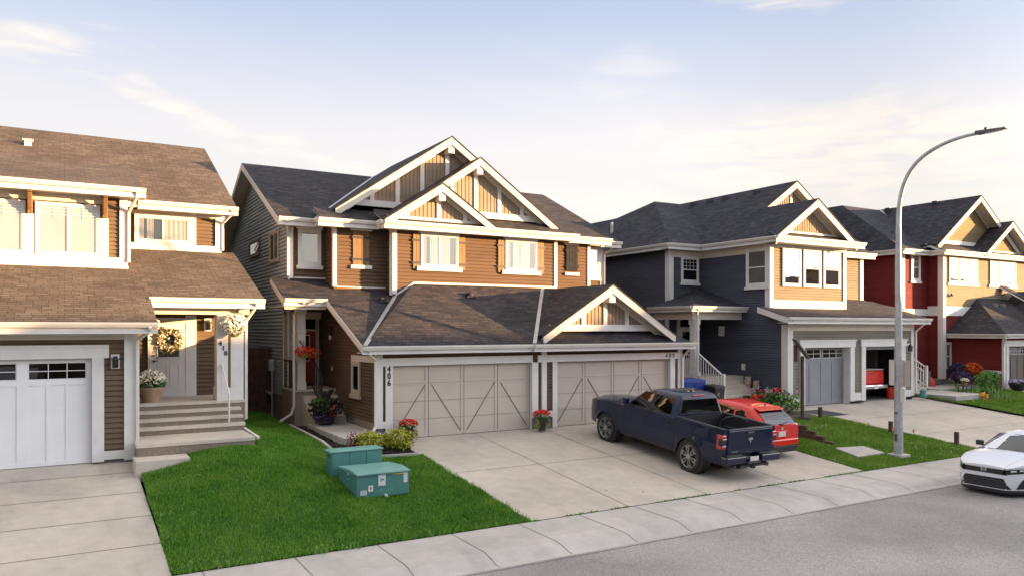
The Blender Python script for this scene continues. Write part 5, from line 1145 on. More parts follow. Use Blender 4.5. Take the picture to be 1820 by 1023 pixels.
def side_section(x, w, zb0, zs, arches, Ra, zc, prof, rows=8):
    zb = zb0
    for xa in arches:
        dx = abs(x-xa)
        if dx < Ra: zb = max(zb, zc+math.sqrt(max(0, Ra*Ra-dx*dx)))
    out = []
    for i in range(rows):
        z = zb+(zs-zb)*(i/(rows-1))**.9; y = w*lerpt(prof, z)
        for xa in arches:
            rr = math.hypot(x-xa, z-zc); y += .03*math.exp(-((rr-Ra)/.10)**2)
        out.append((y, z))
    return out
def arch_xs(x0, x1, arches, Ra, extra=()):
    xs = set(np.round(np.linspace(x0, x1, 34), 3))
    for xa in arches: xs |= set(np.round(xa+Ra*np.cos(np.linspace(0, math.pi, 17)), 3)) | {round(xa-Ra-.02, 3), round(xa+Ra+.02, 3)}
    xs |= set(extra); return sorted(x for x in xs if x0 <= x <= x1)

def pickup():
    sl = math.atan(.765/7.5)
    r = thing('pickup_truck', 'dark navy crew cab pickup parked nose to the right-hand greige garage door', 'pickup truck', (15.36, 17.0, fc(17.0)), (0, -sl, R(90)))
    AR = (-1.82, 1.82); Ra = .50; zc = .42; prof = [(.4, .955), (.62, .985), (.85, 1.0), (1.08, .99), (1.22, .965), (1.37, .955)]
    def sec(x):
        w = 1.0
        if x > 2.1: w -= .20*((x-2.1)/.75)**2
        if x < -2.75: w -= .03
        if x > 1.05: zs = 1.25-.13*((x-1.05)/1.8)**2
        elif x > -1.18: zs = 1.31
        else: zs = 1.355
        sd = side_section(x, w, .46, zs, AR, Ra, zc, prof); y = sd[-1][0]
        if x > 1.05: top = [(y-.05, zs+.025), (y-.20, zs+.05), (.42, zs+.075), (.30, zs+.10), (0, zs+.105)]
        elif x > -1.18: top = [(y-.03, zs+.01), (y-.1, zs+.015), (.5, zs+.015), (.2, zs+.015), (0, zs+.015)]
        elif x > -2.90: top = [(y-.03, zs+.015), (y-.11, zs+.015), (y-.12, .86), (.3, .86), (0, .86)]
        else: top = [(y-.03, zs+.015), (y-.15, zs+.015), (y-.16, .62), (.3, .62), (0, .62)]
        return sd+top
    b = shell(arch_xs(-2.95, 2.85, AR, Ra, (-1.175, -1.185, -2.895, -2.905, 1.045, 1.055)), sec).build('body', M['p_navy'], r, True, smooth=38)
    rings = [(1.30, -1.16, 1.12, .945), (1.34, -1.155, 1.06, .925), (1.58, -1.11, .66, .845), (1.80, -1.05, .30, .765), (1.87, -1.01, .16, .725), (1.915, -.93, .0, .65), (1.935, -.75, -.2, .5)]
    hw = [(z, w) for z, _, _, w in rings]; xb = [(z, a) for z, a, _, _ in rings]; xf = [(z, c) for z, _, c, _ in rings]
    house_rings(rings).build('cab_roof', M['p_navy'], r, True, smooth=40)
    for s in (1, -1):
        for nm, q in (('front', [(.84, 1.36), (-.06, 1.36), (-.06, 1.80), (.30, 1.79)]), ('rear', [(-.15, 1.36), (-.95, 1.38), (-.86, 1.78), (-.15, 1.80)])):
            k = MB(); patch(k, [(q[0][0]+.035, q[0][1]-.03), (q[1][0]-.025, q[1][1]-.03), (q[2][0]-.02, q[2][1]+.025), (q[3][0]+.03, q[3][1]+.025)], lambda a, c: (a, s*(lerpt(hw, c)+.003), c)); k.build('window_seal', M['plastic'], r, True, smooth=60)
            k = MB(); patch(k, q, lambda a, c: (a, s*(lerpt(hw, c)+.007), c)); k.build('side_window', M['carglass'], r, True, smooth=60)
    k = MB(); patch(k, [(-.76, 1.40), (.76, 1.40), (.66, 1.80), (-.66, 1.80)], lambda a, c: (lerpt(xb, c)-.004, a, c)); k.build('window_seal', M['plastic'], r, True)
    k = MB(); patch(k, [(-.73, 1.42), (.73, 1.42), (.63, 1.78), (-.63, 1.78)], lambda a, c: (lerpt(xb, c)-.008, a, c)); k.build('rear_window', M['carglass'], r, True)
    k = MB(); patch(k, [(-.82, 1.38), (.82, 1.38), (.66, 1.83), (-.66, 1.83)], lambda a, c: (lerpt(xf, c)+.006-.03*abs(a), a, c)); k.build('windshield', M['carglass'], r, True, smooth=60)
    MB().box(-1.03, -.98, -.22, .22, 1.855, 1.90).build('third_brake_light', M['lens_red'], r, True, bevel=.01)
    k = MB(); k.lathe((-.72, 0, 1.93), [(.05, 0), (.035, .05), (.01, .09)], 8); k.build('antenna', M['p_navy'], r, True)
    # black bed liner
    k = MB(); k.box(-2.9, -1.19, -.80, .80, .865, .875)
    for s in (1, -1): k.box(-2.9, -1.19, s*.81-.006, s*.81+.006, .87, 1.36); k.box(-2.3, -1.4, min(s*.60, s*.80), max(s*.60, s*.80), .87, 1.06); k.box(-2.94, -1.18, min(s*.82, s*.935), max(s*.82, s*.935), 1.371, 1.381)
    k.box(-1.20, -1.185, -.80, .80, .87, 1.36)
    for i in range(11): y = -.55+.11*i; k.box(-2.9, -1.2, y-.02, y+.02, .875, .885)
    k.build('bed_liner', M['plastic'], r, True)
    k = MB(); k.tube([(-1.9+.34*math.cos(a), -.60+.25*math.cos(a), 1.12+.30*math.sin(a)) for a in np.linspace(-.4, math.pi+.3, 22)], .014); k.build('bed_hoop', M['iron2'], r, True)
    # door shut lines, cab/bed gap, handles
    k = MB()
    def line(pts, s, wd=.006):
        P = [Vector((x, s*(1.0*lerpt(prof, z)+.002+sum(.03*math.exp(-((math.hypot(x-xa, z-zc)-Ra)/.10)**2) for xa in AR)), z)) for x, z in pts]
        for a, c in zip(P, P[1:]): k.beam(a, c, .004, wd*2, up=(1, 0, 0) if abs((c-a).z) > abs((c-a).x) else (0, 0, 1))
    for s in (1, -1):
        line([(1.02, z) for z in np.linspace(.52, 1.29, 7)], s); line([(-.11, z) for z in np.linspace(.52, 1.30, 7)], s); line([(-1.0+.06*(z-.9), z) for z in np.linspace(.98, 1.30, 5)], s); line([(x, .53) for x in np.linspace(-1.25, 1.02, 9)], s); line([(-1.18, z) for z in np.linspace(.5, 1.33, 7)], s, .012)
    [q.build('shut_line', M['plastic'], r, True) for q in k.islands(.005)]
    for s in (1, -1):
        for x in (.12, -.88): k = MB().box(x-.11, x+.11, s*.985-.02, s*.985+.02, 1.13, 1.16); k.build('door_handle', M['p_navy'], r, True, bevel=.008)
        k = MB().box(.74, .86, min(s*.93, s*1.16), max(s*.93, s*1.16), 1.36, 1.38); k.box(.74, .86, min(s*1.02, s*1.17), max(s*1.02, s*1.17), 1.35, 1.53); k.build('wing_mirror', M['p_navy'], r, True, bevel=.03)
        for xa in AR: MB().lathe((xa, s*.80, zc), [(.49, -.16), (.49, .16)], 28, 'y').build('wheel_arch', M['plastic'], r, True)
        k = MB().box(-1.25, 1.15, s*.9-.05, s*.9+.05, .40, .49); k.build('sill', M['plastic'], r, True)
        for xa in AR: wheel(r, xa, s*.875, .42, .285, .315, 'split', 6)
        # tail lights wrap the corner
        k = MB().box(-2.965, -2.76, min(s*.83, s*1.0), max(s*.83, s*1.0), .86, 1.24); t = k.build('tail_light', M['lens_red'], r, True, bevel=.03)
        k = MB().box(-2.975, -2.83, min(s*.855, s*1.004), max(s*.855, s*1.004), .95, 1.15); k.build('lens', M['plastic'], t, True, bevel=.02); k = MB().box(-2.982, -2.96, min(s*.86, s*.98), max(s*.86, s*.98), 1.12, 1.155).box(-2.982, -2.96, min(s*.86, s*.98), max(s*.86, s*.98), .945, .975); k.build('lamp', M['lens_clear'], t, True)
    k = MB().box(-2.985, -2.93, -.80, .80, .70, 1.34); tg = k.build('tailgate', M['p_navy'], r, True, bevel=.02)
    MB().box(-3.0, -2.90, -.81, .81, 1.335, 1.385).build('tailgate_cap', M['p_navy'], tg, True, bevel=.015)
    MB().box(-2.999, -2.98, -.12, .12, 1.21, 1.28).build('handle', M['plastic'], tg, True, bevel=.01); MB().box(-3.004, -2.995, -.12, .12, 1.265, 1.285).build('handle_trim', M['chrome'], tg, True)
    k = MB()                    # horned head badge
    for s in (1, -1): k.tube([(-2.993, s*a, 1.08+c) for a, c in ((.0, .0), (.02, .03), (.05, .035), (.065, .005), (.05, -.02), (.035, -.005))], [.010, .012, .012, .010, .008, .004], 6)
    k.prism([(-2.99, -.02, 1.09), (-2.99, .02, 1.09), (-2.99, .014, 1.0), (-2.99, 0, .985), (-2.99, -.014, 1.0)], (-.008, 0, 0)); k.build('badge', M['chrome'], tg, True)
    k = MB()
    for i in range(6): k.box(-2.99, -2.984, .62-.035*i, .62-.035*i+.022, .775, .80)
    k.build('lettering', M['alloy'], tg, True)
    k = MB()
    k.box(-3.16, -2.93, -.99, -.28, .50, .70); k.box(-3.16, -2.93, .28, .99, .50, .70); k.box(-3.10, -2.93, -.28, .28, .46, .62); bp = k.build('rear_bumper', M['p_navy'], r, True, bevel=.035)
    for s in (1, -1): MB().box(-3.155, -2.95, min(s*.33, s*.88), max(s*.33, s*.88), .70, .712).build('step_pad', M['iron2'], bp, True)
    MB().box(-3.19, -3.15, -.22, .22, .50, .56).build('step_pad', M['iron2'], bp, True)
    MB().box(-3.175, -3.165, -.15, .15, .52, .68).build('number_plate', M['plate'], r, True); 
    k = MB(); k.box(-3.18, -2.9, -.05, .05, .36, .44); k.box(-3.14, -2.9, -.45, .45, .40, .46); k.build('tow_hitch', M['iron'], r, True)
    for s in (1, -1): k = MB(); k.tube([(-2.7, s*.60, .40), (-3.08, s*.60, .40)], .055, 12); k.build('exhaust_tip', M['iron2'], r, True)
    k = MB(); k.box(-2.7, 2.5, -.55, .55, .36, .52); k.lathe((-1.82, 0, .40), [(.09, -.75), (.09, .75)], 12, 'y'); k.lathe((-2.4, .0, .5), [(.30, -.12), (.36, -.05), (.36, .05), (.30, .12)], 20); k.build('chassis', M['cabin'], r, True)
pickup()

def hatchback():
    sl = math.atan(.765/7.5)
    r = thing('hatchback_car', 'bright red compact hatchback parked on the far side of the navy pickup', 'car', (18.0, 17.25, fc(17.25)), (0, -sl, R(90)))
    AR = (-1.27, 1.27); Ra = .37; zc = .32; prof = [(.2, .95), (.45, .985), (.70, 1.0), (.88, .98), (1.1, .93)]
    def sec(x):
        w = .87
        if x > 1.3: w -= .26*((x-1.3)/.75)**2
        if x < -1.55: w -= .15*((-1.55-x)/.5)**2
        zs = .90+.045*(1.2-x)/1.2 if x < 1.2 else .90-.22*((x-1.2)/.85)**1.5
        if x < -1.7: zs -= .06*((-1.7-x)/.33)
        sd = side_section(x, w, .22, zs, AR, Ra, zc, prof); y = sd[-1][0]
        return sd+[(y-.04, zs+.02), (y-.15, zs+.045), (.35, zs+.06), (0, zs+.06)]
    shell(arch_xs(-2.03, 2.05, AR, Ra), sec).build('body', M['p_red'], r, True, smooth=40)
    rings = [(.92, -2.0, 1.25, .80), (1.0, -1.98, 1.10, .785), (1.15, -1.88, .80, .735), (1.32, -1.62, .42, .665), (1.40, -1.48, .22, .62), (1.45, -1.22, -.05, .54), (1.48, -.85, -.35, .38)]
    hw = [(z, w) for z, _, _, w in rings]; xb = [(z, a) for z, a, _, _ in rings]; xf = [(z, c) for z, _, c, _ in rings]
    house_rings(rings, .27).build('roof', M['p_red'], r, True, smooth=40)
    for s in (1, -1):
        for q in ([(.95, 1.01), (.03, 1.01), (.03, 1.36), (.42, 1.34)], [(-.05, 1.01), (-.85, 1.04), (-.80, 1.35), (-.05, 1.36)], [(-.92, 1.05), (-1.35, 1.12), (-1.25, 1.30), (-.88, 1.345)]):
            k = MB(); patch(k, q, lambda a, c: (a, s*(lerpt(hw, c)+.007), c)); k.build('side_window', M['carglass'], r, True, smooth=60)
        k = MB().box(-1.93, -1.72, min(s*.66, s*.835), max(s*.66, s*.835), .70, 1.02); k.build('tail_light', M['lens_red'], r, True, bevel=.05)
        k = MB().box(-1.99, -1.85, min(s*.70, s*.80), max(s*.70, s*.80), .46, .56); k.build('reflector', M['lens_clear'], r, True, bevel=.02)
        for xa in AR: wheel(r, xa, s*.77, .315, .20, .22, 'plain', 7)
        for xa in AR: MB().lathe((xa, s*.66, zc), [(.36, -.14), (.36, .14)], 24, 'y').build('wheel_arch', M['plastic'], r, True)
        k = MB().box(.55, .68, min(s*.80, s*1.0), max(s*.80, s*1.0), 1.0, 1.13); k.build('wing_mirror', M['p_red'], r, True, bevel=.03)
    k = MB(); patch(k, [(-.62, 1.03), (.62, 1.03), (.53, 1.385), (-.53, 1.385)], lambda a, c: (lerpt(xb, c)-.010+.02*abs(a)**2, a, c)); k.build('rear_window', M['carglass'], r, True, smooth=60)
    k = MB(); patch(k, [(-.70, 1.02), (.70, 1.02), (.58, 1.36), (-.58, 1.36)], lambda a, c: (lerpt(xf, c)+.008-.06*abs(a), a, c)); k.build('windshield', M['carglass'], r, True, smooth=60)
    k = MB().prism([(-1.62, -.54, 1.375), (-1.38, -.52, 1.43), (-1.38, .52, 1.43), (-1.62, .54, 1.375)], (0, 0, .02)); k.build('roof_spoiler', M['p_red'], r, True, bevel=.008)
    k = MB(); k.lathe((-1.35, 0, 1.465), [(.03, 0), (.02, .03), (.008, .06)], 8); k.build('antenna', M['plastic'], r, True)
    k = MB(); k.beam((-2.02, .02, 1.03), (-1.965, -.30, 1.10), .02, .015); k.box(-2.03, -1.96, -.04, .06, .99, 1.05); k.build('rear_wiper', M['plastic'], r, True)
    MB().box(-2.055, -2.03, -.24, .24, .66, .86).build('plate_recess', M['p_red'], r, True, bevel=.01)
    MB().box(-2.064, -2.056, -.15, .15, .69, .84).build('number_plate', M['plate'], r, True); k = MB(); k.lathe((-2.04, 0, .93), [(.045, -.012), (.045, .012)], 16, 'x'); k.build('badge', M['chrome'], r, True)
    MB().box(-2.10, -1.95, -.70, .70, .42, .62).build('rear_bumper', M['p_red'], r, True, bevel=.04)
    MB().box(-2.09, -1.9, -.68, .68, .22, .42).build('bumper_valance', M['plastic'], r, True, bevel=.03)
    MB().box(-1.7, 1.8, -.6, .6, .2, .3).build('underbody', M['cabin'], r, True)
hatchback()

def sedan():
    r = thing('sedan_car', 'white sedan parked by the kerb facing left, cut by the right edge', 'car', (22.25, 10.5, -.93), (0, 0, R(180)))
    AR = (-1.35, 1.38); Ra = .37; zc = .33; PR = [(.15, .93), (.35, .985), (.60, 1.0), (.75, .97), (1.0, .92)]
    def wx(x):
        w = .90
        if x > 1.45: w -= .36*((x-1.45)/.87)**2.3
        if x < -1.7: w -= .2*((-1.7-x)/.6)**2
        return w
    def zt(x): return .955-.035*(1.15-x) if x < 1.15 and x > 1.0 else (.955 if x <= 1.0 else .955-.235*((x-1.0)/1.3)**1.7)
    def sec(x):
        zs = zt(x); sd = side_section(x, wx(x), .19, zs, AR, Ra, zc, PR, 10); y = sd[-1][0]; t = max(0, (x-1.0)/1.3)
        return sd+[(y*.96, zs+.015), (y*.80, zs+.035-.01*t), (y*.45, zs+.05-.01*t), (0, zs+.055-.01*t)]
    xs = arch_xs(-2.32, 2.32, AR, Ra, tuple(np.round(np.linspace(1.9, 2.32, 12), 3)))
    shell(xs, sec).build('body', M['p_white'], r, True, smooth=40)
    rings = [(.95, -1.95, 1.22, .82), (1.02, -1.80, 1.05, .80), (1.18, -1.45, .70, .735), (1.33, -1.05, .32, .66), (1.385, -.85, .12, .60), (1.42, -.6, -.1, .50)]
    hw = [(z, w) for z, _, _, w in rings]; xf = [(z, c) for z, _, c, _ in rings]; xb = [(z, a) for z, a, _, _ in rings]
    house_rings(rings, .24).build('roof', M['p_white'], r, True, smooth=40)
    k = MB(); patch(k, [(-.74, 1.0), (.74, 1.0), (.58, 1.345), (-.58, 1.345)], lambda a, c: (lerpt(xf, c)+.012-.10*abs(a)**2, a, c), 14, 8); k.build('windshield', M['carglass'], r, True, smooth=60)
    k = MB(); patch(k, [(-.80, .972), (.80, .972), (.75, 1.01), (-.75, 1.01)], lambda a, c: (lerpt(xf, c)+.03-.10*abs(a)**2, a, c), 14, 2); k.build('cowl', M['plastic'], r, True)
    for s in (1, -1):
        for q in ([(.85, 1.02), (-.05, 1.02), (-.05, 1.33), (.30, 1.33)], [(-.13, 1.02), (-1.0, 1.02), (-.85, 1.33), (-.13, 1.33)]):
            k = MB(); patch(k, q, lambda a, c: (a, s*(lerpt(hw, c)+.007), c)); k.build('side_window', M['carglass'], r, True, smooth=60)
        k = MB().box(.64, .70, min(s*.78, s*.95), max(s*.78, s*.95), .99, 1.03).box(.60, .74, min(s*.90, s*1.06), max(s*.90, s*1.06), 1.0, 1.13); k.build('wing_mirror', M['plastic'], r, True, bevel=.035)
        for xa in AR: wheel(r, xa, s*.80, .325, .21, .225, 'plain', 10)
        for xa in AR: MB().lathe((xa, s*.68, zc), [(.36, -.14), (.36, .14)], 24, 'y').build('wheel_arch', M['plastic'], r, True)
    def xfront(y, z):
        w = abs(y)/lerpt(PR, z); w0 = .90-.36
        return 2.32 if w <= w0 else 1.45+.87*((.90-min(w, .9))/.36)**(1/2.3)
    F = lambda y, z: (xfront(y, z)+.010, y, z)
    F2 = lambda y, z: (xfront(y, z)+.018, y, z)
    k = MB(); patch(k, [(-.54, .565), (.54, .565), (.50, .69), (-.50, .69)], F, 16, 3); k.build('upper_grille', M['plastic'], r, True, smooth=60)
    for s in (1, -1):
        k = MB(); patch(k, [(s*.44, .57), (s*.87, .625), (s*.87, .755), (s*.48, .72)], F, 14, 4); hl = k.build('headlight', M['alloy_dk'], r, True, smooth=60)
        k = MB(); patch(k, [(s*.50, .695), (s*.85, .728), (s*.85, .748), (s*.50, .713)], F2, 12, 1); k.build('light_strip', M['lens_clear'], hl, True)
        k = MB(); patch(k, [(s*.60, .64), (s*.68, .65), (s*.68, .69), (s*.60, .685)], F2, 3, 2); patch(k, [(s*.72, .66), (s*.79, .67), (s*.79, .705), (s*.72, .70)], F2, 3, 2); k.build('lens', M['lens_clear'], hl, True)
        k = MB(); patch(k, [(s*.66, .22), (s*.88, .24), (s*.88, .47), (s*.76, .46)], F, 8, 4); k.build('side_vent', M['plastic'], r, True, smooth=60)
    k = MB(); patch(k, [(-.60, .215), (.60, .215), (.46, .47), (-.46, .47)], F, 20, 5); g = k.build('lower_grille', M['plastic'], r, True, smooth=60)
    k = MB()
    for z in (.26, .31, .36, .41): patch(k, [(-.50, z), (.50, z), (.49, z+.008), (-.49, z+.008)], F2, 14, 1)
    k.build('grille_bar', M['iron2'], g, True)
    k = MB()                      # badge: a capital H in a rounded frame
    for a, b, c, d in ((-.05, -.035, .61, .68), (.035, .05, .61, .68), (-.035, .035, .638, .652), (-.065, .065, .600, .606), (-.065, .065, .685, .691), (-.068, -.060, .606, .685), (.060, .068, .606, .685)): k.box(2.335, 2.347, a, b, c, d)
    k.build('badge', M['chrome'], r, True, bevel=.002)
    k = MB(); patch(k, [(-.80, .14), (.80, .14), (.84, .185), (-.84, .185)], lambda y, z: (xfront(y, .2)+.03, y, z), 20, 1); patch(k, [(-.80, .14), (.80, .14), (.8, .10), (-.8, .10)], lambda y, z: (xfront(y, .2)-.02, y, z), 20, 1); k.build('front_splitter', M['plastic'], r, True, smooth=60)
    for s in (1, -1):
        k = MB()
        for t in np.linspace(0, .9, 8): k.beam((1.06+t*1.15, s*(.70-.22*t), zt(1.06+t*1.15)+.044-.01*t), (1.06+(t+.13)*1.15, s*(.70-.22*(t+.13)), zt(1.06+(t+.13)*1.15)+.044-.01*t), .012, .006)
        k.build('hood_crease', M['p_white'], r, True)
    k = MB(); k.beam((.98, .1, 1.035), (1.02, -.55, 1.02), .02, .015); k.beam((.98, .65, 1.03), (1.03, .1, 1.03), .02, .015); k.build('wiper', M['plastic'], r, True)
    k = MB(); k.box(.35, .55, -.55, -.25, .6, .98); k.box(.0, .2, -.62, -.2, .5, 1.2); k.box(.0, .2, .2, .62, .5, 1.2); k.box(-1.2, 1.0, -.7, .7, .4, .6); k.build('seat', M['cabin'], r, True, bevel=.05)
    MB().box(-2.0, 2.1, -.65, .65, .16, .3).build('underbody', M['cabin'], r, True)
sedan()

def garage_pickup():
    r = thing('pickup_truck', 'older red pickup with chrome bumper showing its tail in the open garage', 'pickup truck', (31.62, 24.3, .015), (0, 0, R(90)))
    AR = (-1.7,); Ra = .42; zc = .36; prof = [(.4, .96), (.8, 1.0), (1.1, .99), (1.36, .97)]
    def sec(x):
        sd = side_section(x, .93, .50, 1.30, AR, Ra, zc, prof); y = sd[-1][0]; return sd+[(y-.03, 1.32), (y-.12, 1.325), (.4, 1.33), (0, 1.33)]
    shell(arch_xs(-2.7, -.6, AR, Ra), sec).build('body', M['p_red'], r, True, smooth=40)
    MB().box(-.7, 1.4, -.90, .90, .5, 1.25).build('cab', M['p_red'], r, True, bevel=.05); MB().box(-.65, .7, -.78, .78, 1.25, 1.75).build('cab_roof', M['p_red'], r, True, bevel=.12)
    tg = MB().box(-2.76, -2.7, -.80, .80, .72, 1.26).build('tailgate', M['p_red'], r, True, bevel=.02); MB().box(-2.78, -2.755, -.12, .12, 1.16, 1.2).build('handle', M['iron'], tg, True)
    MB().box(-2.80, -.9, -.80, .80, 1.335, 1.37).build('bed_cover', M['cream'], r, True, bevel=.02)
    bp = MB().box(-2.95, -2.76, -.92, .92, .50, .68).build('rear_bumper', M['chrome'], r, True, bevel=.05); MB().box(-2.965, -2.951, -.15, .15, .50, .66).build('number_plate', M['plate'], bp, True)
    for s in (1, -1): MB().box(-2.73, -2.65, min(s*.82, s*.94), max(s*.82, s*.94), .80, 1.12).build('tail_light', M['lens_red'], r, True, bevel=.02); wheel(r, -1.7, s*.80, .36, .24, .22, 'plain', 5); wheel(r, 1.3, s*.80, .36, .24, .22, 'plain', 5)
    k = MB(); k.lathe((-1.7, 0, .36), [(.08, -.7), (.08, .7)], 10, 'y'); k.box(-2.6, 1.3, -.35, .35, .40, .52); k.build('axle', M['cabin'], r, True)
garage_pickup()

# ================================================================== STREET FURNITURE
def street_lamp():
    x, y, z = 22.1, 14.17, gz(22.1, 14.17)
    r = thing('street_lamp', 'tall galvanised street lamp with a curved arm standing in the right-hand lawn', 'street lamp', (x, y, z))
    k = MB(); k.box(x-.24, x+.24, y-.24, y+.24, z-.1, z+.09); k.build('base_plate', M['conc2'], r, bevel=.02)
    pts = [(x, y, z+.09), (x, y, 1), (x, y, 3), (x, y, 5), (x, y, 6.2)]; rad = [.135, .125, .108, .09, .08]
    arc = [(14.16, 6.75), (14.10, 7.25), (13.96, 7.70), (13.74, 8.06), (13.42, 8.34), (13.02, 8.53), (12.57, 8.65), (12.1, 8.70), (11.78, 8.70)]
    A_ = [(y, 5.6), (y, 6.2)]+arc
    for i in range(1, len(A_)-2):                      # smooth curve through the arm points
        for t in (0, .25, .5, .75):
            q = [.5*((2*A_[i][k])+(-A_[i-1][k]+A_[i+1][k])*t+(2*A_[i-1][k]-5*A_[i][k]+4*A_[i+1][k]-A_[i+2][k])*t*t+(-A_[i-1][k]+3*A_[i][k]-3*A_[i+1][k]+A_[i+2][k])*t**3) for k in (0, 1)]
            if q[1] > 6.25: pts.append((x, q[0], q[1])); rad.append(.078-.0009*(4*i+4*t))
    for ya, za in arc[-2:]: pts.append((x, ya, za)); rad.append(.045)
    p = MB().tube(pts, rad, 16).build('pole', M['galv'], r, smooth=50)
    k = MB().box(x-.135, x-.11, y-.045, y+.045, -.2, .02); k.box(x-.14, x-.12, y-.04, y+.04, .62, .68); k.build('hand_hole', M['steel_dk'], p)
    k = MB(); k.hexa([(x-.12, 11.85, 8.66), (x+.12, 11.85, 8.66), (x+.09, 11.05, 8.66), (x-.09, 11.05, 8.66), (x-.10, 11.85, 8.77), (x+.10, 11.85, 8.77), (x+.07, 11.05, 8.71), (x-.07, 11.05, 8.71)]); hd = k.build('lamp_head', M['steel_dk'], r, bevel=.02)
    k = MB().lathe((x, 11.6, 8.75), [(.04, 0), (.04, .05), (.03, .07)], 10); k.build('photocell', M['iron'], hd); k = MB().box(x-.07, x+.07, 11.15, 11.6, 8.648, 8.66); k.build('lens', M['lens_clear'], hd)
    k = MB(); k.tube([(x-.14, y, 1.97), (x+.14, y, 1.97)], .015); k.lathe((x, y, 1.3), [(.128, -.02), (.128, .02)], 14); k.build('clamp_band', M['galv'], p)
street_lamp()
def plate(nm, lab, pts, m, grp=None):
    k = MB().box(*pts); o = k.build(nm, m, bevel=.004); tag(o, lab, 'sign', grp); return o
k = MB().box(21.93, 21.95, 14.20, 14.37, 1.50, 2.28); tag(k.build('sign_plate', M['cream'], bevel=.004), 'pale blank sign back on the left side of the lamp post', 'sign')
s = thing('sign_plate', 'grey blank sign back with blue-grey edge on the right side of the lamp post', 'sign', (21.95, 13.9, 1.5)); MB().box(21.93, 21.95, 13.72, 13.88, 1.48, 2.26).build('panel', M['tantrim'], s); MB().box(21.90, 21.93, 13.88, 14.02, 1.48, 2.28).build('side_panel', M['galv'], s)
tag(MB().box(21.92, 21.99, 13.86, 14.0, 1.0, 1.42).build('control_box', M['gutter'], bevel=.01), 'small white control box strapped to the lamp post below the signs', 'box')

def cabinet_front():
    r = thing('utility_box', 'low green transformer box with sloped lid and warning labels on the lawn', 'utility box', (6.0, 16.6, -.45)); zb = -.56
    k = MB().box(5.45, 6.66, 15.85, 17.1, -.75, zb+.02); k.build('pad', M['conc2'], r, bevel=.02)
    k = MB().box(5.50, 6.62, 15.96, 17.05, zb, zb+.13); k.build('plinth', M['transf'], r)
    k = MB().hexa([(5.45, 15.9, zb+.11), (6.66, 15.9, zb+.11), (6.66, 17.15, zb+.11), (5.45, 17.15, zb+.11), (5.45, 15.9, .06), (6.66, 15.9, .06), (6.66, 17.15, .03), (5.45, 17.15, .03)]); k.build('cabinet', M['transf'], r, bevel=.012)
    k = MB().prism([(5.43, 15.85, .085), (5.43, 16.35, .125), (5.43, 17.17, .07), (5.43, 17.17, .02), (5.43, 15.85, .045)], (1.25, 0, 0)); k.build('lid', M['transf_t'], r, bevel=.012)
    k = MB(); k.lathe((6.1, 15.84, zb+.13), [(.02, -.06), (.035, .0), (.035, .06)], 10, 'y'); k.build('padlock', M['cream'], r)
    F = 15.895
    for x, z, w, h_, m in ((6.02, -.09, .17, .24, 'stk_w'), (6.40, .035, .25, .06, 'stk_y'), (6.575, -.06, .09, .26, 'stk_w'), (5.76, -.25, .11, .13, 'stk_w'), (5.60, -.33, .14, .10, 'stk_w')):
        o = box('label_plate', M[m], r, x-w/2, x+w/2, F-.004, F+.001, z-h_/2, z+h_/2)
        if m == 'stk_y': 
            k = MB(); [k.box(x-w/2+.02+.035*i, x-w/2+.042+.035*i, F-.006, F-.004, z-.012, z+.012) for i in range(6)]; k.build('lettering', M['stk_k'], o)
        elif w == .17:
            k = MB(); k.box(x-.035, x-.01, F-.006, F-.004, z-.04, z+.05); k.box(x+.0, x+.045, F-.006, F-.004, z-.01, z+.035); k.build('pictogram', M['stk_b'], o)
        elif w == .11:
            k = MB(); k.prism([(x-.03, F-.005, z+.03), (x+.03, F-.005, z+.03), (x, F-.005, z-.04)], (0, .001, 0)); k.build('pictogram', M['stk_r'], o)
        else:
            k = MB(); [k.box(x-w*.35, x+w*.35, F-.006, F-.004, z-h_*.3+i*h_*.2, z-h_*.3+i*h_*.2+.006) for i in range(4)]; k.build('lettering', M['stk_k'], o)
    k = MB(); [k.box(5.90+.05*i, 5.93+.05*i, F-.003, F+.001, -.335, -.295) for i in range(8) if i not in (3, 4)]; k.build('stencil', M['transf_t'], r)
    k = MB(); k.box(5.444, 5.452, 16.45, 16.52, -.02, .04); k.box(5.444, 5.452, 16.47, 16.5, -.12, -.10); k.build('side_label', M['stk_w'], r)
cabinet_front()
def cabinet_rear():
    r = thing('utility_box', 'taller green pedestal cabinet standing behind the transformer box', 'utility box', (5.95, 17.5, -.4))
    k = MB().box(5.33, 6.58, 17.36, 17.78, -.50, .35); k.build('cabinet', M['transf'], r, bevel=.015)
    k = MB().box(5.30, 6.61, 17.33, 17.81, .35, .375); k.hexa([(5.30, 17.33, .375), (6.61, 17.33, .375), (6.61, 17.81, .375), (5.30, 17.81, .375), (5.34, 17.40, .40), (6.57, 17.40, .40), (6.57, 17.75, .40), (5.34, 17.75, .40)]); k.build('lid', M['transf_t'], r, bevel=.008)
    for x0, x1 in ((5.37, 5.76), (5.78, 6.17), (6.19, 6.54)): box('door_panel', M['transf'], r, x0, x1, 17.348, 17.362, -.42, .32, bevel=.004)
    k = MB().box(5.30, 5.332, 17.45, 17.52, .24, .30); k.build('latch', M['steel_dk'], r)
cabinet_rear()
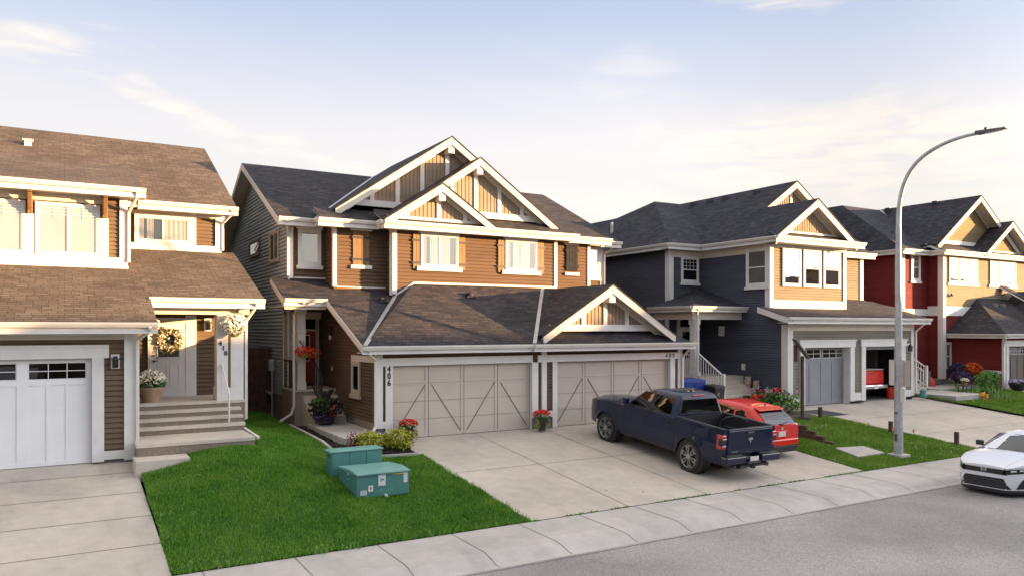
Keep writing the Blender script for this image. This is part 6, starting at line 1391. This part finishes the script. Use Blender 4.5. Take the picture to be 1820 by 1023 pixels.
# timber posts along the edge of the right hand driveway
for lab, x, y, hh in (('brown timber post nearest the grey garage door', 24.92, 19.15, .42), ('brown timber post between the lamp post and the orange flag', 25.2, 16.45, .42), ('brown timber post beside the white sedan', 25.75, 14.45, .45)):
    z = gz(x, y); k = MB().box(x-.06, x+.06, y-.06, y+.06, z-.2, z+hh); tag(k.build('timber_post', M['wood_dk'], bevel=.012), lab, 'post', 'short timber posts along the lawn')
for lab, x, y, m in (('yellow utility marker flag in the lawn', 24.85, 17.1, 'flagy'), ('faded orange marker flag just left of the lamp post', 25.0, 16.2, 'flago'), ('orange marker flag just right of the lamp post', 25.45, 15.75, 'flago')):
    z = gz(x, y); f = thing('marker_flag', lab, 'marker flag', (x, y, z), group='utility marker flags'); MB().tube([(x, y, z-.05), (x+.02, y, z+.26)], .005, 5).build('wire', M['iron2'], f)
    MB().grid(lambda u, v: (x+.02-.13*u, y+.02*math.sin(u*4), z+.26-.02*u-.10*v), 5, 2).build('flag', M[m], f)
# retaining timbers
k = thing('timber_edging', 'stack of dark timber beams stepping down beside the red hatchback', 'retaining wall', (21.1, 17.2, -.5))
for i in range(4):
    y0 = 15.85+.34*i; z0 = gz(21, 16)-.02+.125*i; MB().beam((21.28-.0*i, y0, z0+.06+.012*i), (20.85, 19.2, z0+.06+.04*3.3), .15, .118).build('beam', M['wood_dk'], k, bevel=.012)
# concrete cover slab in the lawn
s = thing('access_cover', 'square concrete access slab flush in the lawn by the lamp post', 'slab', (21.25, 14.95, gz(21.2, 14.95)))
k = MB(); q = [(20.83, 15.45), (20.53, 14.45), (21.86, 14.46), (22.0, 15.28)]; k.prism([(x, y, gz(x, y)+.075) for x, y in q], (0, 0, -.2)); k.build('slab', M['conc2'], s, bevel=.01)
# post with a tilted board
s = thing('bird_house_post', 'tall dark brown pole with a slanted grey board at its top', 'pole', (23.9, 19.15, -.2))
MB().box(23.85, 23.95, 19.1, 19.2, -.4, 2.2).build('post', M['wood_dk'], s, bevel=.01); MB().beam((23.55, 19.25, 2.85), (24.07, 19.02, 2.12), .30, .04).build('board', M['wood_grey'], s); MB().box(23.62, 23.72, 19.22, 19.32, 2.0, 2.62).build('block', M['wood_dk'], s, bevel=.01)
k = MB().lathe((23.9, 19.15, gz(23.9, 19.15)), [(.30, 0), (.28, .07), (.1, .1)], 14); k.build('mulch_ring', M['mulch'], s)
# fence between the left houses
s = thing('wooden_fence', 'brown board fence closing the gap between the two left houses', 'fence', (5.4, 28, .3))
for i in range(15): MB().box(4.36+.145*i, 4.36+.145*i+.135, 28.0, 28.03, .25, 2.55).build('board', M['wood_dk'], s)
for z in (.6, 2.2): MB().box(4.36, 6.4, 28.03, 28.08, z, z+.09).build('rail', M['wood_dk'], s)
# mats
tag(MB().grid(lambda u, v: (25.7+1.25*u-.35*v, 19.35+1.15*v+.0*u, fn(19.35+1.15*v)+.012), 4, 4).build('door_mat', M['iron2']), 'dark mat lying on the driveway in front of the grey garage door', 'mat')
tag(MB().box(2.2, 3.0, 23.2, 23.7, 1.262, 1.28).build('door_mat', M['wood_dk']), 'dark brown doormat on the porch below the white front door', 'mat')

# ================================================================== BINS, STUMPS, POTS
def bin_(x, y, z, m, lab, s=1.0, rot=0):
    r = thing('wheelie_bin', lab, 'bin', (x, y, z)); w = .29*s; H_ = 1.0*s
    k = MB().hexa([(x-w*.8, y-w*.85, z+.05), (x+w*.8, y-w*.85, z+.05), (x+w*.8, y+w*.85, z+.05), (x-w*.8, y+w*.85, z+.05), (x-w, y-w*1.1, z+H_), (x+w, y-w*1.1, z+H_), (x+w, y+w*1.1, z+H_), (x-w, y+w*1.1, z+H_)]); k.build('body', M[m], r, bevel=.03)
    k = MB().hexa([(x-w*1.08, y-w*1.22, z+H_), (x+w*1.08, y-w*1.22, z+H_), (x+w*1.08, y+w*1.3, z+H_), (x-w*1.08, y+w*1.3, z+H_), (x-w*.95, y-w*1.0, z+H_+.06), (x+w*.95, y-w*1.0, z+H_+.06), (x+w*.95, y+w*1.2, z+H_+.09), (x-w*.95, y+w*1.2, z+H_+.09)]); k.build('lid', M[m], r, bevel=.015)
    for sx in (-1, 1): MB().lathe((x+sx*w*.85, y+w*.8, z+.10), [(.10, -.02), (.10, .02)], 14, 'x').build('wheel', M['rubber'], r)
    MB().tube([(x-w*.8, y+w*1.35, z+H_-.03), (x+w*.8, y+w*1.35, z+H_-.03)], .015).build('handle', M[m], r)
    k = MB(); a = x-.05; c = y-w*1.02; k.tube([(a+.05*math.cos(t), c, z+.68+.05*math.sin(t)) for t in np.linspace(.5, 5.6, 12)], .008, 5); k.build('recycling_mark', M['stk_w'], r)
bin_(20.75, 22.2, .12, 'blue', 'blue wheelie bin nearest the greige garage', 1.08); bin_(21.45, 22.3, .12, 'blue', 'second blue wheelie bin, beside the porch column', 1.05); bin_(21.95, 21.7, .0, 'binblack', 'black wheelie bin at the foot of the white railing', .95)
tag(MB().lathe((32.85, 21.45, .015), [(.16, 0), (.21, .5), (.22, .52)], 16).build('bucket', M['redp']), 'red tub standing inside the open garage', 'tub'); tag(MB().lathe((33.2, 21.5, .015), [(.15, 0), (.19, .42), (.20, .45)], 16).build('bucket', M['blue']), 'blue tub beside the red tub in the open garage', 'tub')
tag(MB().box(33.15, 33.35, 22.4, 22.9, 1.2, 2.2).build('storage_cabinet', M['frame_dk'], bevel=.02), 'grey cabinet on the side wall inside the open garage', 'cabinet')
def stump(x, y, z, r_, h_, lab):
    o = MB().lathe((x, y, z), [(r_*1.05, 0), (r_, .05), (r_*.97, h_-.01), (r_*.93, h_)], 16).build('log_stump', M['stump'], smooth=40); tag(o, lab, 'log', 'upright logs on the porch steps')
stump(24.95, 22.75, .86, .14, .34, 'upright log on the top step by the navy wall'); stump(25.0, 22.35, .69, .13, .36, 'upright log second from the top by the navy wall'); stump(25.05, 21.7, .20, .15, .55, 'tall pale log at the foot of the porch steps')

def pot(nm, lab, cat, x, y, z, r0, r1, hp, pm, cols, fr, n, fz=.0, size=.045, grp=None, foliage='leaf'):
    r = thing(nm, lab, cat, (x, y, z), group=grp)
    MB().lathe((x, y, z), [(r0, 0), (r0*1.05, hp*.1), (r1*.97, hp*.85), (r1, hp*.88), (r1, hp), (r1*.85, hp), (r1*.8, hp*.8)], 20).build('pot', M[pm], r, smooth=40)
    leaves((x, y, z+hp+fz), (fr[0]*.95, fr[0]*.95, fr[1]*.85), int(n*.6), size*1.2).build('foliage', M[foliage], r)
    if cols:
        k = MB(); leaves((x, y, z+hp+fz+.03), (fr[0], fr[0], fr[1]), n, size, k, .85, up=1, elong=1.1); k.build('blossoms', M[cols], r)
    return r
a = pot('flower_pot', 'black urn of red flowers at the left edge of garage door 406', 'flower pot', 8.55, 20.45, .0, .10, .17, .34, 'blackpot', 'fl_red', (.27, .15), 260, .12)
leaves((8.42, 20.35, .18), (.07, .07, .17), 70, .035, flat=.8).build('trailing_leaves', M['leaf_y'], a); leaves((8.76, 20.4, .2), (.07, .07, .17), 70, .035).build('trailing_leaves', M['leaf_y'], a)
a = pot('flower_pot', 'dark urn of red flowers between the two greige garage doors', 'flower pot', 13.12, 20.45, .0, .11, .17, .38, 'blackpot', 'fl_red', (.28, .15), 260, .10)
for dx in (-.19, .22): leaves((13.12+dx, 20.4, .20), (.07, .07, .2), 80, .035).build('trailing_leaves', M['leaf_y'], a)
pot('flower_pot', 'clay pot of cream and yellow flowers on the left porch', 'flower pot', 1.98, 22.35, 1.262, .20, .34, .42, 'terra', 'fl_white', (.40, .25), 420, .12, .055)
r = thing('flower_pot', 'large black pot of dark foliage with orange flowers on the walk below the steps', 'flower pot', (6.95, 23.2, .28))
MB().lathe((6.95, 23.2, .28), [(.20, 0), (.24, .05), (.30, .28), (.31, .34), (.26, .34)], 20).build('pot', M['blackpot'], r, smooth=40)
leaves((6.93, 23.2, .82), (.55, .5, .36), 620, .075).build('foliage', M['leaf_dk'], r); leaves((6.75, 23.1, .95), (.32, .3, .22), 240, .06).build('foliage', M['leaf'], r); leaves((7.1, 22.85, .75), (.14, .12, .2), 70, .04, shell=.3).build('blossoms', M['fl_orange'], r); leaves((6.75, 22.8, .5), (.32, .2, .16), 160, .05).build('foliage', M['leaf_pur'], r)
k = MB()
for i in range(8): a = random.uniform(0, 6.28); l_ = random.uniform(.3, .5); p = Vector((6.98, 23.2, 1.0)); q = p+Vector((math.cos(a)*l_*.55, math.sin(a)*l_*.3, l_)); s_ = Vector((.06, .02, 0)); k.poly([p-s_*.4, p+s_*.4, (p+q)/2+s_, q, (p+q)/2-s_])
k.build('spike_leaves', M['leaf_dk'], r)
def hanging(nm, lab, x, y, z, rx, rz, col, n, size, ztop, fol='leaf'):
    r = thing(nm, lab, 'hanging basket', (x, y, z-rz))
    MB().lathe((x, y, z-rz*.9), [(.08, -.05), (.15, .03), (.18, .12), (.15, .12)], 16).build('basket', M['olive'], r, smooth=40)
    MB().tube([(x, y, z), (x, y, ztop)], .008, 5).build('hanger', M['iron'], r)
    leaves((x, y, z), (rx*.9, rx*.75, rz*.85), int(n*.5), size*1.2).build('foliage', M[fol], r); leaves((x, y, z+.03), (rx*1.05, rx*.85, rz*1.05), n*2, size, shell=.88, elong=1.1).build('blossoms', M[col], r); return r
hanging('hanging_basket', 'full basket of white flowers hanging on the left house porch post', 3.98, 21.66, 3.30, .35, .27, 'fl_white', 520, .07, 3.66)
hanging('hanging_basket', 'basket of pale flowers hanging at the left corner of the porch opening', 1.98, 22.3, 3.34, .20, .16, 'fl_white', 160, .06, 3.66)
a = hanging('hanging_basket', 'basket of red and orange flowers hanging at the centre porch post', 6.60, 24.40, 2.48, .27, .17, 'fl_red', 150, .045, 2.85, 'leaf_red'); leaves((6.86, 24.35, 2.45), (.24, .2, .18), 130, .05, shell=.5).build('blossoms', M['fl_orange'], a)
# wreath
r = thing('door_wreath', 'round wreath of dried leaves and pale flowers on the white front door', 'wreath', (2.58, 23.93, 2.88)); k = MB(); k2 = MB()
for i in range(620):
    t = random.uniform(0, 6.283); rr = .27+random.gauss(0, .06); c = (2.62+rr*math.cos(t), 23.93+random.gauss(0, .03), 2.90+rr*math.sin(t)); leaves(c, .01, 1, .055, k if i % 2 else k2)
k.build('leaves', M['leaf_sage'], r); k2.build('blossoms', M['fl_white'], r)

# ================================================================== PLANTING
def shrub(lab, x, y, z, rx, rz, n, size, m, cat='shrub', nm='shrub', grp=None, ry=None):
    r = thing(nm, lab, cat, (x, y, z), group=grp); k = MB()
    for i in range(9): a = random.uniform(0, 6.28); k.tube([(x, y, z-.03), (x+math.cos(a)*rx*.35, y+math.sin(a)*rx*.35, z+rz*.5), (x+math.cos(a)*rx*.7, y+math.sin(a)*rx*.7, z+rz*1.1)], [.012, .008, .004], 5)
    k.build('stems', M['wood_dk'], r); leaves((x, y, z+rz*.85), (rx, ry or rx, rz), n, size, shell=.45).build('leaves', M[m], r); return r
# mulch bed with concrete edging
struct(MB().grid(lambda u, v: (6.17+.40*u, 19.1+5.1*v, gz(6.17+.4*u, 19.1+5.1*v)+.03+.02*math.sin(v*60)*math.sin(u*9)), 6, 60).grid(lambda u, v: (6.17+2.0*u, 19.08+1.1*v, gz(6.17+2.0*u, 19.08+1.1*v)+.02+.12*smooth(v*1.6)+.015*math.sin(u*50)*math.sin(v*30)), 30, 14).build('mulch', M['mulch']), 'structure')
k = MB(); pts = [(6.13, 24.3), (6.13, 22.5), (6.13, 20.8), (6.13, 19.1), (6.9, 19.05), (8.24, 19.02)]
for p, q in zip(pts, pts[1:]): k.beam((*p, gz(*p)+.02), (*q, gz(*q)+.02), .09, .12)
tag(k.build('garden_edging', M['conc2']), 'pale concrete edging strip around the black mulch bed', 'edging')
shrub('golden green shrub just behind the tall green cabinet', 7.02, 19.6, gz(7, 19.6)+.10, .40, .27, 900, .045, 'leaf_y'); shrub('larger golden green shrub at the corner of the driveway', 7.86, 19.55, gz(7.8, 19.5)+.10, .46, .30, 1100, .045, 'leaf_y')
shrub('small dark red barberry bush in the mulch bed', 6.62, 19.65, gz(6.6, 19.6)+.10, .20, .28, 260, .035, 'leaf_red')
k = MB()
for i in range(420):
    x, y = (random.uniform(6.2, 6.55), random.uniform(19.2, 24)) if i % 2 else (random.uniform(6.2, 8.2), random.uniform(19.1, 20)); s_ = random.uniform(.015, .035); z = gz(x, y)+(.05 if i % 2 else .04+.12*smooth((y-19.08)/1.1*1.6)); k.hexa([(x+a*s_+random.gauss(0, .004), y+b*s_, z+c*s_*.5) for c in (-1, 1) for a, b in ((-1, -1), (1, -1), (1, 1), (-1, 1))])
struct(k.build('mulch_chips', M['mulch']), 'stuff')
# bed along the navy wall
for i, (x, y, rx, rz, m, lab) in enumerate(((24.75, 20.9, .42, .40, 'leaf', 'green bush nearest the corner of the navy wall'), (24.5, 20.3, .50, .36, 'leaf_lt', 'light green bush in front beside the tall brown pole'), (24.3, 21.5, .42, .34, 'leaf', 'mid green bush in the middle of the navy wall bed'), (24.1, 22.0, .40, .26, 'leaf', 'low green plants by the porch steps of the navy house'))):
    o = shrub(lab, x, y, gz(x, y)+.02, rx, rz, 520, .07, m, grp='bushes along the navy wall', ry=rx*1.2)
for lab, x, y, z in (('red flower cluster on the porch steps by the logs', 24.75, 21.95, .62), ('red flowers at the foot of the porch steps', 23.6, 21.2, .50), ('red flower head beside the tall pale log', 25.1, 21.3, .72), ('small red blooms among the low green plants', 24.2, 21.3, .52)):
    r = thing('red_flowers', lab, 'flowers', (x, y, z-.45), group='red flowers by the porch steps'); leaves((x, y, z), (.13, .13, .12), 60, .06).build('blossoms', M['fl_red'], r); MB().tube([(x, y, z-.45), (x, y, z)], .01, 5).build('stem', M['leaf'], r)
r = thing('flowering_plants', 'mauve and white flowering plants along the foot of the navy wall', 'flowers', (24.8, 21, .1)); k = MB()
for i in range(70): x, y = random.uniform(24.2, 25.15), random.uniform(20.1, 22.6); leaves((x, y, gz(x, y)+random.uniform(.5, .8)), .05, 5, .045, k)
k.build('blossoms', M['fl_pink'], r)
def shrub_r(lab, nm, x, y, zc_, rx, rz, m, n, size=.09, stem=True):
    z = gz(x, y); r = thing(nm, lab, 'shrub', (x, y, z))
    if stem: MB().tube([(x, y, z), (x+.03, y, zc_)], [.03, .02], 7).build('trunk', M['wood_dk'], r)
    leaves((x, y, zc_), (rx, rx, rz), n, size, shell=.6).build('leaves', M[m], r); return r
shrub_r('dark purple globe bush in front of the red house wall', 'shrub', 40.2, 22.6, 1.05, .42, .30, 'leaf_pur', 700); shrub_r('dark purple dome bush on a thin stem nearer the lawn', 'shrub', 38.9, 21.5, .80, .52, .30, 'leaf_pur', 900)
shrub_r('bright orange flowering bush before the red wall', 'shrub', 40.9, 22.2, 1.12, .52, .34, 'fl_orange', 800, .10, False)
shrub_r('light green feathery plant beside the orange bush', 'garden_plant', 40.7, 21.3, .62, .60, .45, 'leaf_lt', 600, .09, False)
r = thing('garden_plant', 'clump of bright green strap leaves at the edge of the right lawn', 'plant', (38.0, 19.9, .0)); k = MB()
for i in range(150):
    x, y = random.gauss(38.2, .5), random.gauss(19.9, .35); z = gz(x, y); l_ = random.uniform(.35, .7); dx, dy = random.gauss(0, .14), random.gauss(0, .14); k.poly([(x-.02, y, z), (x+.02, y, z), (x+dx+.012, y+dy, z+l_*.7), (x+dx*1.8, y+dy*1.8, z+l_), (x+dx-.012, y+dy, z+l_*.7)])
k.build('leaves', M['leaf_lt'], r)
for lab, x, y, m in (('small yellow flowers beside the concrete landing', 37.0, 19.55, 'fl_yel'), ('small violet flower patch beside the yellow flowers', 37.55, 19.7, 'leaf_pur'), ('dark leafy plant at the end of the flower clump', 39.5, 20.4, 'leaf_dk')): 
    z = gz(x, y); r = thing('garden_plant', lab, 'plant', (x, y, z)); leaves((x, y, z+.16), (.25, .25, .18), 170, .07).build('leaves', M[m], r)
r = thing('garden_chair', 'small iron garden chair holding potted flowers near the landing', 'chair', (37.4, 20.6, .05)); z = .06
k = MB(); [k.box(37.4+a-.015, 37.4+a+.015, 20.6+b-.015, 20.6+b+.015, z, z+.42) for a in (-.2, .2) for b in (-.2, .2)]; k.build('legs', M['iron'], r); MB().box(37.17, 37.63, 20.37, 20.83, z+.42, z+.45).build('seat', M['iron'], r)
k = MB().tube([(37.2, 20.8, z+.45), (37.2, 20.82, z+.8), (37.4, 20.83, z+.88), (37.6, 20.82, z+.8), (37.6, 20.8, z+.45)], .015); k.build('backrest', M['iron'], r)
pot('flower_pot', 'small clay pot of pale flowers on the iron garden chair', 'flower pot', 37.4, 20.6, z+.452, .08, .12, .14, 'terra', 'fl_white', (.17, .12), 110, .05, .06)
pot('flower_pot', 'black bowl of white and violet flowers left of the dark garage door', 'flower pot', 42.15, 20.55, .06, .26, .42, .36, 'blackpot', 'fl_viol', (.40, .14), 220, .05, .09); pot('flower_pot', 'taller black pot of white flowers right of the white and violet bowl', 'flower pot', 43.35, 20.55, .06, .28, .42, .46, 'blackpot', 'fl_white', (.30, .10), 90, .05, .08)
tag(MB().lathe((39.1, 23.3, .22), [(.25, 0), (.23, .25), (.10, .42), (.02, .5)], 14).build('garden_ornament', M['redp'], smooth=40), 'red garden ornament against the red house wall', 'ornament')
tag(MB().box(38.75, 38.95, 23.2, 23.6, .2, 1.0).build('garden_box', M['frame_dk'], bevel=.02), 'dark box standing by the left corner of the red house', 'box')
tag(MB().lathe((34.15, 20.7, .05), [(.15, 0), (.18, .10), (.12, .22), (.14, .32), (.06, .40)], 14).build('coiled_hose', M['transf'], smooth=40), 'green coiled hose at the right corner of the open garage', 'hose')
struct(MB().grid(lambda u, v: (37.5+2.6*u, 19.2+1.5*v, gz(37.5+2.6*u, 19.2+1.5*v)+.03), 8, 6).build('flower_bed', M['soil']))
